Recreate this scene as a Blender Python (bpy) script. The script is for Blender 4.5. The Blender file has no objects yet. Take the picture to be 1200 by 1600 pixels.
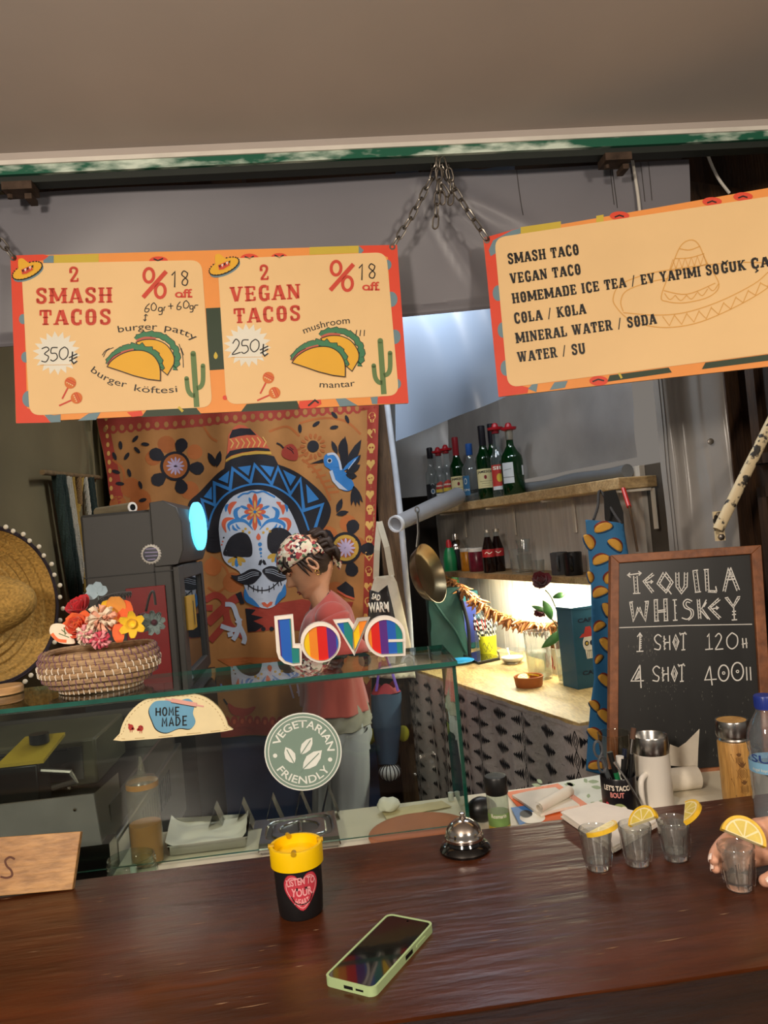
import bpy, bmesh, math, random
from math import sin, cos, pi, atan2, sqrt, radians, hypot, degrees
from mathutils import Vector as V, Matrix, noise
from mathutils.geometry import tessellate_polygon
random.seed(7)
SC = bpy.context.scene
COL = SC.collection

# ------------------------------------------------------------------ camera
CAM = V((0, 0, 1.52)); FPX = 1200.0
_yaw = radians(5); _rho = math.atan(.09); _p = math.atan(30 * cos(_rho) / FPX)
_r0 = V((cos(_yaw), -sin(_yaw), 0)); FWD = V((sin(_yaw) * cos(_p), cos(_yaw) * cos(_p), sin(_p)))
_u0 = _r0.cross(FWD); RGT = cos(_rho) * _r0 - sin(_rho) * _u0; UPV = cos(_rho) * _u0 + sin(_rho) * _r0
cd = bpy.data.cameras.new('camera'); co = bpy.data.objects.new('camera', cd); COL.objects.link(co)
cd.sensor_fit = 'VERTICAL'; cd.sensor_height = 36; cd.lens = 36 * FPX / 1600; cd.clip_start = .05
mr = Matrix((RGT, UPV, -FWD)).transposed().to_4x4(); mr.translation = CAM; co.matrix_world = mr
SC.camera = co
SC.cycles.transparent_max_bounces = 32
# ------------------------------------------------------------------ light and exposure
SC.view_settings.view_transform = 'Standard'; SC.view_settings.look = 'None'
SC.view_settings.gamma = 1; SC.view_settings.use_curve_mapping = False
SC.view_settings.exposure = 0.42
w = bpy.data.worlds.new('night'); SC.world = w; w.use_nodes = True
bg = w.node_tree.nodes['Background']; bg.inputs[0].default_value = (.95, .85, .75, 1); bg.inputs[1].default_value = .15
def lamp(name, kind, loc, energy, col, size=.1, aim=None, sizey=None, spot=None, blend=.5):
    l = bpy.data.lights.new(name, kind); l.energy = energy; l.color = col
    if kind == 'AREA':
        l.size = size
        if sizey: l.shape = 'RECTANGLE'; l.size_y = sizey
        else: l.shape = 'DISK'
    else: l.shadow_soft_size = size
    if spot: l.spot_size = radians(spot); l.spot_blend = blend
    o = bpy.data.objects.new(name, l); COL.objects.link(o); o.location = loc
    if aim is not None: o.rotation_euler = (V(aim) - V(loc)).to_track_quat('-Z', 'Y').to_euler()
    return o
WARM = (1, .87, .73); NEUT = (1, .93, .86); COOL = (.85, .93, 1)
lamp('street_bulb', 'POINT', (-.75, -.45, 2.05), 84, WARM, .13)
lamp('street_bulb_right', 'POINT', (1.1, -.7, 2.1), 50, WARM, .13)
lamp('kitchen_bulb', 'AREA', (.12, 2.35, 2.5), 4.6, NEUT, .25, (0, 2.9, 1.2))
lamp('kitchen_tube', 'AREA', (.5, 2.45, 2.5), 10, COOL, .9, (.6, 3.0, 1.5), .12)
lamp('shelf_led', 'AREA', (.80, 3.0, 1.268), 10, (1, .95, .72), .02, (.80, 3.0, .9), .95).rotation_euler = (0, 0, radians(15))

# ------------------------------------------------------------------ helpers
def ray(px, py): return FWD + RGT * ((px - 600) / FPX) - UPV * ((py - 800) / FPX)
def PY(px, py, y):
    d = ray(px, py); return CAM + d * ((y - CAM.y) / d.y)
def PZ(px, py, z):
    d = ray(px, py); return CAM + d * ((z - CAM.z) / d.z)
def PP(px, py, o, n):
    d = ray(px, py); return CAM + d * ((o - CAM).dot(n) / d.dot(n))
def s2l(c): return c / 12.92 if c <= .04045 else ((c + .055) / 1.055) ** 2.4
def lin(h):
    h = h.lstrip('#'); return tuple(s2l(int(h[i:i + 2], 16) / 255) for i in (0, 2, 4))
MATS = {}
def newmat(name):
    m = bpy.data.materials.new(name); m.use_nodes = True; nt = m.node_tree; nt.nodes.clear()
    out = nt.nodes.new('ShaderNodeOutputMaterial'); return m, nt, out
def noisecol(nt, c1, c2, scale, stretch, detail=5, lo=.3, hi=.7):
    tc = nt.nodes.new('ShaderNodeTexCoord'); mp = nt.nodes.new('ShaderNodeMapping'); mp.inputs['Scale'].default_value = stretch
    nz = nt.nodes.new('ShaderNodeTexNoise'); nz.inputs['Scale'].default_value = scale; nz.inputs['Detail'].default_value = detail
    cr = nt.nodes.new('ShaderNodeValToRGB'); e = cr.color_ramp.elements
    e[0].position = lo; e[1].position = hi; e[0].color = (*c1, 1); e[1].color = (*c2, 1)
    nt.links.new(tc.outputs['Object'], mp.inputs[0]); nt.links.new(mp.outputs[0], nz.inputs['Vector']); nt.links.new(nz.outputs[0], cr.inputs[0])
    return cr.outputs[0], nz.outputs[0], mp.outputs[0]
def M(name, col, rough=.5, metal=0, var=.1, scale=14, bump=0, stretch=(1, 1, 1), emit=0, col2=None, coat=0, alpha=1, trans=0, ior=1.45, lo=.3, hi=.7, spec=.5, sheen=0):
    if name in MATS: return MATS[name]
    m, nt, out = newmat(name); b = nt.nodes.new('ShaderNodeBsdfPrincipled'); c = lin(col)
    c1 = tuple(max(0, x * (1 - var)) for x in c); c2 = lin(col2) if col2 else tuple(min(1, x * (1 + var)) for x in c)
    if col2: c1 = c
    co_, fac, vec = noisecol(nt, c1, c2, scale, stretch, lo=lo, hi=hi)
    nt.links.new(co_, b.inputs['Base Color'])
    I = b.inputs; I['Roughness'].default_value = rough; I['Metallic'].default_value = metal; I['Alpha'].default_value = alpha
    I['Transmission Weight'].default_value = trans; I['IOR'].default_value = ior; I['Coat Weight'].default_value = coat
    I['Specular IOR Level'].default_value = spec; I['Sheen Weight'].default_value = sheen; I['Coat Roughness'].default_value = .1
    if emit: nt.links.new(co_, I['Emission Color']); I['Emission Strength'].default_value = emit
    if bump:
        bp = nt.nodes.new('ShaderNodeBump'); bp.inputs['Strength'].default_value = bump; bp.inputs['Distance'].default_value = .01
        nt.links.new(fac, bp.inputs['Height']); nt.links.new(bp.outputs[0], I['Normal'])
    nt.links.new(b.outputs[0], out.inputs[0]); MATS[name] = m; return m
def TG(name, tint, refl=1.0, rough=.02, haze=0, hazecol='#888888', ior=1.45, bump=0, bscale=6):
    """thin clear sheet or vessel wall: tinted transparency, fresnel gloss, optional milky haze"""
    if name in MATS: return MATS[name]
    m, nt, out = newmat(name); N = nt.nodes.new; L = nt.links.new
    t = N('ShaderNodeBsdfTransparent'); t.inputs[0].default_value = (*lin(tint), 1)
    g = N('ShaderNodeBsdfGlossy'); g.inputs['Roughness'].default_value = rough
    lw = N('ShaderNodeLayerWeight'); lw.inputs[0].default_value = .5; pw = N('ShaderNodeMath'); pw.operation = 'POWER'; pw.inputs[1].default_value = 5
    L(lw.outputs['Facing'], pw.inputs[0]); fr = N('ShaderNodeMath'); fr.operation = 'MULTIPLY_ADD'; fr.inputs[1].default_value = .95; fr.inputs[2].default_value = .04; L(pw.outputs[0], fr.inputs[0])
    mu = N('ShaderNodeMath'); mu.operation = 'MULTIPLY'; mu.inputs[1].default_value = refl; mu.use_clamp = True
    L(fr.outputs[0], mu.inputs[0]); base = t.outputs[0]
    if haze:
        d = N('ShaderNodeBsdfDiffuse'); mh = N('ShaderNodeMixShader')
        c = lin(hazecol); cc, fac, _ = noisecol(nt, tuple(x * .85 for x in c), tuple(min(1, x * 1.1) for x in c), bscale, (1, 1, 1))
        L(cc, d.inputs[0]); mh.inputs[0].default_value = haze; L(t.outputs[0], mh.inputs[1]); L(d.outputs[0], mh.inputs[2]); base = mh.outputs[0]
    if bump:
        tc = N('ShaderNodeTexCoord'); nz = N('ShaderNodeTexNoise'); nz.inputs['Scale'].default_value = bscale; L(tc.outputs['Object'], nz.inputs['Vector'])
        bp = N('ShaderNodeBump'); bp.inputs['Strength'].default_value = bump; bp.inputs['Distance'].default_value = .02
        L(nz.outputs[0], bp.inputs['Height']); L(bp.outputs[0], g.inputs['Normal'])
    mx = N('ShaderNodeMixShader'); L(mu.outputs[0], mx.inputs[0]); L(base, mx.inputs[1]); L(g.outputs[0], mx.inputs[2])
    L(mx.outputs[0], out.inputs[0]); MATS[name] = m; return m
def GL(name, tint='#ffffff', ior=1.45, rough=0):
    if name in MATS: return MATS[name]
    m, nt, out = newmat(name); g = nt.nodes.new('ShaderNodeBsdfGlass'); g.inputs[0].default_value = (*lin(tint), 1)
    g.inputs['IOR'].default_value = ior; g.inputs['Roughness'].default_value = rough
    nt.links.new(g.outputs[0], out.inputs[0]); MATS[name] = m; return m
def WOOD(name, c1, c2, rough=.5, scale=3, stretch=(1, 12, 12), bump=.15, coat=0, spec=.5):
    if name in MATS: return MATS[name]
    m, nt, out = newmat(name); N = nt.nodes.new; L = nt.links.new
    b = N('ShaderNodeBsdfPrincipled'); a, f, vec = noisecol(nt, lin(c1), lin(c2), scale, stretch, 8, .3, .72)
    nz = N('ShaderNodeTexNoise'); nz.inputs['Scale'].default_value = scale * 6; nz.inputs['Detail'].default_value = 6; L(vec, nz.inputs['Vector'])
    mx = N('ShaderNodeMix'); mx.data_type = 'RGBA'; mx.blend_type = 'MULTIPLY'; mx.inputs[0].default_value = .6
    cr = N('ShaderNodeValToRGB'); cr.color_ramp.elements[0].position = .35; cr.color_ramp.elements[1].position = .6
    cr.color_ramp.elements[0].color = (.45, .42, .4, 1); cr.color_ramp.elements[1].color = (1, 1, 1, 1); L(nz.outputs[0], cr.inputs[0])
    L(a, mx.inputs[6]); L(cr.outputs[0], mx.inputs[7]); L(mx.outputs[2], b.inputs['Base Color'])
    b.inputs['Roughness'].default_value = rough; b.inputs['Coat Weight'].default_value = coat; b.inputs['Specular IOR Level'].default_value = spec
    bp = N('ShaderNodeBump'); bp.inputs['Strength'].default_value = bump; bp.inputs['Distance'].default_value = .01
    L(nz.outputs[0], bp.inputs['Height']); L(bp.outputs[0], b.inputs['Normal']); L(b.outputs[0], out.inputs[0]); MATS[name] = m; return m

def cr(pts, n=6, closed=False):
    P = [tuple(p) for p in pts]; out = []; k = len(P)
    if k < 3: return P
    for i in range(k if closed else k - 1):
        g = (lambda j: P[j % k]) if closed else (lambda j: P[min(max(j, 0), k - 1)])
        a, b, c, d = g(i - 1), g(i), g(i + 1), g(i + 2)
        for s in range(n):
            t = s / n
            out.append(tuple(.5 * (2 * b[q] + (c[q] - a[q]) * t + (2 * a[q] - 5 * b[q] + 4 * c[q] - d[q]) * t * t + (3 * b[q] - a[q] - 3 * c[q] + d[q]) * t ** 3) for q in range(len(b))))
    if not closed: out.append(P[-1])
    return out

class MB:
    """collects geometry in world coordinates; build() links it as one mesh object"""
    def __init__(s, T=None): s.v = []; s.f = []; s.m = []; s.mats = []; s.T = T or Matrix()
    def mi(s, m):
        if m not in s.mats: s.mats.append(m)
        return s.mats.index(m)
    def add(s, vs, fs, mat):
        b = len(s.v); s.v += [s.T @ V(p) for p in vs]; i = s.mi(mat)
        for f in fs: s.f.append(tuple(b + k for k in f)); s.m.append(i)
    def box(s, x0, x1, y0, y1, z0, z1, mat):
        s.add([(x, y, z) for x in (x0, x1) for y in (y0, y1) for z in (z0, z1)],
              [(0, 1, 3, 2), (4, 6, 7, 5), (0, 4, 5, 1), (2, 3, 7, 6), (0, 2, 6, 4), (1, 5, 7, 3)], mat); return s
    def bar(s, a, b, w, h, mat, up=(0, 0, 1)):
        a, b = V(a), V(b); d = (b - a).normalized(); u = V(up); x = d.cross(u)
        if x.length < 1e-4: x = d.cross(V((1, 0, 0)))
        x.normalize(); y = x.cross(d)
        vs = [p + x * (w / 2) * i + y * (h / 2) * j for p in (a, b) for i, j in ((-1, -1), (1, -1), (1, 1), (-1, 1))]
        s.add(vs, [(0, 1, 2, 3), (7, 6, 5, 4), (0, 4, 5, 1), (1, 5, 6, 2), (2, 6, 7, 3), (3, 7, 4, 0)], mat); return s
    def tube(s, pts, r, mat, n=10, closed=False, caps=True, sq=1):
        P = [V(p) for p in pts]; k = len(P); R = list(r) if isinstance(r, (list, tuple)) else [r] * k
        vs = []; prev = None
        for i, p in enumerate(P):
            t = (P[(i + 1) % k] - P[i - 1]) if closed else (P[min(i + 1, k - 1)] - P[max(i - 1, 0)])
            t = t.normalized() if t.length > 1e-9 else V((0, 0, 1))
            x = prev - t * prev.dot(t) if prev is not None else t.orthogonal()
            if x.length < 1e-6: x = t.orthogonal()
            x.normalize(); prev = x; y = t.cross(x)
            vs += [p + (x * cos(2 * pi * j / n) + y * sin(2 * pi * j / n) * sq) * R[i] for j in range(n)]
        fs = [(i * n + j, i * n + (j + 1) % n, ((i + 1) % k) * n + (j + 1) % n, ((i + 1) % k) * n + j) for i in range(k if closed else k - 1) for j in range(n)]
        if caps and not closed: fs += [tuple(range(n))[::-1], tuple((k - 1) * n + j for j in range(n))]
        s.add(vs, fs, mat); return s
    def lathe(s, prof, mat, n=32, c=(0, 0, 0), ax=(0, 0, 1), sx=1, sy=1, poly=None, cap0=True, cap1=True):
        """prof [(r,z)]; mat one or one per segment"""
        q = V((0, 0, 1)).rotation_difference(V(ax)); c = V(c); k = len(prof); vs = []
        for r, z in prof:
            for j in range(n):
                a = 2 * pi * j / n; rr = r * (poly(a) if poly else 1)
                vs.append(c + q @ V((rr * cos(a) * sx, rr * sin(a) * sy, z)))
        for i in range(k - 1):
            mm = mat[min(i, len(mat) - 1)] if isinstance(mat, list) else mat
            s.add(vs[i * n:(i + 2) * n], [(j, (j + 1) % n, n + (j + 1) % n, n + j) for j in range(n)], mm)
        m0 = mat[0] if isinstance(mat, list) else mat; m1 = mat[-1] if isinstance(mat, list) else mat
        if cap0 and prof[0][0] > 1e-6: s.add(vs[:n], [tuple(range(n))[::-1]], m0)
        if cap1 and prof[-1][0] > 1e-6: s.add(vs[-n:], [tuple(range(n))], m1)
        return s
    def prism(s, poly, o, ex, ey, d, mat, side=None):
        """polygon (2-D) in plane o,ex,ey extruded by vector d"""
        o, ex, ey, d = V(o), V(ex), V(ey), V(d); A = [o + ex * p[0] + ey * p[1] for p in poly]; n = len(A)
        tri = tessellate_polygon([[V((p[0], p[1], 0)) for p in poly]])
        s.add(A, tri, mat); s.add([a + d for a in A], tri, mat)
        s.add(A + [a + d for a in A], [(i, (i + 1) % n, n + (i + 1) % n, n + i) for i in range(n)], side or mat); return s
    def grid(s, fn, nu, nv, mat, closeu=False, th=None):
        vs = [V(fn(i / (nu if closeu else nu - 1), j / (nv - 1))) for i in range(nu) for j in range(nv)]
        fs = [(i * nv + j, ((i + 1) % nu) * nv + j, ((i + 1) % nu) * nv + j + 1, i * nv + j + 1) for i in range(nu if closeu else nu - 1) for j in range(nv - 1)]
        s.add(vs, fs, mat)
        if th is not None:
            d = V(th); s.add([v + d for v in vs], fs, mat)
            e = [i * nv for i in range(nu)] + [(nu - 1) * nv + j for j in range(1, nv)] + [i * nv + nv - 1 for i in range(nu - 2, -1, -1)] + [j for j in range(nv - 2, 0, -1)]
            m = len(e); s.add([vs[k] for k in e] + [vs[k] + d for k in e], [(i, (i + 1) % m, m + (i + 1) % m, m + i) for i in range(m)], mat)
        return s
    def ball(s, c, r, mat, n=14, rot=None):
        r = (r, r, r) if not isinstance(r, (tuple, list)) else r; c = V(c); k = max(6, n // 2 + 1); vs = []
        for i in range(k):
            t = pi * i / (k - 1)
            for j in range(n):
                p = V((r[0] * sin(t) * cos(2 * pi * j / n), r[1] * sin(t) * sin(2 * pi * j / n), r[2] * cos(t)))
                vs.append(c + (rot @ p if rot else p))
        s.add(vs, [(i * n + j, i * n + (j + 1) % n, (i + 1) * n + (j + 1) % n, (i + 1) * n + j) for i in range(k - 1) for j in range(n)], mat); return s
    def build(s, name, parent=None, bevel=0, sharp=38, sub=0, solid=0, mods=None, recalc=True):
        if parent is not None: Mx = WM[parent.name]
        else:
            xs = [v.x for v in s.v]; ys = [v.y for v in s.v]; zs = [v.z for v in s.v]
            Mx = Matrix.Translation(((min(xs) + max(xs)) / 2, (min(ys) + max(ys)) / 2, min(zs)))
        inv = Mx.inverted(); me = bpy.data.meshes.new(name); me.from_pydata([inv @ v for v in s.v], [], s.f)
        for m in s.mats: me.materials.append(m)
        me.polygons.foreach_set('material_index', s.m)
        bm = bmesh.new(); bm.from_mesh(me); bmesh.ops.remove_doubles(bm, verts=bm.verts, dist=1e-6)
        if recalc: bmesh.ops.recalc_face_normals(bm, faces=bm.faces)
        bm.to_mesh(me); bm.free()
        me.polygons.foreach_set('use_smooth', [True] * len(me.polygons)); me.set_sharp_from_angle(angle=radians(sharp)); me.update()
        o = bpy.data.objects.new(name, me); COL.objects.link(o)
        if parent is not None: o.parent = parent
        else: o.matrix_world = Mx
        WM[o.name] = Mx
        if bevel: b = o.modifiers.new('bevel', 'BEVEL'); b.width = bevel; b.segments = 2; b.limit_method = 'ANGLE'; b.angle_limit = radians(50)
        if solid: b = o.modifiers.new('thick', 'SOLIDIFY'); b.thickness = solid; b.offset = 0
        if sub: b = o.modifiers.new('sub', 'SUBSURF'); b.levels = sub; b.render_levels = sub
        return o
WM = {}
def tag(o, label, cat, group=None):
    o['label'] = label; o['category'] = cat
    if group: o['group'] = group
    return o
def thing(name, label, cat, loc=(0, 0, 0), rz=0, group=None, rot=None):
    o = bpy.data.objects.new(name, None); COL.objects.link(o); o.empty_display_size = .05
    Mx = Matrix.Translation(V(loc)) @ (rot.to_4x4() if rot else Matrix.Rotation(rz, 4, 'Z')); o.matrix_world = Mx; WM[o.name] = Mx
    return tag(o, label, cat, group)
def struct(o): o['kind'] = 'structure'; return o
def dup(root, label, loc, rz=0, group=None, rot=None, scale=1):
    r = root.copy(); COL.objects.link(r); Mx = Matrix.Translation(V(loc)) @ (rot.to_4x4() if rot else Matrix.Rotation(rz, 4, 'Z')) @ Matrix.Scale(scale, 4)
    r.matrix_world = Mx; WM[r.name] = Mx; r['label'] = label
    if group: r['group'] = group
    for c in list(root.children):
        k = c.copy(); COL.objects.link(k); k.parent = r; WM[k.name] = Mx
        for g in c.children:
            q = g.copy(); COL.objects.link(q); q.parent = k; WM[q.name] = Mx
    return r

# ------------------------------------------------------------------ flat artwork on surfaces
_gc = {}
def glyph(txt, off=0):
    k = (txt, off)
    if k in _gc: return _gc[k]
    c = bpy.data.curves.new('t', 'FONT'); c.body = txt; c.size = 1 / .72; c.resolution_u = 3; c.offset = off
    o = bpy.data.objects.new('t', c); COL.objects.link(o); dg = bpy.context.evaluated_depsgraph_get(); e = o.evaluated_get(dg); me = e.to_mesh()
    vs = [(v.co.x, v.co.y) for v in me.vertices]; fs = [tuple(p.vertices) for p in me.polygons]; e.to_mesh_clear()
    bpy.data.objects.remove(o); bpy.data.curves.remove(c)
    _gc[k] = (vs, fs); return _gc[k]
# slab "wanted poster" capitals: ('s',x) stem, ('l',x0,y0,x1,y1,w) stroke, ('f',x,y) serif, ('c',w,[pts]) curve
WF = {
 'A': (.78, [('l', .12, .03, .36, .97, .15), ('l', .66, .03, .42, .97, .24), ('l', .2, .3, .58, .3, .1), ('f', .12, .05), ('f', .66, .05)]),
 'C': (.68, [('c', .2, [(.5, .93), (.3, .95), (.17, .8), (.15, .5), (.17, .2), (.3, .05), (.5, .07)]), ('l', .57, .66, .57, .98, .13), ('l', .56, .03, .56, .32, .13), ('l', .04, .5, .26, .5, .08)]),
 'D': (.74, [('s', .17), ('l', .1, .94, .5, .94, .11), ('l', .1, .06, .5, .06, .11), ('c', .2, [(.44, .95), (.56, .85), (.6, .68), (.6, .32), (.56, .15), (.44, .05)])]),
 'E': (.66, [('s', .17), ('l', .1, .94, .56, .94, .11), ('l', .1, .06, .56, .06, .11), ('l', .2, .5, .46, .5, .1), ('l', .56, .72, .56, .97, .13), ('l', .56, .03, .56, .28, .13), ('l', .46, .38, .46, .62, .1)]),
 'G': (.7, [('c', .2, [(.5, .93), (.3, .95), (.17, .8), (.15, .5), (.17, .2), (.3, .05), (.5, .07)]), ('l', .04, .5, .26, .5, .08), ('l', .57, .66, .57, .98, .13), ('l', .56, .03, .56, .46, .2), ('l', .38, .44, .68, .44, .1)]),
 'H': (.78, [('s', .17), ('s', .61), ('l', .2, .5, .6, .5, .1)]), 'I': (.36, [('s', .18)]),
 'K': (.76, [('s', .17), ('l', .22, .48, .6, .95, .12), ('l', .32, .55, .62, .04, .2), ('f', .62, .95), ('f', .64, .05)]),
 'L': (.64, [('s', .17), ('l', .1, .06, .56, .06, .11), ('l', .55, .03, .55, .34, .13)]),
 'M': (.98, [('s', .14), ('s', .84), ('l', .16, .97, .49, .15, .2), ('l', .82, .97, .49, .15, .11)]),
 'N': (.8, [('l', .14, .03, .14, .97, .13), ('l', .64, .03, .64, .97, .13), ('l', .16, .95, .62, .05, .22), ('f', .14, .95), ('f', .14, .05), ('f', .64, .95)]),
 'O': (.7, [('c', .2, [(.35, .95), (.2, .88), (.16, .7), (.16, .3), (.2, .12), (.35, .05), (.5, .12), (.54, .3), (.54, .7), (.5, .88), (.35, .95)]), ('l', .04, .5, .66, .5, .06)]),
 'P': (.68, [('s', .17), ('l', .1, .94, .46, .94, .11), ('l', .2, .46, .46, .46, .1), ('c', .18, [(.46, .93), (.55, .82), (.55, .6), (.46, .46)])]),
 'R': (.74, [('s', .17), ('l', .1, .94, .46, .94, .11), ('l', .2, .48, .46, .48, .1), ('c', .18, [(.46, .93), (.55, .82), (.55, .6), (.46, .48)]), ('l', .42, .48, .6, .04, .19), ('f', .62, .05)]),
 'S': (.66, [('c', .18, [(.54, .72), (.5, .9), (.33, .95), (.16, .88), (.14, .7), (.28, .55), (.46, .44), (.53, .28), (.48, .11), (.33, .05), (.16, .1), (.12, .28)]), ('l', .55, .66, .55, .97, .1), ('l', .11, .03, .11, .34, .1)]),
 'T': (.7, [('s', .35), ('l', .06, .93, .64, .93, .13), ('l', .08, .62, .08, .97, .12), ('l', .62, .62, .62, .97, .12)]),
 'U': (.76, [('c', .2, [(.17, .95), (.17, .25), (.24, .1), (.38, .05), (.52, .1), (.59, .25), (.59, .95)]), ('f', .17, .95), ('f', .59, .95)]),
 'V': (.76, [('l', .14, .97, .36, .03, .22), ('l', .62, .97, .4, .03, .13), ('f', .14, .95), ('f', .62, .95)]),
 'W': (1.08, [('l', .14, .97, .32, .03, .2), ('l', .54, .97, .36, .03, .11), ('l', .54, .97, .72, .03, .2), ('l', .92, .97, .76, .03, .11), ('f', .14, .95), ('f', .54, .95), ('f', .92, .95)]),
 'Y': (.74, [('l', .14, .97, .36, .5, .2), ('l', .6, .97, .38, .5, .13), ('l', .37, .03, .37, .55, .2), ('f', .14, .95), ('f', .6, .95), ('f', .37, .05)]),
 '/': (.5, [('l', .08, -.05, .4, 1.05, .09)]), ' ': (.36, []),
 '2': (.66, [('c', .16, [(.14, .68), (.16, .88), (.33, .95), (.5, .86), (.52, .68), (.4, .45), (.16, .1)]), ('l', .1, .07, .58, .07, .13), ('l', .56, .05, .56, .26, .1), ('l', .06, .66, .24, .66, .14)]),
}
class Art:
    def __init__(s, mb, fmap, maxlen=None): s.mb = mb; s.fm = fmap; s.ml = maxlen; s.fr = (0, 0, 1)
    def frame(s, ox=0, oy=0, k=1): s.fr = (ox, oy, k); return s
    def tris(s, P, fs, mat, layer):
        ox, oy, k = s.fr; P = [(ox + p[0] * k, oy + p[1] * k) for p in P]
        if s.ml:
            for _ in range(9):
                mid = {}; nf = []; ch = False
                def md(a, b):
                    e = (min(a, b), max(a, b))
                    if hypot(P[a][0] - P[b][0], P[a][1] - P[b][1]) <= s.ml: return None
                    if e not in mid: P.append(((P[a][0] + P[b][0]) / 2, (P[a][1] + P[b][1]) / 2)); mid[e] = len(P) - 1
                    return mid[e]
                for f in fs:
                    for q in range(1, len(f) - 1):
                        a, b, c = f[0], f[q], f[q + 1]; x, y, z = md(a, b), md(b, c), md(c, a)
                        t = [v for v in (x, y, z) if v is not None]
                        if t: ch = True
                        if len(t) == 3: nf += [(a, x, z), (x, b, y), (z, y, c), (x, y, z)]
                        elif len(t) == 2:
                            if x is None: nf += [(z, y, c), (a, y, z), (a, b, y)]
                            elif y is None: nf += [(a, x, z), (x, c, z), (x, b, c)]
                            else: nf += [(x, b, y), (a, x, y), (a, y, c)]
                        elif len(t) == 1:
                            if x is not None: nf += [(a, x, c), (x, b, c)]
                            elif y is not None: nf += [(a, b, y), (a, y, c)]
                            else: nf += [(a, b, z), (z, b, c)]
                        else: nf.append((a, b, c))
                fs = nf
                if not ch: break
        s.mb.add([s.fm(p[0], p[1], layer) for p in P], fs, mat)
    def poly(s, pts, mat, layer=1, smooth=0):
        pts = cr(pts, smooth, True) if smooth else pts
        s.tris(pts, tessellate_polygon([[V((p[0], p[1], 0)) for p in pts]]), mat, layer)
    def line(s, pts, w, mat, layer=2, closed=False, smooth=0, taper=False):
        pts = cr(pts, smooth, closed) if smooth else list(pts); n = len(pts); L = []
        for i, p in enumerate(pts):
            a = pts[i - 1] if (closed or i) else p; b = pts[(i + 1) % n] if (closed or i < n - 1) else p
            d1 = V((p[0] - a[0], p[1] - a[1])); d2 = V((b[0] - p[0], b[1] - p[1]))
            d1 = d1.normalized() if d1.length > 1e-9 else V((0, 0)); d2 = d2.normalized() if d2.length > 1e-9 else V((0, 0))
            t = d1 + d2; t = t.normalized() if t.length > 1e-6 else (d1 if d1.length else V((1, 0))); k = 1.0
            if d1.length and d2.length: k = min(1.6, 1 / max(.5, t.dot(d1)))
            ww = w * k * (max(.15, sin(pi * (i + .5) / n)) if taper else 1) / 2
            L += [(p[0] - t.y * ww, p[1] + t.x * ww), (p[0] + t.y * ww, p[1] - t.x * ww)]
        s.tris(L, [(2 * i, 2 * i + 1, (2 * i + 3) % (2 * n), (2 * i + 2) % (2 * n)) for i in range(n if closed else n - 1)], mat, layer)
    def disc(s, c, r, mat, layer=2, n=20, ang=0, arc=None):
        rx, ry = r if isinstance(r, (tuple, list)) else (r, r); a0, a1 = arc or (0, 2 * pi)
        s.poly([(c[0] + rx * cos(t) * cos(ang) - ry * sin(t) * sin(ang), c[1] + rx * cos(t) * sin(ang) + ry * sin(t) * cos(ang)) for t in [a0 + (a1 - a0) * i / (n if not arc else n - 1) for i in range(n)]], mat, layer)
    def petal(s, c, l, w, ang, mat, layer=2, r0=0):
        """drop pointing from c outwards along ang"""
        P = [(0, 0), (.25, .3), (.55, .48), (.8, .42), (.95, .2), (1, 0), (.95, -.2), (.8, -.42), (.55, -.48), (.25, -.3)]
        s.poly([(c[0] + (r0 + x * l) * cos(ang) - y * w * sin(ang), c[1] + (r0 + x * l) * sin(ang) + y * w * cos(ang)) for x, y in P], mat, layer)
    def leaf(s, a, b, w, mat, layer=2):
        a, b = V(a), V(b); d = b - a; n = V((-d.y, d.x)).normalized() * w
        s.poly([tuple(a + d * t + n * k) for t, k in ((0, 0), (.2, .32), (.45, .5), (.75, .36), (1, 0), (.75, -.36), (.45, -.5), (.2, -.32))], mat, layer)
    def star(s, c, r1, r2, n, mat, layer=2, ang=0, sy=1):
        s.poly([(c[0] + (r1 if i % 2 else r2) * cos(ang + pi * i / n), c[1] + sy * (r1 if i % 2 else r2) * sin(ang + pi * i / n)) for i in range(2 * n)], mat, layer)
    def _bent(s, p0, p1, bulge, flip):
        d = V((p1[0] - p0[0], p1[1] - p0[1])); L = d.length; d.normalize(); n = V((d.y, -d.x)) * flip
        def f(t, y):
            q = V(p0) + d * (L * t) + n * (bulge * 4 * t * (1 - t)); tn = (d * L + n * (bulge * 4 * (1 - 2 * t))).normalized(); m = V((tn.y, -tn.x)) * flip
            return tuple(q + m * y)
        return f
    def txt(s, t, p0, p1, h, mat, layer=3, bulge=0, bold=0, flip=1):
        """built-in font fitted between p0 and p1; y runs down in art space when flip=1"""
        vs, fs = glyph(t, bold)
        if not vs: return
        x0 = min(v[0] for v in vs); x1 = max(v[0] for v in vs); f = s._bent(p0, p1, bulge, flip)
        s.tris([f((v[0] - x0) / (x1 - x0), v[1] * h) for v in vs], fs, mat, layer)
    def west(s, t, p0, p1, h, mat, layer=3, gap=.1, flip=1, fat=1):
        W = sum(WF[c][0] + gap for c in t) - gap; f = s._bent(p0, p1, 0, flip); x = 0; g = lambda X, Y: f((x + X) / W, Y * h)
        def seg(x0, y0, x1, y1, wd):
            d = V((x1 - x0, y1 - y0)); d.normalize(); n = V((-d.y, d.x)) * wd * fat / 2
            s.tris([g(x0 + n.x, y0 + n.y), g(x1 + n.x, y1 + n.y), g(x1 - n.x, y1 - n.y), g(x0 - n.x, y0 - n.y)], [(0, 1, 2, 3)], mat, layer)
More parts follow.
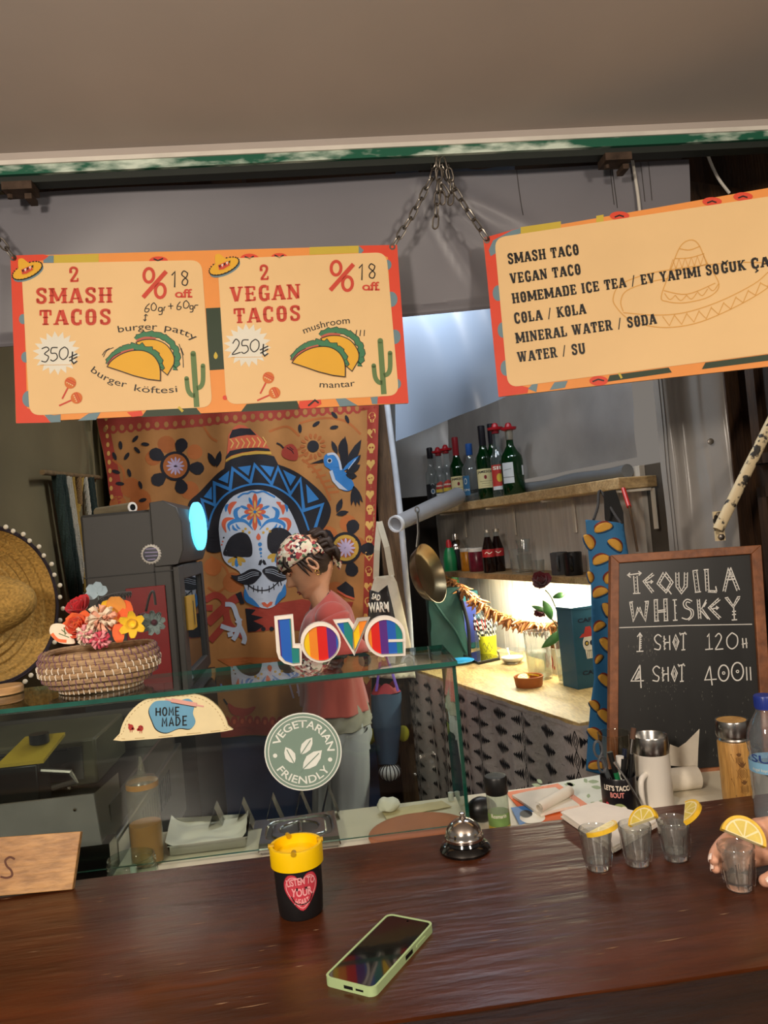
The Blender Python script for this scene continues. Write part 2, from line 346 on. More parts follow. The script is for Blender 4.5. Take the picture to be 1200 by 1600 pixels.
        for c in t:
            w_, ops = WF[c]
            for o in ops:
                if o[0] == 's':
                    X = o[1]; seg(X, 0, X, 1, .2); seg(X - .17, .05, X + .17, .05, .1); seg(X - .17, .95, X + .17, .95, .1); seg(X - .14, .5, X + .14, .5, .09)
                elif o[0] == 'l': seg(*o[1:])
                elif o[0] == 'f': seg(o[1] - .15, o[2], o[1] + .15, o[2], .1)
                elif o[0] == 'c':
                    q = cr(o[2], 4)
                    for a, b in zip(q, q[1:]): seg(a[0], a[1], b[0] + (b[0] - a[0]) * .2, b[1] + (b[1] - a[1]) * .2, o[1])
            x += w_ + gap
def planemap(o, n, eps=.0004):
    o, n = V(o), V(n).normalized()
    if n.dot(CAM - o) < 0: n = -n
    return lambda px, py, l: PP(px, py, o, n) + n * (l * eps)
def cylmap(c, r, ang0, z0, eps=.0003, tilt=None):
    """x metres along the wall from heading ang0 (to the right as seen), y metres up"""
    c = V(c)
    return lambda x, y, l: c + V(((r(y) if callable(r) else r) + l * eps) * V((cos(ang0 + x / (r(y) if callable(r) else r)), sin(ang0 + x / (r(y) if callable(r) else r)), 0))) + V((0, 0, z0 + y))
# ================================================================== structure
m_floor = M('dark concrete', '#2c2a28', .8, var=.25, scale=6)
struct(MB().box(-2.6, 3.2, -1.2, 5.2, -.06, 0, m_floor).build('floor'))
m_awn = M('taupe awning cloth', '#b1a69d', .62, var=.05, scale=3)
mb = MB(); mb.grid(lambda u, v: (-2.4 + 5.2 * u, 1.79 - 3.0 * v, 2.428 + .30 * v + .012 * sin(u * 31) * v), 40, 14, m_awn, th=(0, 0, .012))
struct(mb.build('ceiling'))
# kitchen roof behind the tarp
m_roof = M('dark roof timber', '#3a2a1e', .8, var=.3, scale=5, stretch=(1, 8, 8))
mb = MB(); mb.box(-2.6, 3.2, 1.95, 5.2, 2.85, 2.9, m_roof)
for x in (-1.6, -.9, -.2, .5, 1.2, 1.9): mb.box(x - .05, x + .05, 1.95, 5.0, 2.72, 2.85, m_roof)
struct(mb.build('trim_4'))
# rail under the awning: white lip, marbled green strip, dark underside, two clamps
m_rg = M('marbled green enamel', '#1d5c46', .35, var=.2, scale=9, stretch=(1, 3, 3), col2='#cfdccc', lo=.47, hi=.62)
m_rw = M('white enamel', '#d8d2c6', .4); m_rd = M('dark green underside', '#1d231d', .6)
mb = MB(); mb.box(-2.4, 3, 1.74, 1.775, 2.381, 2.401, m_rg); mb.box(-2.4, 3, 1.735, 1.775, 2.401, 2.411, m_rw); mb.box(-2.4, 3, 1.75, 1.785, 2.366, 2.381, m_rd); mb.box(-2.4, 3, 1.745, 1.785, 2.411, 2.432, m_awn)
rail = struct(mb.build('trim_1'))
m_rust = M('rusty iron', '#4a3a2e', .7, .4, var=.4, scale=40)
for px in (28, 958):
    p = PY(px, 280 if px < 100 else 228, 1.76); mb = MB(); mb.box(p.x - .03, p.x + .035, 1.74, 1.79, 2.348, 2.366, m_rust); mb.box(p.x + .015, p.x + .03, 1.75, 1.79, 2.33, 2.342, m_rust); mb.tube([(p.x - .02, 1.76, 2.345), (p.x - .02, 1.76, 2.336)], .006, m_rust, 6)
    mb.build('clamp', rail)
# walls
m_olive = M('beige olive plaster cloth', '#6e6448', .85, var=.08, scale=4, bump=.05)
A = PY(-120, 800, 1.95); B = PY(176, 800, 3.42)
def lw(u, v):
    x = A.x + (B.x - A.x) * u; y = A.y + (B.y - A.y) * u; z = 2.72 * v
    d = 0.02 * sin(max(0, u - .78) * 95) * min(1, max(0, u - .78) * 12) + .006 * sin(u * 23 + v * 5)
    # diagonal drag creases running up to the corner
    t = (v - .62) - (u - .72) * 1.0; d += .02 * math.exp(-(t / .012) ** 2) * (1 if .66 < u < .95 else 0)
    return (x + d * .6, y - d, z)
mb = MB(); mb.grid(lw, 90, 60, m_olive, th=(-.04, .04, 0)); struct(mb.build('wall_left'))
m_dk = M('dark boarding', '#241c17', .85, var=.3, scale=5, stretch=(8, 8, 1))
mb = MB(); mb.box(-2.4, .36, 3.50, 3.56, 0, 2.72, m_dk); struct(mb.build('wall_back'))
# wooden post at the tapestry's right edge
m_post = WOOD('old brown post', '#4a3626', '#6e553c', .8, 3, (9, 9, 1), .4)
a = PY(606, 800, 3.36); mb = MB(); mb.box(a.x - .045, a.x + .05, 3.33, 3.42, 0, 2.6, m_post); struct(mb.build('trim_2'))
# right hand wall of white boards behind the shelves
WD = V((.20, -.98, 0)).normalized(); WN = V((-WD.y, WD.x, 0)); WN = WN if WN.x > 0 else -WN
W0 = V((.80, 3.74, 0))
def wall(t, off=0, z=0): return W0 + WD * t + WN * off + V((0, 0, z))
m_board = M('white washed boards', '#c9c3ba', .7, var=.12, scale=5, stretch=(9, 9, 1), bump=.15)
m_gap = M('board gap', '#4c453d', .9)
mb = MB(); t = -.75
while t < 1.33:
    a, b = wall(t + .002, 0), wall(t + .128, 0)
    mb.add([a, b, b + V((0, 0, 1.66)), a + V((0, 0, 1.66)), a + WN * .02, b + WN * .02, b + WN * .02 + V((0, 0, 1.66)), a + WN * .02 + V((0, 0, 1.66))], [(0, 1, 2, 3), (4, 5, 6, 7), (0, 1, 5, 4), (3, 2, 6, 7), (0, 3, 7, 4), (1, 2, 6, 5)], m_board); t += .13
a, b = wall(-.8, .021), wall(1.44, .021); mb.add([a, b, b + V((0, 0, 1.66)), a + V((0, 0, 1.66))], [(0, 1, 2, 3)], m_gap)
struct(mb.build('wall_right'))
mb = MB(); mb.box(.30, 1.1, 4.35, 4.4, 0, 2.72, m_dk); struct(mb.build('wall_rear')) 
# dark panelled timber door and beams at far right
m_door = WOOD('dark stained timber', '#2a1a0f', '#4a3018', .55, 3, (8, 8, 1), .2)
dA, dB = PY(1128, 700, 2.28), PY(1330, 700, 1.9)
ddir = (V((dB.x, dB.y, 0)) - V((dA.x, dA.y, 0))).normalized(); dn = V((ddir.y, -ddir.x, 0))
def dpt(t, off, z): return V((dA.x, dA.y, 0)) + ddir * t + dn * off + V((0, 0, z))
def dbox(mb, t0, t1, o0, o1, z0, z1, m): mb.add([dpt(t, o, z) for t in (t0, t1) for o in (o0, o1) for z in (z0, z1)], [(0, 1, 3, 2), (4, 6, 7, 5), (0, 4, 5, 1), (2, 3, 7, 6), (0, 2, 6, 4), (1, 5, 7, 3)], m)
mb = MB(); dbox(mb, .06, 1.2, -.06, -.03, 0, 2.3, m_door)
for z0, z1 in ((.15, .95), (1.05, 1.55), (1.62, 2.02)):
    for t0, t1 in ((.10, .42), (.5, .9)):
        dbox(mb, t0, t1, -.03, -.01, z0, z0 + .03, m_door); dbox(mb, t0, t1, -.03, -.01, z1 - .03, z1, m_door); dbox(mb, t0, t0 + .03, -.03, -.01, z0, z1, m_door); dbox(mb, t1 - .03, t1, -.03, -.01, z0, z1, m_door); dbox(mb, t0 + .07, t1 - .07, -.03, -.018, z0 + .07, z1 - .07, m_door)
struct(mb.build('door_1'))
mb = MB(); dbox(mb, -.02, .06, -.06, .03, 0, 2.6, m_door); dbox(mb, .06, 1.2, -.05, .03, 2.05, 2.2, m_door); dbox(mb, .06, 1.2, -.03, .0, 2.3, 2.6, m_door)
struct(mb.build('trim_3'))
mb = MB(); mb.bar((1.1, 2.5, 2.45), (1.9, 1.9, 2.62), .09, .12, m_door); mb.bar((1.0, 2.05, 2.38), (1.9, 2.35, 2.36), .07, .1, m_door); struct(mb.build('trim_5'))
# ================================================================== printed signs on chains
c_cream = M('sign cream', '#efc88e', .55, var=.04, scale=5); c_or = M('sign orange', '#f0994a', .55, var=.03); c_red = M('sign red', '#e0492f', .55, var=.03)
c_blu = M('sign slate blue', '#6f8a93', .55, var=.03); c_lime = M('sign lime', '#cdb23e', .55, var=.03); c_grn = M('sign dark green', '#2c3d28', .55, var=.03)
c_txt = M('sign coral lettering', '#cf4632', .55, var=.03); c_blk = M('black ink', '#171513', .5, var=.05); c_wht = M('white paper', '#e9e4d3', .6, var=.03)
c_yel = M('taco yellow', '#eab02f', .55, var=.03); c_let = M('lettuce green', '#3f7f58', .55, var=.05); c_mea = M('meat pink', '#c3614e', .55, var=.05)
c_cac = M('cactus green', '#647f4b', .55, var=.04); c_mar = M('maraca orange', '#d9722e', .55, var=.03); c_wood = M('board edge', '#d8b58c', .7)
c_gold = M('sign gold line', '#dca452', .55, var=.02)
def board(mb, pts, n, th, mat):
    o = PY(pts[0][0], pts[0][1], n[1]); N = n[0]
    A = [PP(x, y, o, N) for x, y in pts]; d = (N if N.dot(CAM - o) < 0 else -N) * th
    mb.add(A + [a + d for a in A], [(0, 1, 2, 3), (7, 6, 5, 4), (0, 4, 5, 1), (1, 5, 6, 2), (2, 6, 7, 3), (3, 7, 4, 0)], mat); return o
def hole(o, N, p, parent):
    mb = MB(); q = PP(p[0], p[1], o, N); n = N if N.dot(CAM - o) > 0 else -N
    mb.lathe([(.0075, -.001), (.0075, .0012), (.0035, .0012), (.0035, -.001)], M('steel eyelet', '#8d8780', .3, 1), 14, q, n); mb.lathe([(.0034, .0006), (.0001, .0006)], c_blk, 10, q, n); mb.build('eyelet', parent)
def rrect(f, r=16, n=6):
    """rounded quad, corners given clockwise"""
    out = []; k = len(f)
    for i in range(k):
        a, b, c = V(f[i - 1]), V(f[i]), V(f[(i + 1) % k]); p = b + (a - b).normalized() * r; q = b + (c - b).normalized() * r
        for j in range(n + 1):
            t = j / n; out.append(tuple(p * (1 - t) ** 2 + b * 2 * t * (1 - t) + q * t * t))
    return out
Ntop = V((-.015, -1, .045)).normalized()
L = thing('menu_sign', 'wide orange double sign offering smash tacos and vegan tacos with prices', 'sign', PY(320, 655, 1.78))
mb = MB(); LP = [(18, 400), (620, 383), (637, 630), (25, 660)]; o = board(mb, LP, (Ntop, 1.78), .005, c_wood)
fm = planemap(o, Ntop); a = Art(mb, fm)
a.poly(LP, c_or, 1)
a.frame(0, 360, .28333)
a.poly([(58, 140), (240, 133), (280, 145), (240, 165), (130, 180), (130, 300), (150, 980), (240, 1020), (285, 1050), (285, 1060), (90, 1064)], c_red, 2)
a.poly([(240, 165), (262, 150), (270, 140), (297, 139), (297, 180), (240, 180)], c_blu, 3); a.poly([(297, 138), (545, 130), (545, 178), (297, 180)], c_lime, 2)
for y, r in ((490, 28), (700, 30), (930, 45)): a.disc((128 + (y > 600) * 14 + (y > 900) * 18, y), (r * .8, r), c_blu, 3)
a.poly([(240, 1010), (300, 1020), (335, 1015), (335, 1057), (280, 1060)], c_blu, 3); a.poly([(430, 1050), (490, 1010), (555, 1003), (530, 1045)], c_blu, 3)
a.poly([(700, 1003), (780, 995), (790, 1022), (730, 1030)], c_red, 3); a.poly([(780, 1030), (810, 990), (1080, 975), (1112, 1015)], c_grn, 3)
a.line([(985, 975), (1010, 1000)], 14, c_lime, 6); a.disc((875, 170), (52, 26), c_red, 3); a.line([(848, 158), (872, 168), (900, 156)], 8, c_blk, 4)
a.poly([(1135, 430), (1232, 425), (1250, 765), (1155, 772)], c_grn, 2); a.petal((1190, 670), 40, 24, pi / 2, c_lime, 3)
a.poly(rrect([(118, 185), (1112, 165), (1172, 975), (165, 1022)], 62), c_cream, 4)
a.poly([(1145, 190), (1320, 185), (1320, 230), (1150, 260)], c_or, 3)
# second panel
a.frame(300, 360, .3)
a.disc((300, 150), (50, 28), c_red, 3); a.line([(275, 138), (300, 148), (322, 136)], 7, c_blk, 4); a.disc((455, 143), (44, 24), c_red, 3); a.line([(430, 130), (455, 142), (478, 130)], 7, c_blk, 4)
a.poly([(612, 88), (868, 80), (868, 118), (612, 128)], c_lime, 2); a.poly([(868, 80), (1068, 76), (1128, 900), (940, 905), (935, 880), (1060, 840), (1020, 140), (960, 118), (868, 120)], c_red, 2)
a.poly([(868, 80), (895, 105), (880, 122), (868, 122)], c_blu, 3)
for y, x, r in ((180, 1018, 26), (360, 1038, 40), (555, 1056, 38), (800, 1068, 26)): a.disc((x, y), (r * .8, r), c_blu, 3)
a.poly([(255, 945), (285, 905), (545, 885), (565, 932)], c_grn, 3); a.poly([(550, 930), (560, 890), (670, 880), (675, 905), (640, 925)], c_red, 3); a.line([(605, 915), (640, 885), (660, 900)], 9, c_blk, 6); a.poly([(745, 872), (800, 875), (862, 912), (770, 918)], c_blu, 3); a.poly([(930, 870), (968, 866), (965, 905), (938, 905)], c_blu, 3)
a.disc((172, 872), 12, c_red, 4)
a.poly(rrect([(132, 150), (1012, 115), (1078, 860), (180, 908)], 58), c_cream, 4)
# wording
a.frame(0, 360, .28333)
a.west('2', (380, 288), (440, 286), 84, c_txt, 6); a.west('SMASH', (198, 405), (622, 400), 84, c_txt, 6); a.west('TACOS', (218, 524), (616, 520), 84, c_txt, 6)
a.frame(300, 360, .3)
a.west('2', (350, 262), (404, 260), 80, c_txt, 6); a.west('VEGAN', (200, 375), (568, 358), 78, c_txt, 6); a.west('TACOS', (218, 486), (568, 470), 78, c_txt, 6)
def pct(dx, dy):
    a.line([(dx + 790, dy + 372), (dx + 918, dy + 228)], 24, c_txt, 6)
    for cx, cy in ((822, 250), (885, 335)): a.line([(dx + cx + 36 * cos(t) * .72 + 8 * sin(t), dy + cy + 36 * sin(t) - 12 * cos(t)) for t in [2 * pi * i / 20 for i in range(20)]], 17, c_txt, 6, True)
    for i, x in enumerate((968,)): pass
    a.txt('off', (dx + 966, dy + 372), (dx + 1060, dy + 370), 46, c_txt, 6, bold=.03)
    for x in (1000, 1038): a.line([(dx + x - 2, dy + 368), (dx + x + 24, dy + 368)], 10, c_txt, 6)
    a.line([(dx + 948, dy + 250), (dx + 966, dy + 230), (dx + 964, dy + 316)], 7, c_blk, 7); a.line([(dx + x, dy + y) for x, y in ((1036, 238), (1015, 226), (1003, 245), (1020, 262), (1036, 280), (1028, 304), (1008, 300), (1008, 280), (1030, 258), (1036, 238))], 6, c_blk, 7, smooth=4)
a.frame(0, 360, .28333); pct(0, 0)
a.frame(300 - 790 * .28333 + 720 * .3, 360 - 372 * .28333 + 314 * .3, .28333); pct(0, 0)
a.frame(0, 360, .28333)
for P in ([(826, 405), (806, 425), (800, 448), (815, 452), (824, 436), (804, 432)], [(850, 400), (836, 415), (838, 440), (856, 442), (864, 420), (850, 400)], [(896, 428), (878, 428), (876, 446), (892, 446), (896, 428), (894, 462), (876, 466)], [(904, 446), (906, 428), (914, 424)], [(928, 420), (956, 418)], [(942, 404), (944, 436)],
          [(996, 395), (980, 415), (978, 436), (992, 438), (1000, 424), (982, 420)], [(1028, 388), (1014, 402), (1016, 428), (1034, 428), (1044, 408), (1028, 388)], [(1066, 418), (1050, 418), (1050, 434), (1064, 434), (1066, 418), (1064, 448), (1048, 452)], [(1074, 434), (1076, 416), (1094, 414)]):
    a.line(P, 5, c_blk, 6, smooth=4)
a.line([(806, 466), (800, 500)], 5, c_blk, 6); a.line([(796, 474), (806, 464), (816, 474)], 4, c_blk, 6); a.line([(792, 492), (800, 502), (808, 492)], 4, c_blk, 6)
a.txt('burger', (655, 565), (868, 550), 38, c_blk, 6, bulge=6); a.txt('patty', (908, 552), (1076, 610), 38, c_blk, 6, bulge=8)
a.txt('burger', (500, 778), (698, 868), 38, c_blk, 6, bulge=-14); a.txt('köftesi', (740, 885), (980, 892), 38, c_blk, 6, bulge=-10)
a.frame(300, 360, .3); a.txt('mushroom', (585, 540), (822, 486), 36, c_blk, 6, bulge=10); a.txt('mantar', (664, 818), (850, 810), 34, c_blk, 6, bulge=-6)
def price(ds, first):
    a.frame(ds[0], 360 + ds[1], .28333)
    a.star((313, 678), 96, 132, 18, c_wht, 5, .1, .92)
    a.line([(224, 744), (398, 742)], 2.5, c_gold, 6)
    if first == 3: a.line([(232, 655), (258, 645), (272, 660), (248, 682), (270, 698), (256, 726), (230, 722)], 6, c_blk, 6, smooth=4)
    else: a.line([(232, 668), (250, 644), (268, 662), (258, 692), (230, 728), (276, 716)], 6, c_blk, 6, smooth=4)
    a.line([(320, 648), (288, 650), (284, 678), (310, 680), (318, 704), (296, 722), (280, 714)], 6, c_blk, 6, smooth=4)
    a.line([(358, 644), (334, 662), (330, 694), (350, 714), (374, 694), (376, 660), (358, 644)], 6, c_blk, 6, smooth=4)
    a.line([(402, 670), (398, 722), (408, 736), (428, 722)], 8, c_blk, 6); a.line([(382, 704), (428, 682)], 7, c_blk, 6); a.line([(384, 722), (428, 698)], 7, c_blk, 6)
price((0, 0), 3); price((298, -12), 2)
def tacos(ds):
    a.frame(ds[0], 360 + ds[1], .28333)
    def wav(P, n, r):
        q = cr(P, n); return [(x + r * sin(i * 1.9), y + r * cos(i * 2.3)) for i, (x, y) in enumerate(q)]
    b = wav([(752, 600), (790, 580), (850, 576), (915, 595), (960, 640), (978, 690), (972, 735), (955, 755)], 4, 5)
    a.line(b, 34, c_blk, 5); a.line(b, 27, c_let, 6); a.line([(755, 612), (800, 596), (860, 600)], 15, c_mea, 7, smooth=4)
    B = cr([(752, 620), (800, 605), (860, 606), (912, 628), (945, 665), (962, 705), (960, 740)], 4) + [(925, 800), (888, 768), (800, 690)]
    a.poly(B, c_yel, 8); a.line(B, 5, c_blk, 9, True)
    f = wav([(600, 738), (625, 695), (680, 660), (740, 645), (800, 655), (850, 680), (878, 720), (886, 762)], 4, 6)
    a.line(f, 36, c_blk, 10); a.line(f, 29, c_let, 11); a.line([(598, 745), (630, 705), (680, 678), (740, 662)], 17, c_mea, 12, smooth=4); a.line([(596, 740), (628, 698), (670, 676)], 4, c_blk, 13, smooth=3)
    F = cr([(595, 755), (620, 722), (670, 688), (730, 668), (795, 668), (845, 692), (874, 730), (886, 770), (887, 832)], 4) + [(820, 824), (740, 804), (665, 778)]
    a.poly(F, c_yel, 14); a.line(F, 5, c_blk, 15, True)
tacos((0, 0)); tacos((288, -6))
a.frame(0, 360, .28333)
for P in ([(628, 648), (590, 665), (572, 700)], [(606, 652), (580, 668), (566, 690)], [(988, 628), (1008, 690), (1012, 758)], [(1000, 650), (1014, 690)]): a.line(P, 4, c_blk, 6, smooth=3)
a.frame(300, 360, .3)
for x in (858, 878, 898): a.line([(x, 520), (x - 6 + (x - 858) * .1, 552)], 4.5, c_blk, 6)
def maracas(ds):
    a.frame(ds[0], 360 + ds[1], .28333)
    for c, e in (((390, 842), (345, 930)), ((424, 925), (328, 968))):
        a.line([c, e], 9, c_txt, 6); a.disc(c, 32, c_mar, 7); d = (V(e) - V(c)).normalized(); n = V((-d.y, d.x))
        for k in (-12, 0): a.line([tuple(V(c) + d * k + n * 28 * s) for s in (-1, -.5, 0, .5, 1)], 5, c_txt, 8)
        for s in (-.6, -.2, .2, .6): a.poly([tuple(V(c) + d * 4 + n * (28 * s - 5)), tuple(V(c) + d * 4 + n * (28 * s + 5)), tuple(V(c) + d * 14 + n * 28 * s)], c_cream, 8)
maracas((0, 0)); maracas((309, -8))
def cactus(ds):
    a.frame(ds[0], 360 + ds[1], .28333)
    a.line([(1066, 680), (1086, 975)], 30, c_cac, 6); a.disc((1066, 681), 15, c_cac, 6); a.line([(1030, 818), (1038, 880), (1056, 908), (1078, 912)], 25, c_cac, 6, smooth=4); a.disc((1030, 818), 12.5, c_cac, 6)
    a.line([(1120, 748), (1120, 830), (1108, 862), (1086, 872)], 25, c_cac, 6, smooth=4); a.disc((1120, 748), 12.5, c_cac, 6)
cactus((0, 0)); cactus((292, -20))
def hat(ds):
    a.frame(ds[0], 360 + ds[1], .28333)
    a.disc((158, 236), (90, 38), c_blu, 5, ang=-.42); a.disc((154, 226), (90, 40), c_blk, 6, ang=-.42); a.disc((153, 224), (86, 36), c_yel, 7, ang=-.42)
    for i in range(26):
        t = 2 * pi * i / 26; u, v = 88 * cos(t), 38 * sin(t); x, y = 153 + u * cos(-.42) - v * sin(-.42), 224 + u * sin(-.42) + v * cos(-.42); a.disc((x, y), 4.5, c_blk, 8, 6)
    a.poly([(106, 215), (104, 168), (118, 158), (138, 164), (188, 214), (150, 244), (124, 246)], c_yel, 9, 3); a.poly([(120, 220), (172, 198), (186, 220), (150, 242), (126, 246)], c_txt, 10)
    for i in range(5): a.poly([(124 + 13 * i, 224 - 6 * i), (136 + 13 * i, 218 - 6 * i), (133 + 13 * i, 238 - 6 * i)], c_wht if i % 2 else c_blk, 11)
hat((0, 0)); hat((307, -7))
mb.build('panel', L); hole(o, Ntop, (21, 403), L); hole(o, Ntop, (613, 386), L)

# ---- long drinks sign at right
dR = (V((1.015, 1.54, 0)) - V((.452, 1.78, 0))).normalized(); NR = (V((dR.y, -dR.x, .06))).normalized()
R = thing('menu_sign', 'orange drinks sign listing ice tea, cola and mineral water in black capitals', 'sign', PY(960, 605, 1.72))
RPo = PY(755, 372, 1.78); RQ = [(755, 372), (1330, 271), (1350, 556), (780, 620)]
mb = MB(); A_ = [PP(x, y, RPo, NR) for x, y in RQ]; d = (NR if NR.dot(CAM - RPo) < 0 else -NR) * .005
mb.add(A_ + [q + d for q in A_], [(0, 1, 2, 3), (7, 6, 5, 4), (0, 4, 5, 1), (1, 5, 6, 2), (2, 6, 7, 3), (3, 7, 4, 0)], c_wood)
a = Art(mb, planemap(RPo, NR)); a.poly(RQ, c_or, 1); a.frame(740, 280, .38333)
a.poly([(40, 240), (190, 198), (185, 230), (110, 240), (150, 830), (225, 850), (220, 872), (102, 888)], c_red, 2); a.poly([(155, 210), (192, 198), (192, 222), (120, 240), (95, 300), (70, 315), (62, 290), (80, 250)], c_blu, 3)
for y, x in ((465, 100), (615, 120), (770, 132)): a.disc((x, y), (22, 32), c_blu, 3)
a.poly([(192, 196), (356, 172), (356, 205), (192, 230)], c_lime, 2); a.poly([(500, 150), (530, 145), (530, 172), (500, 178)], c_lime, 2)
for x, y in ((595, 150), (972, 92), (1098, 72), (1250, 50)): a.disc((x, y), (40, 18), c_red, 3); a.line([(x - 20, y + 6), (x, y - 2), (x + 18, y + 4)], 6, c_blk, 4)
a.poly([(222, 855), (240, 835), (262, 835), (256, 868)], c_blu, 3); a.poly([(310, 860), (330, 828), (384, 822), (372, 850)], c_blu, 3); a.disc((510, 822), (38, 20), c_red, 3); a.line([(485, 826), (508, 816), (532, 822)], 6, c_blk, 4)
a.poly([(545, 826), (555, 800), (795, 768), (808, 788)], c_grn, 3); a.poly([(930, 775), (945, 748), (1580, 665), (1580, 690)], c_grn, 3); a.line([(592, 790), (604, 812)], 9, c_lime, 4)
a.poly(rrect([(85, 240), (1545, 20), (1560, 665), (140, 850)], 46), c_cream, 4)
a.west('SMASH TACO', (142, 348), (432, 308), 42, c_blk, 7, fat=1.15); a.west('VEGAN TACO', (152, 428), (440, 388), 42, c_blk, 7, fat=1.15)
a.west('HOMEMADE ICE TEA / EV YAPIMI SO', (160, 508), (1003, 386), 41, c_blk, 7, fat=1.15); a.west('GUK', (1010, 385), (1110, 371), 41, c_blk, 7, fat=1.15); a.line([(1012, 336), (1024, 344), (1036, 333)], 6, c_blk, 7)
a.west('CAY', (1132, 367), (1250, 350), 41, c_blk, 7, fat=1.15); a.line([(1150, 368), (1158, 374), (1148, 382)], 6, c_blk, 7)
a.west('COLA / KOLA', (168, 590), (460, 549), 42, c_blk, 7, fat=1.15); a.west('MINERAL WATER / SODA', (175, 670), (747, 590), 42, c_blk, 7, fat=1.15); a.west('WATER / SU', (182, 748), (458, 710), 42, c_blk, 7, fat=1.15)
for P, cl in (([(570, 480), (600, 430), (700, 390), (805, 370), (960, 350), (1100, 340), (1230, 350), (1240, 390), (1190, 450), (1050, 530), (900, 590), (760, 605), (640, 575), (580, 520)], True), ([(610, 540), (600, 500), (625, 455), (720, 420), (800, 405)], False), ([(610, 545), (740, 555), (860, 545), (1000, 500), (1140, 430), (1200, 380)], False),
              ([(765, 480), (800, 380), (840, 280), (880, 250), (915, 265), (950, 340), (1000, 430), (960, 480), (860, 505), (790, 500)], True), ([(800, 375), (880, 368), (955, 345)], False), ([(822, 325), (880, 322), (940, 305)], False), ([(840, 285), (880, 290), (922, 275)], False), ([(775, 455), (870, 470), (985, 425)], False)):
    a.line(P, 4, c_gold, 6, cl, smooth=5)
for i in range(9): x = 770 + i * 50; y = 560 - i * i * 2.1; a.line([(x, y), (x + 28, y + 38 - i * 3), (x + 50, y - 8 - i * 4)], 3.5, c_gold, 6)
for i in range(6): a.line([(800 + 25 * i, 368 - 3 * i), (812 + 25 * i, 328 - 3 * i), (824 + 25 * i, 366 - 4 * i)], 3, c_gold, 6)
for i in range(5): a.line([(778 + 44 * i, 460 + (6, 14, 12, -2, -22)[i]), (800 + 44 * i, 486 + (6, 10, 4, -10, -30)[i]), (822 + 44 * i, 464 + (10, 12, 0, -16, -36)[i])], 3.5, c_gold, 6, smooth=4)
mb.build('panel', R); hole(RPo, NR, (761, 376), R)

# ---- chains
m_chain = M('galvanised chain', '#8b857c', .38, 1, var=.25, scale=60)
tpl = MB(); tpl.tube([(.0105 * cos(t) * 1.0 + (.006 if cos(t) > 0 else -.006), .0075 * sin(t), 0) for t in [2 * pi * i / 14 for i in range(14)]], .0021, m_chain, 6, True)
def chain(label, path, group='chains holding up the signs'):
    root = thing('chain', label, 'chain', path[0], group=None); P = [V(p) for p in path]; Ls = [(b - a).length for a, b in zip(P, P[1:])]; T = sum(Ls); n = max(2, int(T / .0245)); me = None
    for i in range(n):
        s = (i + .5) * T / n; k = 0
        while k < len(Ls) - 1 and s > Ls[k]: s -= Ls[k]; k += 1
        p = P[k] + (P[k + 1] - P[k]) * (s / Ls[k]); d = (P[k + 1] - P[k]).normalized()
        q = V((1, 0, 0)).rotation_difference(d).to_matrix().to_4x4() @ Matrix.Rotation((i % 2) * pi / 2 + .6, 4, 'X')
        if me is None:
            t0 = thing('tmp', '', ''); lk = tpl.build('link', t0); me = lk.data; bpy.data.objects.remove(lk); bpy.data.objects.remove(t0)
        o_ = bpy.data.objects.new('link', me); COL.objects.link(o_); o_.parent = root; o_.matrix_local = Matrix.Translation(p - P[0]) @ q
    return root
hl, hr, hR = PY(21, 403, 1.775), PY(613, 386, 1.775), PY(761, 374, 1.772)
chain('thin steel chain running up from the left corner of the taco sign', [hl, PY(-45, 318, 1.765), PY(-110, 250, 1.76)])
cj = PY(684, 248, 1.765)
hole(RPo, NR, (1322, 278), R); hE = PP(1322, 276, RPo, NR); chain('steel chain holding the far right end of the drinks sign', [hE, V((hE.x + .10, 1.62, 2.30)), V((hE.x + .16, 1.75, 2.366))])
chain('steel chain slanting from the taco sign corner up to the rail', [hr, PY(645, 335, 1.765), PY(676, 275, 1.762), cj])
chain('steel chain slanting from the drinks sign corner up to the rail', [hR, PY(728, 325, 1.762), PY(698, 275, 1.76), cj + V((.012, 0, 0))])
for lab, pp in (('long loose chain end hanging lowest from the rail knot', [(690, 246), (684, 300), (680, 356)]), ('short doubled chain loop hanging in the rail knot', [(682, 244), (687, 280), (692, 318)]), ('slack chain loop bulging to the right of the rail knot', [(696, 246), (706, 285), (704, 312), (690, 290)]), ('chain wound round the rail above the two signs', [(676, 262), (680, 246), (692, 250), (700, 244)])):
    chain(lab, [PY(x, y, 1.755) for x, y in pp])

# ================================================================== tarps and clear sheets
m_tarp = M('grey pvc tarp', '#77757a', .36, var=.06, scale=3, bump=.02, spec=.4)
m_seam = M('tarp seam stitching', '#4a4644', .6)
def tarpf(u, v):
    x = -1.25 + 2.26 * u; z = 2.385 - (.36 - .03 * u) * v; y = 1.84 + .03 * v
    d = .012 * sin(u * 9) * v + .006 * sin(u * 21 + v * 4)
    dx, dz = x - .30, 2.385 - z
    for ang, k in ((.75, .018), (1.1, .014), (.45, .012)):      # creases fanning out below the knot
        t = dx * sin(ang) - dz * cos(ang); s = dx * cos(ang) + dz * sin(ang)
        if 0 < s < .36: d += k * math.exp(-(t / .02) ** 2) * sin(pi * s / .36)
    d += .016 * noise.noise((x * 5, z * 7, 3)) * (.25 + 1.6 * max(0, u - .6)) * (.3 + v)
    if v > .93: d -= .012 * sin((v - .93) / .07 * pi)
    return (x, y - d * .8, z)
mb = MB(); mb.grid(tarpf, 150, 40, m_tarp, th=(0, .004, 0))
def tf(px, py): 
    u = (PY(px, py, 1.86).x + 1.25) / 2.26; v = (2.385 - PY(px, py, 1.86).z) / (.36 - .03 * u); p = V(tarpf(u, min(1, max(0, v)))); return p + V((0, -.0012, 0))
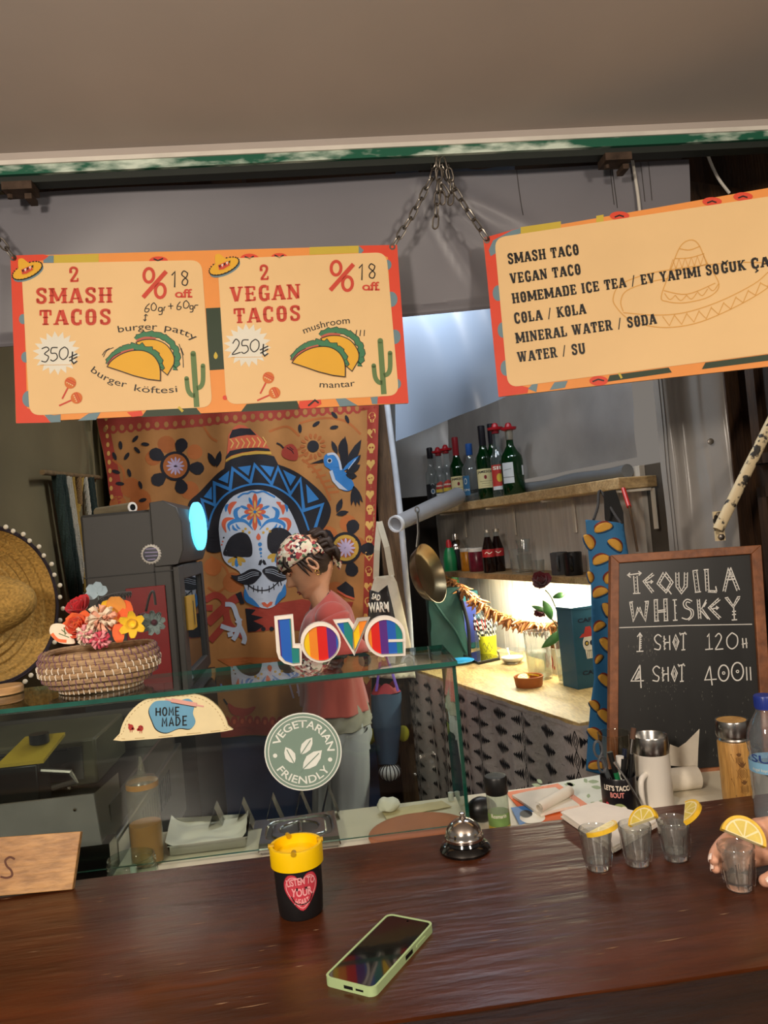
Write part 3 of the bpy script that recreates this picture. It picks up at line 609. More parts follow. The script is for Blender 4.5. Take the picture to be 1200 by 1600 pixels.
for x0, x1, y1 in ((800, 815, 340), (948, 960, 330), (992, 1003, 320), (1004, 1014, 318), (945, 955, 325)):
    mb.tube([tf(x0 + (x1 - x0) * i / 10, 240 + (y1 - 240) * i / 10) for i in range(11)], .0009, m_seam, 4)
tag(mb.build('tarp_blind'), 'grey tarpaulin blind rolled down a little way behind the hanging signs', 'tarp')
m_bsheet = TG('bluish hazy sheet', '#b9c4d0', .6, .25, haze=.88, hazecol='#7f8ea3', bscale=.4)
def sheet(px, fn, name, label, cat, mat, nu=30, nv=20, th=(0, .002, 0)):
    mb = MB(); mb.grid(fn, nu, nv, mat); return tag(mb.build(name), label, cat)
def bsf(u, v):
    # hangs from behind the tarp down to the slanting lower hem
    x = 618 + 185 * u; yt = 262; yb = 690 - 75 * u; p = PY(x, yt + (yb - yt) * v, 2.62 - .22 * u)
    return p + V((0, .02 * noise.noise((u * 3, v * 3, 1)) + .012 * sin((u * .8 - v * .5) * 14), 0))
sheet(0, bsf, 'plastic_sheet', 'milky blue plastic sheet hanging above the bottle shelf between the signs', 'plastic sheet', m_bsheet)
m_clear = TG('clear grey window pvc', '#c9c5c0', .8, .3, haze=.8, hazecol='#a5a19e')
def cwf(u, v):
    z = 1.69 + .72 * (1 - v); k = .010 * noise.noise((u * 6, v * 5, 2)) + .003 * sin(u * 30 + v * 6); c = wall(-.38, .02)
    return V((.31 + (c.x - .31) * u / .2, c.y + .02 * (1 - u / .2) + k, z)) if u < .2 else wall(-.38 + 1.68 * (u - .2) / .8, .02 + k, z)
sheet(0, cwf, 'window_sheet', 'clear grey plastic window sheet behind the row of liquor bottles', 'plastic sheet', m_clear, 60, 24)
# rolled bottom of the window sheet resting on the shelf, its open end sticking out at left
m_roll = TG('rolled clear pvc', '#aab0b6', 1.5, .14, haze=.62, hazecol='#8f9398', bump=.3, bscale=5)
mb = MB(); pa, pb = wall(-.3, -.026, 1.648), wall(1.30, -.026, 1.648); mb.tube([pa + (pb - pa) * i / 20 + V((0, 0, .002 * sin(i * .9))) for i in range(21)], [.022 + .002 * sin(i * 1.3) for i in range(21)], m_roll, 14)
tag(mb.build('sheet_roll'), 'rolled up bottom of the clear window sheet lying along the bottle shelf', 'plastic sheet')
m_tube = M('grey pvc tube roll', '#8e9096', .3, var=.1, scale=6); m_tubew = M('white hem', '#c8ccd2', .4)
pa = PY(620, 818, 3.02); pb = PY(715, 775, 3.45); mb = MB(); mb.tube([pa, pa + (pb - pa) * .5, pb], [.031, .036, .04], m_tube, 18); d = (pa - pb).normalized()
mb.lathe([(.034, -.004), (.034, .012), (.027, .012), (.027, -.004)], m_tubew, 20, pa, d); tag(mb.build('rolled_curtain'), 'grey rolled curtain tube with white rim poking out under the bottle shelf', 'rolled curtain')
# grey curtain column right of the shelves
m_col = TG('grey curtain pvc', '#b8b2ac', .8, .25, haze=.9, hazecol='#96918c', bump=.15, bscale=3)
def ccf(u, v):
    a_ = PY(1028, 700, 2.24); b_ = PY(1136, 700, 2.10); x = a_.x + (b_.x - a_.x) * u; y = a_.y + (b_.y - a_.y) * u; z = 2.42 - 1.55 * v
    k = .02 * sin(u * 8 + .5) + .012 * math.exp(-((u - .68 - .03 * sin(v * 12)) / .05) ** 2) + .006 * noise.noise((u * 4, v * 9, 5)); return (x, y - k, z)
mb = MB(); mb.grid(ccf, 40, 60, m_col)
CR = thing('curtain_strip', 'narrow grey plastic curtain strip left of the dark timber door', 'curtain', ccf(.5, 1)); mb.build('sheet', CR)
mb = MB()
for u in (.06, .1): mb.tube([V(ccf(u, i / 30)) + V((0, -.002, 0)) for i in range(31)], .0009, m_seam, 4)
mb.build('hem', CR)
mb = MB(); p = V(ccf(.84, .5)); z = PY(1110, 692, 2.15).z; p = PY(1110, 690, p.y - .004); mb.lathe([(.009, 0), (.009, .003), (.004, .004), (.0001, .004)], M('steel eyelet', '#8d8780', .3, 1), 14, p, (0, -1, 0)); mb.build('eyelet', CR)
# white cables at top right
m_cab = M('white cable', '#cfc9be', .5)
for lab, P in (('white cable running down the grey tarp behind the drinks sign', [(985, 225), (990, 262), (996, 300), (1000, 335)]), ('white cable drooping across the dark beams at upper right', [(1100, 222), (1108, 248), (1122, 278), (1140, 302)])):
    mb = MB(); mb.tube(cr([PY(x, y, 1.83 if x < 1050 else 1.95) for x, y in P], 5), .004, m_cab, 8); tag(mb.build('cable'), lab, 'cable')
# flaking cream brace pipe
m_flk = M('flaking cream paint', '#2f2a25', .6, var=.2, scale=26, col2='#d8c49c', lo=.42, hi=.46)
BR = thing('brace_pipe', 'flaking cream diagonal brace pipe bolted beside the dark door', 'pipe', PY(1122, 840, 2.02))
mb = MB(); mb.tube([PY(1122, 828, 1.98), PY(1175, 720, 1.97), PY(1270, 530, 1.95)], .0145, m_flk, 16); mb.build('pipe', BR)
mb = MB(); p = PY(1121, 822, 2.01); mb.box(p.x - .012, p.x + .014, 2.0, 2.008, p.z - .04, p.z + .04, m_flk); mb.build('bracket', BR)
for dz in (-.03, .03): mb = MB(); mb.lathe([(.009, 0), (.009, .006), (.005, .008), (.0001, .008)], M('steel bolt', '#777069', .35, 1), 6, (p.x + .001, 2.0, p.z + dz), (0, -1, 0)); mb.build('bolt', BR)
# ================================================================== tapestry
TY = 3.25
def tfold(x, z): return .010 * sin(x * 17 + z * 2) + .006 * sin(x * 41 - z * 3) + .022 * max(0, (x - .16) / .14) * sin(x * 62) * .6 + .006 * noise.noise((x * 4, z * 4, 1))
def tmap(px, py, l):
    p = PY(px, py, TY); p.y += tfold(p.x, p.z) - .0007 * l; return p
t_or = M('tapestry ochre', '#a4703c', .8, var=.22, scale=5, sheen=.2); t_or2 = M('tapestry burnt orange', '#a9602f', .8, var=.2, scale=6); t_red = M('tapestry red', '#9c3a2d', .8, var=.1); t_blk = M('tapestry navy black', '#17161f', .75, var=.1)
t_blu = M('tapestry blue', '#2f74b5', .75, var=.08); t_wht = M('tapestry bone white', '#b4bccb', .8, var=.05); t_gold = M('tapestry gold', '#bd963c', .75); t_coral = M('tapestry coral', '#c55a3c', .75, var=.08); t_ylw = M('tapestry sand', '#d3a75c', .75)
t_lil = M('tapestry lilac', '#b9a9c9', .75)
mb = MB(); a = Art(mb, tmap, 11)
TP = cr([(140, 590), (150, 660), (160, 705), (168, 750), (178, 800), (176, 900), (178, 1155)], 3) + [(370, 1152), (580, 1140)] + cr([(580, 1100), (582, 950), (588, 800), (590, 640), (592, 570)], 3)
a.poly(TP, t_or, 0)
# red borders: left, top scallops, right strip with hearts and skulls, bottom scallops
a.poly(cr([(140, 590), (152, 665), (164, 720), (170, 770), (178, 800), (176, 900), (177, 1150)], 4) + cr([(198, 1150), (195, 900), (194, 800), (186, 740), (176, 690), (168, 640), (160, 590)], 4), t_red, 1)
a.frame(140, 630, .4)
a.poly([(0, -80), (1130, -80), (1130, 20), (1060, 28), (700, 60), (380, 95), (40, 110)], t_red, 1)
for i in range(30): x = 60 + i * 34; a.disc((x, 100 - i * 2.9), (19, 24), t_red, 1, 10); a.disc((x, 102 - i * 2.9), (9, 12), t_or, 2, 8)
a.poly([(1085, 10), (1130, 0), (1118, 500), (1100, 900), (1095, 1180), (1062, 1180), (1068, 800), (1078, 400)], t_red, 1)
for i in range(18):
    y = 55 + i * 60; x = 1103 - (y - 55) * .022
    if i % 2: a.poly([(x, y + 22), (x - 17, y), (x - 14, y - 14), (x - 4, y - 14), (x, y - 6), (x + 5, y - 14), (x + 14, y - 13), (x + 15, y)], t_ylw, 2)
    else:
        a.disc((x, y - 3), (14, 16), t_ylw, 2, 12); a.poly([(x - 8, y + 8), (x + 8, y + 8), (x + 6, y + 20), (x - 6, y + 20)], t_ylw, 2); a.disc((x - 5, y - 2), 4, t_red, 3, 6); a.disc((x + 5, y - 2), 4, t_red, 3, 6)
for y in range(60, 400, 34): a.disc((60 + y * .07, y), (7, 10), t_ylw, 2, 8)
# faint orange blossoms and scrolls in the ground
for x, y, r in ((300, 160, 34), (250, 215, 30), (160, 330, 40), (200, 380, 44), (110, 395, 34), (390, 340, 36), (410, 190, 30), (960, 740, 44), (1040, 560, 40), (930, 520, 40), (1010, 470, 34), (560, 700, 40), (480, 640, 36)): a.disc((x, y), r, t_or2, 1, 14)
for P in ([(90, 220), (130, 260), (140, 330), (190, 370)], [(440, 80), (470, 130), (500, 150)], [(820, 80), (900, 60), (1000, 70), (1060, 120)], [(700, 110), (770, 90), (820, 130)], [(830, 220), (880, 260), (920, 330), (940, 380)], [(470, 600), (530, 640), (540, 700), (500, 740), (460, 720)]): a.line(P, 9, t_or2, 1, smooth=5)
for i in range(9): a.line([(800 + i * 17, 190 + i * 20), (838 + i * 17, 170 + i * 22)], 9, t_or2, 1)
# big black flowers
def bloom(c, r, pl, angs, inner, rays):
    for g in angs: a.petal(c, pl, pl * .82, g, t_blk, 3, r * .8)
    a.disc(c, r, t_blk, 4, 26); a.disc(c, r * .82, inner, 5, 26)
    for i in range(rays): g = 2 * pi * i / rays; a.petal(c, r * .62, r * .16, g, t_lil, 6)
bloom((335, 245), 58, 66, (-1.3, .1, 1.3, 2.45, -2.6), t_or2, 12)
bloom((1000, 565), 62, 66, (-1.25, .05, 1.3, 2.45, -2.6), t_gold, 12); a.disc((1000, 565), 38, t_or2, 5.5, 20)
for i in range(12): g = 2 * pi * i / 12; a.petal((1000, 565), 30, 10, g, t_lil, 6.2)
for x, y, g in ((122, 165, 1.5), (180, 140, -.8), (220, 162, 0.1), (98, 207, 1.2), (145, 207, -1), (187, 184, .8), (103, 268, .3), (154, 272, 1.3), (118, 314, .1), (200, 320, 1.2), (210, 379, -.2), (822, 100, 1.5), (885, 82, -.6), (955, 96, -.2), (1006, 62, 1.2), (956, 48, .8)): a.disc((x, y), (17, 7.5), t_blk, 4, 10, ang=g)
for p, q, w_ in (((492, 248), (462, 192), 26), ((498, 250), (512, 186), 26), ((968, 200), (945, 148), 20), ((974, 200), (992, 136), 22), ((965, 428), (986, 372), 24), ((962, 436), (1012, 424), 22)): a.leaf(p, q, w_, t_blk, 4)
# cone of the hat
a.frame(300, 660, .2)
a.poly([(272, 300), (290, 100), (330, 40), (365, 18), (410, 25), (470, 60), (560, 140), (612, 218), (500, 225), (380, 245)], t_coral, 3)
a.poly([(298, 108), (318, 62), (380, 46), (455, 48), (505, 100), (430, 98), (370, 108), (296, 130)], t_blk, 4)
for i in range(7): x = 300 + i * 42; a.line([(x, 132 - i * 3), (x + 26, 165 - i * 2), (x + 6, 205 - i * 2)], 9, t_ylw, 4)
a.poly([(270, 268), (300, 225), (400, 202), (520, 198), (600, 204), (612, 222), (500, 220), (390, 235), (310, 262), (268, 292)], t_blk, 5)
a.poly([(268, 294), (320, 262), (400, 238), (500, 224), (614, 226), (622, 250), (520, 248), (400, 258), (310, 288), (266, 312)], t_gold, 5)
a.poly([(255, 370), (265, 318), (330, 280), (440, 252), (560, 250), (640, 262), (672, 325), (560, 370), (400, 380)], t_blk, 4)
# brim
O_ = cr([(-30, 640), (60, 540), (200, 400), (330, 330), (470, 308), (640, 318), (800, 380), (940, 480), (1040, 580), (1085, 680), (1060, 780), (1000, 860), (930, 905), (870, 1000), (500, 900), (220, 1010), (130, 1012), (105, 985), (90, 900), (20, 760)], 4, True); a.poly(O_, t_blk, 4)
def ring(t, r):   # brim point: t 0..1 left to right, r 0 inner arc, 1 outer edge
    I = cr([(120, 840), (160, 700), (250, 580), (380, 505), (520, 482), (660, 510), (780, 590), (860, 700), (930, 895)], 6); E = cr([(60, 640), (90, 560), (200, 440), (330, 350), (480, 325), (640, 335), (790, 395), (960, 530), (1075, 725)], 6)
    k = t * (len(I) - 1); i = min(int(k), len(I) - 2); f = k - i; p = [I[i][q] + (I[i + 1][q] - I[i][q]) * f for q in (0, 1)]; e = [E[i][q] + (E[i + 1][q] - E[i][q]) * f for q in (0, 1)]
    return (p[0] + (e[0] - p[0]) * r, p[1] + (e[1] - p[1]) * r)
a.line([ring(i / 40, 0) for i in range(41)], 15, t_blu, 6)
Z = []; NZ = 7
for i in range(NZ): Z += [ring((i + .15) / NZ, .1), ring((i + .55) / NZ, .95)]
Z.append(ring(1, .12)); a.line(Z, 26, t_blu, 6)
for i in range(NZ - 1): a.poly([ring((i + .78) / NZ, .93), ring((i + 1.14) / NZ, .42), ring((i + 1.38) / NZ, .93)], t_blu, 6)
a.poly([ring(.045, .9), ring(.03, .4), ring(.0, .8)], t_blu, 6)
# skull
SK = cr([(470, 530), (330, 575), (245, 680), (212, 800), (215, 900), (240, 1050), (290, 1115), (370, 1165), (405, 1260), (430, 1340), (490, 1420), (580, 1450), (650, 1430), (700, 1370), (730, 1280), (760, 1180), (850, 1080), (870, 1000), (850, 900), (800, 760), (730, 640), (600, 545)], 3, True)
a.poly(SK, t_wht, 7)
a.line([(360, 590), (400, 560), (440, 555), (470, 540), (510, 550), (560, 540), (610, 565), (650, 585)], 14, t_blu, 8, smooth=3)
a.poly([(255, 1040), (258, 980), (300, 900), (370, 860), (430, 872), (465, 930), (475, 1000), (462, 1046), (400, 1052)], t_blk, 8, 4); a.poly([(590, 960), (594, 880), (640, 826), (720, 830), (780, 880), (808, 950), (760, 1000), (640, 1026), (604, 1000)], t_blk, 8, 4)
c0 = (494, 700)
for i in range(8):
    g = -pi / 2 + i * pi / 4; l = (145 if i in (0, 4) else 85); a.petal(c0, l, 42, g, t_coral, 8); a.petal(c0, l * .62, 16, g, t_ylw, 9); a.petal(c0, 85, 24, g + pi / 8, t_blu, 8, 38)
a.disc(c0, 12, t_blu, 10)
def crescent(P, w_, m): a.line(P, w_, m, 8, smooth=5, taper=True)
for sx in (1, -1):
    X = lambda x: x if sx == 1 else 1010 - x
    crescent([(X(300), 720), (X(300), 670), (X(320), 640), (X(352), 622)], 40, t_coral); crescent([(X(268), 700), (X(272), 660), (X(290), 640)], 24, t_blu); crescent([(X(385), 760), (X(350), 740), (X(345), 690), (X(385), 660)], 34, t_blu)
    crescent([(X(270), 860), (X(250), 800), (X(270), 760), (X(330), 750)], 36, t_coral); crescent([(X(480), 840), (X(420), 775), (X(350), 765), (X(290), 800), (X(300), 850)], 32, t_blu); crescent([(X(320), 800), (X(330), 830), (X(360), 845)], 20, t_blu); crescent([(X(345), 790), (X(360), 820), (X(380), 832)], 16, t_blu)
    for i, y in enumerate((900, 930, 955)): a.disc((X(250 - i * 8), y), 7, t_blk if i == 0 else t_coral, 8, 8)
    for g, m in ((2.6, t_gold), (2.0, t_gold), (1.55, t_blu), (1.1, t_gold), (.5, t_gold)): a.petal((X(350), 1050 - (sx < 0) * 30), 80, 34, g, m, 8)
    for x, y in ((420, 832), (450, 860), (400, 850)): a.disc((X(x), y), 11, t_gold, 8, 8)
a.petal((522, 865), 55, 38, pi / 2, t_coral, 8)
for y, r in ((952, 16), (990, 13), (1020, 10), (1045, 7)): a.disc((534 + (y - 952) * .1, y), r, t_blu, 8, 12)
a.poly([(520, 1112), (530, 1078), (548, 1068), (552, 1090), (540, 1116)], t_blk, 8); a.poly([(585, 1110), (572, 1078), (556, 1068), (552, 1090), (566, 1112)], t_blk, 8)
for sx in (1, -1):
    Q = [(548, 1175), (500, 1145), (450, 1148), (400, 1175), (350, 1195), (305, 1195), (350, 1240), (420, 1268), (480, 1258), (525, 1215)]
    Q = Q if sx == 1 else [(1100 - x, y - 22) for x, y in Q]; a.poly(cr(Q, 3, True), t_blk, 9)
    for k in (0, 16, 32): P = [(525, 1172 + k * .6), (470, 1168 + k), (410, 1195 + k), (360, 1210 + k * .7)]; a.line([(x if sx == 1 else 1100 - x, y - (sx < 0) * 22) for x, y in P], 3.5, t_wht, 10, smooth=3)
a.line([(440, 1270), (490, 1300), (550, 1310), (620, 1295), (680, 1240)], 9, t_blk, 9, smooth=4)
for x, y, d in ((442, 1282, 0), (484, 1297, 0), (518, 1300, 0), (550, 1310, 0), (606, 1300, 0), (640, 1283, 3), (672, 1255, 6), (694, 1250, 6)): a.line([(x - d, y - 26), (x + d, y + 24)], 7, t_blk, 9)
crescent([(415, 1300), (430, 1370), (470, 1400), (530, 1440)], 50, t_blu); crescent([(725, 1265), (715, 1330), (690, 1360), (650, 1425)], 50, t_blu)
a.poly([(545, 1405), (570, 1400), (590, 1418), (612, 1398), (634, 1400), (625, 1425), (592, 1444), (560, 1430)], t_coral, 8)
# chili near the hat, sun flower, hummingbird
a.poly([(700, 220), (730, 180), (780, 168), (820, 210), (830, 270), (810, 298), (750, 290), (705, 262)], t_red, 4, 3); a.line([(660, 158), (690, 172), (715, 198)], 12, t_blk, 5, smooth=3); a.line([(740, 195), (780, 220), (795, 245)], 6, t_blk, 5); a.line([(760, 190), (792, 215)], 5, t_blk, 5)
for i in range(14): a.petal((946, 188), 46, 26, 2 * pi * i / 14, t_or2, 3, 56)
a.disc((946, 188), 46, t_blk, 4)
a.frame(140, 630, .4)
a.poly([(915, 215), (925, 200), (950, 196), (975, 215), (985, 255), (1010, 280), (1034, 320), (1015, 342), (985, 338), (955, 300), (940, 262), (918, 245)], t_blu, 5, 3); a.line([(928, 202), (955, 200), (974, 225), (982, 262)], 9, t_wht, 6, smooth=4); a.poly([(936, 268), (948, 262), (960, 300), (995, 330), (1010, 342), (975, 335), (948, 305)], t_wht, 6)
a.poly([(860, 237), (912, 218), (914, 232)], t_blk, 5); a.disc((937, 226), 10, t_wht, 6, 12); a.disc((937, 226), 6.5, t_blk, 7, 10)
for p, q, w_ in (((990, 262), (998, 128), 34), ((1000, 262), (1062, 140), 34), ((1005, 262), (1060, 200), 30), ((1000, 272), (1058, 240), 32), ((1000, 280), (1045, 285), 28)): a.leaf(p, q, w_, t_blk, 6)
a.leaf((985, 268), (1052, 205), 16, t_blu, 7); a.line([(1010, 258), (1040, 218)], 3, t_wht, 8)
for q in ((1022, 400), (1040, 404), (1056, 402), (1068, 388)): a.leaf((1032, 322), q, 16, t_blk, 6)
# accordion red arm, trumpet, hands, collar, chilies below
a.poly([(608, 802), (830, 765), (1000, 800), (1000, 905), (740, 880), (622, 895)], t_red, 3); a.poly([(608, 802), (650, 806), (632, 825), (680, 835), (640, 850), (682, 868), (650, 890), (618, 894)], t_blk, 4)
for x in (680, 712): a.disc((x, 880), 9, t_blk, 5, 10)
for P, w_ in (([(450, 770), (490, 750), (525, 770), (535, 830), (550, 870), (600, 910)], 26), ([(460, 860), (560, 770), (600, 755)], 34), ([(470, 930), (540, 850)], 26), ([(440, 800), (480, 800)], 24)): a.line(P, w_, t_red, 4, smooth=4)
a.poly([(570, 745), (592, 735), (606, 782), (590, 785)], t_blk, 5)
for P in ([(530, 785), (560, 790), (575, 830), (585, 860), (575, 900), (560, 925)], [(512, 870), (560, 885), (580, 880)], [(590, 840), (575, 860)], [(585, 870), (605, 915), (600, 940)], [(560, 900), (540, 905)]): a.line(P, 18, t_wht, 6, smooth=4)
a.poly([(965, 720), (1000, 695), (1030, 720), (1035, 760), (985, 745)], t_blk, 4); a.line([(968, 732), (1000, 752), (1034, 764)], 8, t_coral, 5); a.poly([(985, 775), (1030, 775), (1020, 805), (1000, 800)], t_red, 4)
a.frame(300, 820, .3)
for P in ([(190, 930), (220, 970), (280, 980), (330, 950)],): a.line(cr(P, 4), 44, t_red, 4, taper=True); a.line([(185, 935), (165, 905)], 8, t_blk, 5)
a.poly([(130, 700), (300, 690), (620, 690), (640, 760), (300, 720), (200, 740)], t_or2, 3)
for i in range(3): a.line([(500 + i * 42, 800 - i * 10), (530 + i * 30, 900 - i * 10)], 10, t_lil, 4)
a.line([(545, 870), (580, 860)], 8, t_lil, 4)
a.frame(300, 1040, .3167)
a.poly([(-400, 352), (180, 352), (560, 330), (880, 320), (880, 268), (-400, 290)], t_red, 3)
for i in range(22): x = -20 + i * 38; a.disc((x, 275), (18, 26), t_red, 3, 10); a.disc((x, 278), (8, 13), t_coral, 4, 8)
tag(mb.build('tapestry', sharp=60), 'orange wall tapestry printed with a sugar skull wearing a black and blue sombrero', 'tapestry')
m_navy = M('navy cloth', '#2c3f63', .8, var=.15, scale=8, sheen=.2)
mb = MB(); pl, pr_ = PY(150, 1150, 3.28), PY(585, 1140, 3.28)
mb.grid(lambda u, v: (pl.x + (pr_.x - pl.x) * u, 3.29 + .015 * sin(u * 22 + v * 3) + .008 * noise.noise((u * 8, v * 9, 2)), .86 * (1 - v)), 60, 30, m_navy, th=(0, .004, 0))
tag(mb.build('floor_cloth'), 'dark navy cloth hanging below the tapestry behind the glass case', 'cloth')
# ================================================================== bar counter and what stands on it
m_cnt = WOOD('worn brown varnish', '#381a0b', '#5a2c13', .3, 1.6, (1, 6, 6), .2)
m_cnt2 = WOOD('darker brown fascia', '#1e0f08', '#361c10', .45, 2.2, (1, 9, 9), .4)
CT = thing('bar_counter', 'long dark brown varnished wooden bar counter along the front', 'counter', (.2, 1.08, 0))
mb = MB(); ys = [.832, .985, 1.15, 1.305]
for y0, y1 in zip(ys, ys[1:]): mb.box(-1.05, 1.5, y0, y1 - .0006, .955, 1.0, m_cnt)
TOPMB = mb
mb = MB(); mb.grid(lambda u, v: (-1.05 + 2.55 * u, .830 - .075 * v - .004 * noise.noise((u * 20, 0, 1)), .9985 - .006 * v - .004 * abs(noise.noise((u * 14, v * 2, 4)))), 60, 6, m_cnt2, th=(0, 0, -.05)); mb.build('nosing', CT)
mb = MB(); mb.box(-1.05, 1.5,   .84, .87, 0, .955, m_cnt2)
for i in range(9): mb.box(-1.05 + i * .31, -1.03 + i * .31,   .832, .842, 0, .945, m_cnt2)
mb.build('front_panel', CT)
# pale scratches and chips in the varnish
m_scr = M('bare wood scratch', '#8d6f54', .6, var=.2)
mb = TOPMB; rs = random.Random(3)
for i in range(90):
    x = rs.uniform(-.55, .8); y = rs.uniform(.88, 1.29); l = rs.uniform(.004, .02) if i > 8 else rs.uniform(.02, .05); w_ = rs.uniform(.0004, .0012)
    mb.add([(x, y, 1.0003), (x + l * .5, y - w_, 1.0003), (x + l, y + l * .05, 1.0003), (x + l * .4, y + w_, 1.0003)], [(0, 1, 2, 3)], m_scr)
mb.build('top', CT)
# phone
m_case = M('sage green case', '#a7bf8b', .5, var=.03); m_scrn = M('phone glass', '#07080a', .04, spec=.7, coat=.6); m_port = M('dark port', '#0b0b0b', .5)
pA, pB, pC, pD = [PZ(x, y, 1.008) for x, y in ((509, 1528), (581, 1544), (677, 1446), (608, 1431))]
ex = ((pB - pA) + (pC - pD)).normalized(); ey = V((-ex.y, ex.x, 0)); pc = (pA + pB + pC + pD) / 4; W_, H_ = .0685, .155
PH = thing('phone', 'phone in a sage green case lying face up on the bar', 'phone', (pc.x, pc.y, 1.0), atan2(ex.y, ex.x))
def rr(w_, h_, r, n=6): return [(sx * (w_ / 2 - r) + r * cos(t), sy * (h_ / 2 - r) + r * sin(t)) for sx, sy, t0 in ((1, 1, 0), (-1, 1, pi / 2), (-1, -1, pi), (1, -1, 3 * pi / 2)) for t in [t0 + pi / 2 * i / n for i in range(n + 1)]]
T = WM[PH.name]
mb = MB(T); mb.prism(rr(W_, H_, .009), (0, 0, 0), (1, 0, 0), (0, 1, 0), (0, 0, .0085), m_case)
O2, I2 = rr(W_, H_, .009), rr(W_ - .0055, H_ - .0055, .007); n = len(O2)
mb.add([(x, y, .0085) for x, y in O2] + [(x, y, .0103) for x, y in O2] + [(x, y, .0103) for x, y in I2] + [(x, y, .0086) for x, y in I2], [(k * n + i, k * n + (i + 1) % n, (k + 1) * n + (i + 1) % n, (k + 1) * n + i) for k in range(3) for i in range(n)], m_case)
PHC = mb.build('phone_case', PH, sharp=50)
mb = MB(T); mb.prism(rr(W_ - .006, H_ - .006, .0068), (0, 0, .0086), (1, 0, 0), (0, 1, 0), (0, 0, .0011), m_scrn); mb.lathe([(.0016, .0098), (.0001, .0098)], m_port, 10, (0, H_ / 2 - .009, 0)); mb.build('screen', PH)
mb = MB(T)
for b_ in ((-.006, .006, -H_ / 2 - .0003, -H_ / 2 + .001, .003, .0066), (.010, .020, -H_ / 2 - .0003, -H_ / 2 + .001, .0038, .006), (W_ / 2 - .001, W_ / 2 + .0003, -.002, .016, .0025, .0075)):
    mb = MB(T); mb.box(*b_, m_port); mb.build('port', PHC)
mb = MB(T); mb.box(W_ / 2 - .001, W_ / 2 + .0009, .026, .05, .0038, .0062, m_case); mb.build('button', PHC)
# ashtray cup
m_bc = M('matte black cup', '#141214', .55, var=.05); m_yl = M('yellow plastic', '#f2c500', .35, var=.03); m_hr = M('heart red', '#c23b4a', .45); m_hp = M('heart pink', '#eaa0a4', .45); m_hd = M('heart crimson', '#8f1e2c', .45)
ap = PZ(471, 1424, 1.0); ap.z = 1.0
AC = thing('ashtray_cup', 'black ashtray cup with a yellow lid and a heart sticker', 'ashtray', ap)
mb = MB(); mb.lathe([(.0285, 0), (.0305, .003), (.0325, .03), (.0335, .078), (.031, .078), (.030, .01), (.0001, .01)], m_bc, 48, ap); mb.build('cup', AC)
mb = MB(); def_n = lambda a_: 1
mb.lathe([(.0335, .068), (.0368, .069), (.0372, .092), (.0362, .0955), (.0322, .0955), (.0312, .083), (.012, .081), (.0001, .0805)], m_yl, 48, ap, cap0=False)
lid = mb.build('lid', AC)
for g in (pi / 2 + .35, -pi / 2 - .05, .1, pi):
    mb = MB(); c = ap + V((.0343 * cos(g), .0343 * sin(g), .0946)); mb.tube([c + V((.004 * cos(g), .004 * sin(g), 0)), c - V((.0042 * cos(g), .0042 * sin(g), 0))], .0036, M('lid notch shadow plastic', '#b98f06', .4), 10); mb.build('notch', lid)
hd = (CAM - ap); ha = atan2(hd.y, hd.x) + .08
mb = MB(); fm = cylmap(ap, lambda y: .0316 + .035 * (y) * .55 / 1.0 * .06 + .0012, ha, 0)
fm = cylmap(ap, lambda y: .0325 + (.0335 - .0325) * (y - .03) / .048 + .0002, ha, 0); a = Art(mb, fm, .004)
HP = cr([(0, -1), (.55, -.5), (.92, .05), (.95, .5), (.7, .85), (.32, .85), (0, .55), (-.32, .85), (-.7, .85), (-.95, .5), (-.92, .05), (-.55, -.5)], 4, True)
def heart(k): return [(x * .0255 * k, .042 + y * .0265 * k) for x, y in HP]
a.poly(heart(1), m_hd, 1); a.poly(heart(.97), m_hr, 2); a.line(heart(.84), .0012, m_hp, 3, True); 
a.ml = .006
a.txt('LISTEN TO', (-.0185, .0495), (.0185, .0495), .0095, m_hp, 4, bulge=.0022, bold=.04, flip=-1); a.txt('YOUR', (-.015, .037), (.015, .037), .0105, m_hp, 4, bulge=-.001, bold=.05, flip=-1); a.txt('HEART', (-.011, .026), (.011, .026), .0085, m_hp, 4, bulge=-.002, bold=.04, flip=-1)
a.line([(-.0145, .037), (-.009, .028), (0, .025), (.009, .028), (.0145, .037)], .0013, c_blk, 6, smooth=4); a.disc((-.006, .046), (.001, .0025), c_blk, 6, 8); a.line([(.004, .048), (.008, .0445)], .001, c_blk, 6); a.line([(.008, .048), (.004, .0445)], .001, c_blk, 6)
mb.build('sticker', AC)
# service bell
m_chr = M('brushed chrome', '#c9c2bb', .16, 1, var=.06, scale=30); m_gb = M('gloss black base', '#0d0c0c', .12, coat=.5)
bp_ = PZ(727, 1328, 1.0); bp_.z = 1.0
BL = thing('service_bell', 'chrome service bell on a round black base at the back of the bar', 'bell', bp_)
mb = MB(); mb.lathe([(.040, 0), (.041, .004), (.037, .010), (.030, .013), (.028, .017), (.0001, .017)], m_gb, 40, bp_); mb.build('base', BL)
mb = MB(); mb.lathe([(.030, .0185), (.0312, .0195), (.0312, .023), (.0298, .0245)] + [(.0298 * cos(t), .0245 + .026 * sin(t)) for t in [pi / 2 * i / 10 for i in range(1, 10)]] + [(.006, .0508), (.0001, .0509)], m_chr, 40, bp_); mb.build('dome', BL)
mb = MB(); mb.lathe([(.0055, .0505), (.0055, .053), (.003, .0535), (.003, .057), (.0045, .0575), (.0045, .0595), (.0001, .0608)], m_chr, 18, bp_); mb.build('plunger', BL)
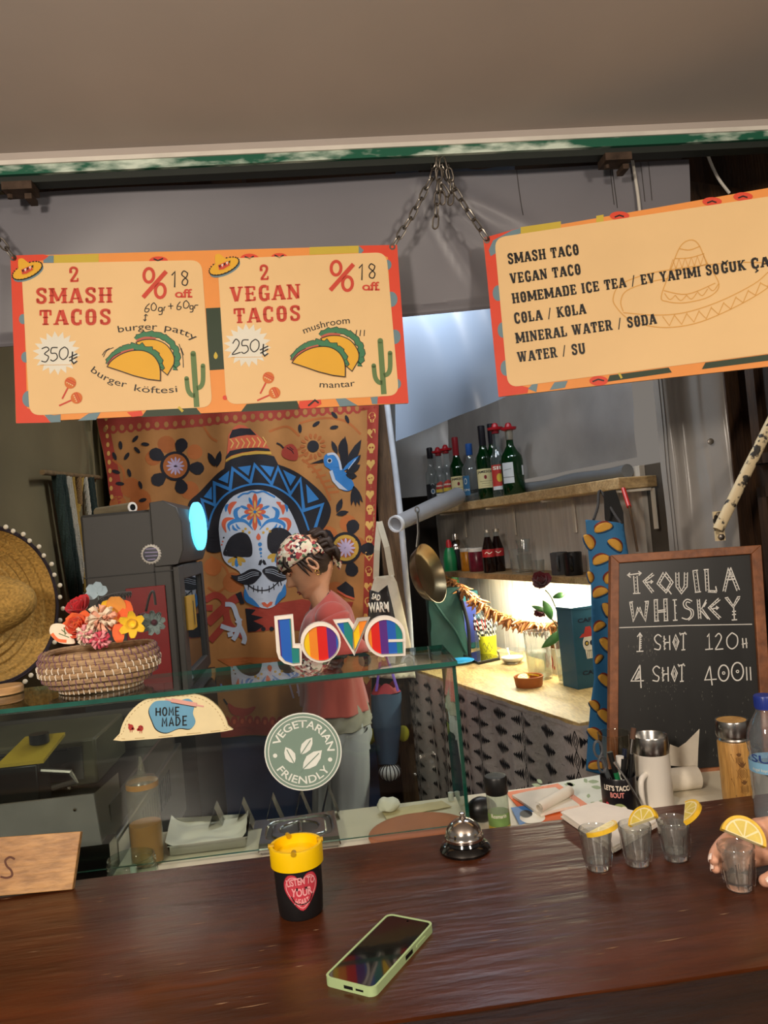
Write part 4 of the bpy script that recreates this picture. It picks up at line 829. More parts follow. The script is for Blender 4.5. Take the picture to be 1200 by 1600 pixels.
# folded napkins
m_nap = M('white paper napkin', '#e6ded2', .85, var=.03, bump=.05, scale=30)
def napkin(name, label, px, z0, n, seed):
    q = [PZ(x, y, 1.0) for x, y in px]; mb = MB(); r_ = random.Random(seed)
    for k in range(n):
        j = r_.uniform(-.002, .002); z = z0 + k * .0026
        def f(u, v, z=z, j=j): p = q[0] * (1 - u) * (1 - v) + q[1] * u * (1 - v) + q[2] * u * v + q[3] * (1 - u) * v; return (p.x + j, p.y - j, z + .0012 + .0016 * noise.noise((u * 3, v * 3, k)) + .002 * (u * v) * (k == n - 1))
        mb.grid(f, 14, 14, m_nap, th=(0, 0, .0022))
    return tag(mb.build(name), label, 'napkin')
napkin('napkin', 'folded white paper napkins stacked under the three shot glasses', [(878, 1279), (936, 1262), (1035, 1290), (960, 1335)], 1.0, 4, 1)
# shot glasses with lemon
m_sg = TG('clear shot glass', '#fdfefd', 3.6, .01, haze=.06, hazecol='#c9cbc8'); m_liq = TG('clear spirit', '#fcfdfc', 1.2, .01, haze=.03, hazecol='#d2d4d0')
m_rind = M('lemon rind', '#e3b82e', .4, bump=.1, scale=90); m_pith = M('lemon pith', '#f0e2ac', .5); m_pulp = M('lemon pulp', '#d9c258', .3, var=.12, scale=60)
def fac(n, k): return lambda a_: 1 - k * abs(sin(n * a_ / 2)) ** .5
def shot(p, label):
    S = thing('shot_glass', label, 'glass', p, group=None)
    mb = MB(); mb.lathe([(.0001, 0), (.0165, 0), (.0175, .002), (.0188, .012), (.0222, .043), (.0238, .050), (.0240, .0575), (.0233, .0585), (.0225, .0575), (.0205, .043), (.0170, .013), (.0001, .0125)], m_sg, 36, p, cap0=False, cap1=False, poly=None); mb.build('glass', S, sharp=60)
    mb = MB(); mb.lathe([(.0001, .0128), (.0168, .0132), (.0203, .043), (.0219, .0515), (.0001, .0515)], m_liq, 36, p, cap0=False, cap1=False); mb.build('spirit', S, sharp=60)
    mb = MB()
    for i in range(8):
        g = 2 * pi * i / 8 + .2; q = lambda r, z: p + V((r * cos(g), r * sin(g), z)); mb.tube([q(.0186, .006), q(.0203, .02), q(.0226, .040)], [.0012, .0018, .0008], GL('solid glass', '#ffffff', 1.5), 6)
    mb.build('facet', S); mb = MB(); mb.lathe([(.0001, .0015), (.0158, .0015), (.0166, .0118), (.0001, .0118)], MATS['solid glass'], 30, p, cap0=False, cap1=False); mb.build('glass_base', S)
    return S
def lemon(name, label, c, rot, arc=(0, pi), r=.0245, th=.006):
    mb = MB(Matrix.Translation(c) @ rot.to_matrix().to_4x4()); a0, a1 = arc; n = 20; A_ = [a0 + (a1 - a0) * i / n for i in range(n + 1)]
    def wedge(r0, r1, z0, z1, m):
        for i in range(n):
            b, d = A_[i], A_[i + 1]; v_ = [(rr_ * cos(t), rr_ * sin(t), z) for t in (b, d) for rr_ in (r0, r1) for z in (z0, z1)]
            mb.add(v_, [(0, 1, 3, 2), (4, 6, 7, 5), (0, 4, 5, 1), (2, 3, 7, 6), (0, 2, 6, 4), (1, 5, 7, 3)], m)
    wedge(.0002, r * .84, -th * .48, th * .48, m_pith); wedge(r * .84, r, -th / 2, th / 2, m_rind); wedge(r * .78, r * .86, -th * .5, th * .5, m_pith)
    for i in range(4 if a1 - a0 > 2 else 3):
        k = 4 if a1 - a0 > 2 else 3; b = a0 + (a1 - a0) * (i + .08) / k; d = a0 + (a1 - a0) * (i + .92) / k
        for z in (-th * .53, th * .53): mb.add([(r * .08 * cos((b + d) / 2), r * .08 * sin((b + d) / 2), z)] + [(r * .76 * cos(b + (d - b) * t / 6), r * .76 * sin(b + (d - b) * t / 6), z) for t in range(7)], [(0, t + 1, t + 2) for t in range(6)], m_pulp)
    return tag(mb.build(name), label, 'lemon slice', )
from mathutils import Euler
sp = [PZ(935, 1357, 1.0), PZ(997, 1350, 1.0), PZ(1057, 1342, 1.0), PZ(1156, 1388, 1.0)]
for s_ in sp: s_.z = 1.0
shot(sp[0], 'left shot glass of the three in a row, lemon slice wrapped flat over its front'); shot(sp[1], 'middle shot glass of the row of three on the napkins'); shot(sp[2], 'right shot glass of the row of three, beside the mug'); shot(sp[3], 'shot glass held between fingers at the right edge of the bar')
lemon('lemon_slice', 'thin lemon slice lying level across the left shot glass', sp[0] + V((.004, -.012, .062)), Euler((.25, .12, -2.75)), r=.026)
lemon('lemon_slice', 'lemon slice propped on the rim of the middle shot glass', sp[1] + V((.010, -.010, .064)), Euler((.75, -.45, -.75)), r=.024)
lemon('lemon_slice', 'lemon slice tilted over the right edge of the right shot glass', sp[2] + V((.018, -.006, .067)), Euler((.55, .25, -2.1)), r=.0255)
lemon('lemon_slice', 'lemon wedge lying over the shot glass held in the hand', sp[3] + V((.010, -.002, .066)), Euler((.9, .42, -.35)), r=.029, th=.008)
# hand holding the last glass: one continuous voxel-joined body
m_skin = M('light skin', '#d59f83', .5, var=.06, scale=30); m_nail = M('pale nail polish', '#e8d2c6', .2, coat=.4)
g0 = sp[3]
def Q(x, y, z): return (g0.x + x, g0.y + y, 1.0 + z)
HN = thing('person', 'hand with pale pink nails reaching in from the right to hold a shot glass', 'person', Q(.09, .01, 0))
mb = MB()
def limb(pts, rs_, n=14):
    k = len(pts); P = cr(pts, 5); R = [x[0] for x in cr([(r_,) for r_ in rs_], 5)]; mb.tube(P, R, m_skin, n); mb.ball(P[0], R[0], m_skin, n); mb.ball(P[-1], R[-1], m_skin, n)
wr = Q(.125, .02, .045)
limb([Q(.34, -.12, .12), Q(.22, -.04, .075), wr], [.036, .031, .026])
limb([wr, Q(.095, .032, .048), Q(.06, .042, .05)], [.025, .026, .021]); limb([wr, Q(.09, .022, .034), Q(.058, .036, .030)], [.022, .022, .018]); limb([wr, Q(.1, .03, .058), Q(.07, .03, .064)], [.02, .02, .013])
limb([Q(.064, .034, .062), Q(.036, .040, .058), Q(.004, .034, .050), Q(-.020, .019, .042), Q(-.0285, .007, .0385)], [.0105, .0098, .0088, .0078, .0068])
limb([Q(.062, .04, .046), Q(.034, .044, .042), Q(.004, .036, .036), Q(-.018, .022, .029), Q(-.026, .009, .026)], [.0105, .0100, .0090, .0080, .0070])
limb([Q(.060, .038, .031), Q(.034, .042, .026), Q(.008, .036, .021), Q(-.010, .027, .0165)], [.0098, .0092, .0083, .0074])
limb([Q(.060, .032, .019), Q(.038, .036, .014), Q(.018, .033, .011)], [.0085, .0078, .0068])
limb([Q(.110, .008, .036), Q(.080, -.016, .040), Q(.052, -.030, .036), Q(.032, -.034, .026), Q(.0195, -.0305, .021)], [.019, .0145, .0118, .0108, .0085])
hb = mb.build('body', HN, sharp=180); r_ = hb.modifiers.new('join', 'REMESH'); r_.mode = 'VOXEL'; r_.voxel_size = .0022; r_.use_smooth_shade = True; s2 = hb.modifiers.new('soft', 'SMOOTH'); s2.factor = .5; s2.iterations = 4
def nail(c, ax, up, l, w_):
    ax, up = V(ax).normalized(), V(up).normalized(); y = up.cross(ax).normalized(); up = ax.cross(y); mb = MB()
    mb.grid(lambda u, v: V(Q(*c)) + ax * (l * (u - .5)) + y * (w_ * (v - .5) * (1 - .35 * max(0, u - .6) / .4)) + up * (.0022 - .009 * (v - .5) ** 2 - .002 * (u - .5) ** 2), 10, 8, m_nail, th=up * .0006); mb.build('nail', HN)
nail((.0235, -.040, .0265), (-.8, .15, -.35), (-.1, -1, .45), .0145, .0112)
nail((-.0335, .0075, .0415), (-.45, -.75, -.2), (-.85, -.25, .25), .0115, .0088); nail((-.0315, .008, .0285), (-.45, -.75, -.2), (-.85, -.25, .25), .0112, .0086)
# water bottle
m_pet = TG('clear pet plastic', '#fbfcfd', 1.8, .03, haze=.10, hazecol='#b6bec4'); m_wat = TG('bottled water', '#f8fbfc', 1.0, .02, haze=.10, hazecol='#b9c2c6'); m_bcap = M('blue bottle cap', '#24388c', .35); m_wlab = TG('printed clear label', '#9fc7de', .6, .2, haze=.35, hazecol='#a9cbe0')
wp = PZ(1213, 1286, 1.0); wp.z = 1.0
WB = thing('water_bottle', 'clear plastic water bottle with a dark blue cap at the right edge', 'bottle', wp)
WPf = [(.0001, .003), (.024, 0), (.0305, .006), (.0315, .02), (.0305, .03), (.0315, .04), (.0305, .05), (.0315, .058), (.0312, .085), (.0312, .105), (.029, .112), (.0318, .12), (.0322, .130), (.030, .145), (.022, .165), (.0145, .178), (.0125, .185), (.0125, .19)]
mb = MB(); mb.lathe(WPf, m_pet, 40, wp, cap0=False, cap1=False); mb.build('body', WB, sharp=70)
mb = MB(); mb.lathe([(max(.0001, r - .0012), z + (.001 if i < 2 else 0)) for i, (r, z) in enumerate(WPf[:9])] + [(.030, .094), (.0001, .094)], m_wat, 40, wp, cap0=False, cap1=False); mb.build('water', WB, sharp=70)
mb = MB(); mb.lathe([(.0145, .183), (.0148, .184), (.0148, .203), (.0138, .2045), (.0001, .2045)], m_bcap, 40, wp)
for i in range(36): g = 2 * pi * i / 36; mb.tube([wp + V((.0148 * cos(g), .0148 * sin(g), .186)), wp + V((.0148 * cos(g), .0148 * sin(g), .202))], .0005, m_bcap, 4)
mb.build('cap', WB)
mb = MB(); mb.lathe([(.0317, .086), (.0317, .103)], M('label blue band', '#7fb4d6', .4), 40, wp, cap0=False, cap1=False); m_navyi = M('label navy ink', '#27407f', .4)
wa = atan2((CAM - wp).y, (CAM - wp).x) - .35; a = Art(mb, cylmap(wp, .0318, wa, 0), .006); a.txt('SU', (-.018, .104), (.012, .104), .012, m_navyi, 2, bold=.02, flip=-1); a.txt('dogal kaynak', (-.018, .09), (.014, .09), .005, c_wht, 2, flip=-1); mb.build('label', WB)
# ================================================================== worktable behind the bar
m_wt = M('off white worktop', '#d6cdb6', .4, var=.05, scale=6); m_wtl = M('worktable leg', '#6d675e', .5)
TB = thing('worktable', 'off white worktable just behind the bar counter', 'table', (.2, 1.47, 0))
mb = MB(); mb.box(-.42, .87, 1.315, 1.62, .925, .95, m_wt); mb.build('top', TB, bevel=.003)
for x in (-.38, .8):
    for y in (1.34, 1.59): mb = MB(); mb.box(x - .02, x + .02, y - .02, y + .02, 0, .925, m_wtl); mb.build('leg', TB)
WT = .95
# glass display case
m_gl = TG('case glass', '#f3f8f5', 1.1, .0); m_ge = M('green glass edge', '#1f5a4e', .12, var=.25, scale=20, spec=.8, coat=.5); m_sil = M('silicone seam', '#b7b9b2', .5)
def pane(mb, o, ex, ey, th):
    o, ex, ey, th = V(o), V(ex), V(ey), V(th); A_ = [o, o + ex, o + ex + ey, o + ey]; B_ = [p + th for p in A_]
    mb.add(A_ + B_, [(0, 1, 2, 3), (4, 5, 6, 7)], m_gl); mb.add(A_ + B_, [(0, 1, 5, 4), (1, 2, 6, 5), (2, 3, 7, 6), (3, 0, 4, 7)], m_ge)
DC = thing('display_case', 'frameless glass counter case with green edges behind the bar', 'display case', (-.3, 1.52, .95))
mb = MB(); pane(mb, (-.95, 1.405, 1.262), (1.183, 0, 0), (.007, .213, 0), (0, 0, .008)); mb.build('top_glass', DC)
mb = MB(); pane(mb, (-.95, 1.42, .966), (1.182, 0, 0), (0, 0, .296), (0, .006, 0)); mb.build('front_glass', DC)
mb = MB(); pane(mb, (.226, 1.427, .966), (.007, .185, 0), (0, 0, .296), (.006, 0, 0)); mb.build('side_glass', DC)
mb = MB(); mb.box(-.95, .23, 1.427, 1.433, 1.255, 1.262, m_sil); mb.tube([(.229, 1.43, .967), (.229, 1.43, 1.26)], .003, m_sil, 6); mb.build('seam', DC)
for x, y in ((.222, 1.424), (.226, 1.6), (-.38, 1.424)): mb = MB(); mb.lathe([(.006, 0), (.006, .016)], m_sil, 12, (x, y, .95)); mb.build('foot', DC)
# LOVE sign
m_lw = M('white painted wood', '#ece4da', .45, var=.03)
RB = [M('rainbow ' + n_, c_, .4, var=.03) for n_, c_ in (('violet', '#5a2a86'), ('blue', '#1f5fbe'), ('teal', '#1f8480'), ('yellow', '#f2c914'), ('orange', '#ee8a24'), ('red', '#dc2018'))]
NL = V((.04, -1, 0)).normalized(); lo = PY(530, 1030, 1.475)
LV = thing('love_sign', 'white framed LOVE letters filled with rainbow stripes on the glass case', 'letter sign', V((lo.x, 1.475, 1.27)))
def lp(x, y): return PP(300 + x * .3, 820 + y * .3, lo, NL)
def clip(poly, f):
    out = []
    for i, p in enumerate(poly):
        q = poly[(i + 1) % len(poly)]; a_, b_ = f(p), f(q)
        if a_ >= 0: out.append(p)
        if a_ * b_ < 0: t = a_ / (a_ - b_); out.append((p[0] + (q[0] - p[0]) * t, p[1] + (q[1] - p[1]) * t))
    return out
def letter(outer, inner, stripes, bar=None):
    mb = MB(); dep = V((-NL.x, -NL.y, 0)) * .014; pts = [lp(*p) for p in outer]; k = len(pts)
    ti = [lp(*p) for p in inner]
    tri = tessellate_polygon([[V((p[0], p[1], 0)) for p in outer]])
    mb.add(pts, tri, m_lw); mb.add([p + dep for p in pts], tri, m_lw); mb.add(pts + [p + dep for p in pts], [(i, (i + 1) % k, k + (i + 1) % k, k + i) for i in range(k)], m_lw)
    a = Art(mb, lambda x, y, l: lp(x, y) + NL * (l * .0005))
    for x0, x1, ci in stripes:
        sl = lambda p, x: p[0] - (x + (p[1] - 620) * .075)
        c_ = clip(clip(inner, lambda p: sl(p, x0)), lambda p: -sl(p, x1))
        if len(c_) > 2: a.poly(c_, RB[ci], 1)
    # raised white rim
    rim = MB(); 
    q = [lp(*p) for p in inner]; m_ = len(q)
    f = [p + NL * .004 for p in q]
    cen = sum((V((p[0], p[1], 0)) for p in inner), V()) / m_
    o2 = [lp(p[0] + (p[0] - cen.x) * .07 / max(.3, 1), p[1] + (p[1] - cen.y) * .07) + NL * .004 for p in inner]
    mb.add(q + f, [(i, (i + 1) % m_, m_ + (i + 1) % m_, m_ + i) for i in range(m_)], m_lw)
    if bar:
        b_ = [lp(*p) for p in bar]; mb.add([p + NL * .003 for p in b_] + b_, [(0, 1, 2, 3), (0, 1, 5, 4), (1, 2, 6, 5), (2, 3, 7, 6), (3, 0, 4, 7)], m_lw)
    mb.build('letter', LV)
circ = lambda cx, cy, rx, ry, a0=0, a1=2 * pi, n=30: [(cx + rx * cos(a0 + (a1 - a0) * i / n), cy + ry * sin(a0 + (a1 - a0) * i / n)) for i in range(n + (0 if abs(a1 - a0 - 2 * pi) < 1e-6 else 1))]
letter([(428, 478), (526, 467), (537, 622), (572, 622), (571, 731), (525, 735), (480, 722), (452, 698), (440, 660)], [(446, 494), (513, 487), (522, 640), (558, 642), (560, 718), (524, 721), (486, 708), (462, 680)], [(380, 464, 0), (464, 516, 1), (516, 640, 2)])
letter(circ(670, 612, 105, 106), circ(672, 616, 90, 90), [(560, 612, 3), (612, 655, 4), (655, 706, 5), (706, 752, 0), (752, 800, 1)])
letter([(735, 496), (822, 490), (845, 522), (862, 488), (928, 482), (845, 682)], [(754, 512), (812, 505), (836, 546), (838, 650)], [(740, 797, 1), (797, 860, 2)])
letter([(862, 488), (928, 482), (846, 682), (835, 550)], [(870, 502), (912, 497), (845, 656), (838, 560)], [(800, 876, 3), (876, 940, 4)])
letter([(1112, 682), (1000, 686)] + circ(1006, 582, 106, 108, pi * .52, pi * 1.5, 22) + circ(1006, 576, 106, 102, pi * 1.5, pi * 2.0, 12) + [(1113, 600)], [(1098, 668), (1000, 672)] + circ(1006, 584, 90, 90, pi * .55, pi * 1.95, 26), [(900, 938, 4), (938, 982, 5), (982, 1022, 0), (1022, 1066, 1), (1066, 1130, 2)], [(1022, 596), (1112, 594), (1112, 608), (1022, 610)])
# wooden disc on the left end
m_lw2 = WOOD('light turned wood', '#b98a55', '#d8ae77', .5, 4, (1, 1, 9), .1)
p = PZ(8, 1084, 1.27); mb = MB(); mb.lathe([(.03, 0), (.034, .002), (.034, .013), (.031, .016), (.0001, .016)], m_lw2, 30, (p.x, p.y, 1.27)); tag(mb.build('wooden_disc'), 'round wooden coaster disc at the left end of the glass case top', 'coaster')
# taco shaped sign
m_shell = M('cream felt shell', '#ecdcae', .7, var=.04, scale=40); m_badge = M('badge blue', '#6ba4c4', .6); m_pinkr = M('rolling pin pink', '#e0a79b', .6); m_bird = M('bird red', '#b5342f', .6); m_st = M('tan stitching', '#b79c68', .6)
ho = PY(270, 1120, 1.4115); NH = V((0, -1, 0)); HS = thing('taco_sign', 'cream half moon HOME MADE sign fixed to the front glass', 'sign', V((ho.x, 1.411, 1.19)))
mb = MB(); HM = [(190, 1158), (187, 1146), (196, 1122), (216, 1100), (240, 1089), (270, 1084), (300, 1084), (325, 1092), (345, 1110), (356, 1134), (350, 1143)]
pts = [PP(x, y, ho, NH) for x, y in cr(HM, 3, True)]; k = len(pts); tri = tessellate_polygon([[V((x, y, 0)) for x, y in cr(HM, 3, True)]]); mb.add(pts, tri, m_shell); mb.add([q + V((0, .006, 0)) for q in pts], tri, m_shell); mb.add(pts + [q + V((0, .006, 0)) for q in pts], [(i, (i + 1) % k, k + (i + 1) % k, k + i) for i in range(k)], m_shell)
a = Art(mb, planemap(ho, NH, .0003)); cx, cy = 268, 1124
q = [(cx + (x - cx) * .93, cy + (y - cy) * .9) for x, y in cr(HM, 4, True)]
for i in range(0, len(q), 1): a.line([q[i], ((q[i][0] + q[(i + 1) % len(q)][0]) / 2, (q[i][1] + q[(i + 1) % len(q)][1]) / 2)], .9, m_st, 1)
a.frame(0, 1040, .28333)
bl = [(822, 245), (850, 200), (910, 192), (975, 196), (1040, 182), (1072, 215), (1064, 262), (1078, 310), (1050, 348), (990, 345), (920, 370), (865, 352), (838, 300)]
a.poly([(x - 4, y + 5) for x, y in bl], c_blk, 1, 4); a.poly(bl, m_badge, 2, 4)
a.line([(945, 192), (1085, 218)], 26, c_blk, 3); a.line([(945, 190), (1085, 215)], 22, m_pinkr, 4); a.line([(912, 185), (945, 192)], 9, m_pinkr, 4); a.line([(1085, 217), (1124, 225)], 9, m_pinkr, 4)
def sans(t, p0, p1, h, m, l, w_=6):
    G = {'H': ['00 01', '10 11', '0.5 1.5'], 'O': [], 'M': ['00 01 .5.4 11 10'], 'E': ['10 00 01 11', '0.5 .8.5'], 'A': ['00 .51 10', '.2.35 .8.35'], 'D': []}
    n = len(t); dx, dy = (p1[0] - p0[0]) / n, (p1[1] - p0[1]) / n; wd = .62
    for i, c_ in enumerate(t):
        f = lambda u, v: (p0[0] + dx * (i + u * wd), p0[1] + dy * (i + u * wd) - v * h)
        S = {'H': [[(0, 0), (0, 1)], [(1, 0), (1, 1)], [(0, .5), (1, .5)]], 'O': [[(.5 + .5 * cos(g), .5 + .5 * sin(g)) for g in [2 * pi * j / 14 for j in range(15)]]], 'M': [[(0, 0), (.05, 1), (.5, .35), (.95, 1), (1, 0)]], 'E': [[(.9, 0), (0, 0), (0, 1), (.9, 1)], [(0, .5), (.75, .5)]], 'A': [[(0, 0), (.5, 1), (1, 0)], [(.2, .32), (.8, .32)]], 'D': [[(0, 0), (0, 1), (.6, .9), (.95, .5), (.6, .1), (0, 0)]]}[c_]
        for s_ in S: a.line([f(*q_) for q_ in s_], w_, m, l)
sans('HOME', (862, 276), (1005, 272), 44, c_blk, 5, 7); sans('MADE', (896, 336), (1048, 324), 48, c_blk, 5, 7)
for x, y in ((722, 340), (776, 345)): a.disc((x, y), (15, 17), m_bird, 2, 12); a.disc((x + (12 if x < 750 else -14), y + 8), 8, m_bird, 2, 8); a.line([(x - 4, y + 14), (x - 4, y + 28)], 3, m_bird, 2); a.line([(x + 6, y + 14), (x + 6, y + 28)], 3, m_bird, 2)
a.disc((712, 325), 6, m_bird, 3, 8)
for x, y in ((770, 338), (782, 338), (776, 350)): a.disc((x, y), 3, c_blk, 3, 6)
mb.build('panel', HS)
# vegetarian sticker
m_sg1 = M('sticker grey green', '#7f978a', .45, var=.03); m_sw = M('sticker white', '#e8ece4', .45)
so = PY(474, 1175, 1.4185); mb = MB(); a = Art(mb, planemap(so, NH, .0003)); C_ = (473.5, 1174.5)
o3 = [PP(C_[0] + 60.5 * cos(2 * pi * i / 48), C_[1] + 61 * sin(2 * pi * i / 48), so, NH) for i in range(48)]; mb.add(o3 + [q + V((0, .0006, 0)) for q in o3], [tuple(range(48)), tuple(range(48, 96)), *[(i, (i + 1) % 48, 48 + (i + 1) % 48, 48 + i) for i in range(48)]], m_sw)
a.disc(C_, (58.5, 59), m_sg1, 1, 48); a.line([(C_[0] + 54 * cos(t), C_[1] + 54.5 * sin(t)) for t in [2 * pi * i / 60 for i in range(60)]], 1.4, m_sw, 2, True)
def arctext(t, c, r, a0, a1, h, m, l, inward=False, bold=.02):
    vs, fs = glyph(t, bold); x0 = min(v[0] for v in vs); x1 = max(v[0] for v in vs); P_ = []
    for x, y in vs:
        g = a0 + (a1 - a0) * (x - x0) / (x1 - x0); rad = r + (-(y * h) if inward else y * h); P_.append((c[0] + rad * cos(g), c[1] + rad * sin(g)))
    a.tris(P_, fs, m, l)
R_ = radians; arctext('VEGETARIAN', C_, 38, R_(195), R_(358), 12, m_sw, 2); arctext('FRIENDLY', C_, 50, R_(146), R_(32), 12, m_sw, 2, True)
for g in (R_(172), R_(16)): a.disc((C_[0] + 44 * cos(g), C_[1] + 44 * sin(g)), 3.4, m_sw, 2, 12)
for b_, t_, w_ in (((460, 1193), (446, 1167), 17), ((470, 1179), (488, 1152), 16), ((473, 1202), (503, 1172), 21)): a.leaf(b_, t_, w_, m_sw, 3); q = V(b_) + (V(t_) - V(b_)) * .85; a.line([(b_[0] - (t_[0] - b_[0]) * .12, b_[1] - (t_[1] - b_[1]) * .12), tuple(q)], 1.6, m_sg1, 4)
tag(mb.build('sticker'), 'round grey green VEGETARIAN FRIENDLY sticker on the front glass', 'sticker')

# ---------------------------------------------------------------- flower basket
m_cane = WOOD('pale coiled cane', '#a5815c', '#cfae86', .75, 6, (3, 3, 12), .3); m_stp = M('mauve stitch', '#7c5a66', .8); m_stw = M('white stitch', '#e6dccb', .8)
bc = V((-.437, 1.52, 1.27)); RX, RY = .107, .088
BK = thing('flower_basket', 'oval coiled straw basket of artificial flowers on the glass case', 'basket', bc)
mb = MB(); NC = 7; coils = []
for i in range(NC):
    k = (.66, .82, .93, .99, 1.0, .985, .95)[i]; z = .007 + i * .0107; coils.append((k, z))
    mb.tube([bc + V((RX * k * cos(t), RY * k * sin(t), z + .0015 * sin(3 * t))) for t in [2 * pi * j / 48 for j in range(48)]], .0064, m_cane, 8, True)
mb.lathe([(.001, .002), (1, .002), (1, .006), (.001, .006)], m_cane, 30, bc, sx=RX * .66, sy=RY * .66); mb.build('coil', BK)
mb = MB()
for i, (k, z) in enumerate(coils):
    n = 46; m_ = m_stw if i in (0, 4) else m_stp if i != 3 else m_stw
    for j in range(n):
        if m_ is m_stw and i == 4 and j % 9 > 6: mm = m_stp
        else: mm = m_
        t = 2 * pi * j / n + i * .07; c = lambda r, dz, dt=0: bc + V(((RX * k + r) * cos(t + dt), (RY * k + r) * sin(t + dt), z + dz))
        mb.tube([c(.0015, .0075), c(.0066, .002, .012), c(.0058, -.005, .022)], .0011, mm, 5)
mb.build('stitch', BK)
def petalsurf(mb, c, out, up, l, w_, cup, mat, ruf=0, seed=0):
    out = V(out).normalized(); s_ = out.cross(V(up)).normalized(); up = s_.cross(out); c = V(c)
    def f(u, v):
        x = u * l; y = (v - .5) * w_ * (sin(pi * min(1, .12 + .78 * u)) ** .6); z = cup * l * u * u - abs(cup) * 1.2 * (y * y) / max(w_, 1e-4) * -2
        z += ruf * l * sin(v * 19 + seed) * u
        return c + out * x + s_ * y + up * z
    mb.grid(f, 6, 7, mat, th=up * .0006)
def rose(name, label, c, r, ax, m1, m2, n=16, ruf=0, cat='flower', grp='flowers in the basket'):
    q = V((0, 0, 1)).rotation_difference(V(ax)); mb = MB(); rd = random.Random(hash(label) % 1000 if False else len(label)); c = V(c)
    for i in range(n):
        k = i / n; g = i * 2.4; tilt = 1.35 - 1.15 * k; o_ = q @ V((cos(g) * cos(tilt), sin(g) * cos(tilt), sin(tilt))); l = r * (.55 + .5 * k)
        b_ = c + q @ V((cos(g) * r * .12 * k, sin(g) * r * .12 * k, -r * .35 * k)); petalsurf(mb, b_, o_, q @ V((-cos(g), -sin(g), .6)), l, r * (.75 + .35 * k), .35 - .2 * k, m1 if i % 3 else m2, ruf, i)
    return tag(mb.build(name, sharp=80), label, cat, None)
def carn(name, label, c, r, ax, m1, m2):
    q = V((0, 0, 1)).rotation_difference(V(ax)); mb = MB(); rd = random.Random(len(label)); c = V(c)
    for i in range(34):
        t = math.acos(1 - 1.15 * (i + .5) / 34); g = i * 2.4; o_ = q @ V((sin(t) * cos(g), sin(t) * sin(g), cos(t))); petalsurf(mb, c, o_, q @ V((-sin(g), cos(g), .2)), r * rd.uniform(.8, 1.05), r * .55, .1, m1 if i % 2 else m2, .14, i)
    return tag(mb.build(name, sharp=80), label, 'flower', None)
F = lambda n_, c_, v=.12: M('silk ' + n_, c_, .7, var=v, scale=30, sheen=.2)
fr, fo, fo2, fpk, fpk2, fpe, fye, fye2, fpu, fgb, fbl, fdp = F('red', '#c3222c'), F('orange', '#f2703a'), F('deep orange', '#e0522c'), F('pink', '#ee9da2'), F('rose', '#d94a63'), F('peach', '#f4b192'), F('yellow', '#efc52c'), F('pale yellow', '#f0a94e'), F('plum', '#3f1724'), F('grey blue', '#6f7f7d'), F('light blue', '#9db4bf'), F('cream', '#f1dfc4')
def fl(px, py, y): return PY(px, py, y)
rose('red_bloom', 'crimson silk flower leaning at the upper left of the basket', fl(124, 950, 1.53), .030, (-.3, -.6, .7), fr, fr, 12)
rose('orange_rose', 'open orange silk rose at the front left of the basket', fl(123, 977, 1.48), .029, (-.15, -.9, .4), fo, fo2, 18)
carn('peach_carnation', 'large peach ruffled carnation in the middle of the basket', fl(160, 970, 1.475), .031, (0, -.8, .55), fpe, fdp)
carn('pink_carnation', 'small pale pink carnation below the orange rose', fl(134, 992, 1.455), .019, (-.1, -.9, .35), fpk, fdp); carn('rose_carnation', 'deep rose pink carnation drooping over the basket front rim', fl(157, 1000, 1.45), .019, (0, -.95, .2), fpk2, fpk)
mb = MB(); c = fl(184, 957, 1.49)
for g, l, m_ in ((.3, .036, fo), (1.5, .034, fye2), (2.6, .034, fye), (3.6, .028, fye2), (4.7, .036, fo)): petalsurf(mb, c, (cos(g), -.25, sin(g)), (0, -1, .1), l, .036, .22, m_, .03, g)
petalsurf(mb, fl(184, 975, 1.462), (.02, -.1, -1), (0, -1, 0), .034, .022, -.1, fo); tag(mb.build('poppy', sharp=80), 'large orange and yellow silk poppy above the peach carnation', 'flower', None)
mb = MB(); c = fl(208, 975, 1.465)
for i in range(6): g = i * 1.05 + .5; petalsurf(mb, c, (cos(g), -.3, sin(g)), (0, -1, 0), .027, .016, .12, fye, .05, i)
mb.lathe([(.004, 0), (.007, .007), (.009, .012)], fye, 12, c, (0, -1, .2), cap1=False); tag(mb.build('daffodil', sharp=80), 'bright yellow silk daffodil right of the poppy', 'flower', None)
carn('plum_bloom', 'dark plum silk bloom between the daffodil and the grey blue flower', fl(226, 972, 1.50), .02, (.2, -.7, .6), fpu, fpu)
mb = MB(); c = fl(242, 972, 1.49)
for i in range(9): g = i * .7 + .2; petalsurf(mb, c, (cos(g), -.35, sin(g)), (0, -1, 0), .027, .013, .25, fgb, .08, i)
mb.ball(c + V((0, -.006, 0)), .006, fpu); tag(mb.build('grey_flower', sharp=80), 'ragged grey blue fabric flower at the right end of the basket', 'flower', None)
mb = MB(); c = fl(152, 926, 1.56)
for g in (.2, 1.3, 2.5, 3.5): petalsurf(mb, c, (cos(g), -.1, sin(g) + .1), (0, -1, 0), .022, .02, .15, fbl, .03, g)
mb.tube([c, c + V((.004, .005, -.05))], .0012, fgb, 6); tag(mb.build('blue_blossom', sharp=80), 'pale blue four petalled blossom standing highest at the left of the basket', 'flower', None)
m_fea = M('black feather', '#141313', .6, sheen=.4)
mb = MB(); P_ = cr([fl(150, 960, 1.55), fl(155, 938, 1.55), fl(178, 928, 1.55), fl(205, 925, 1.55)], 6)
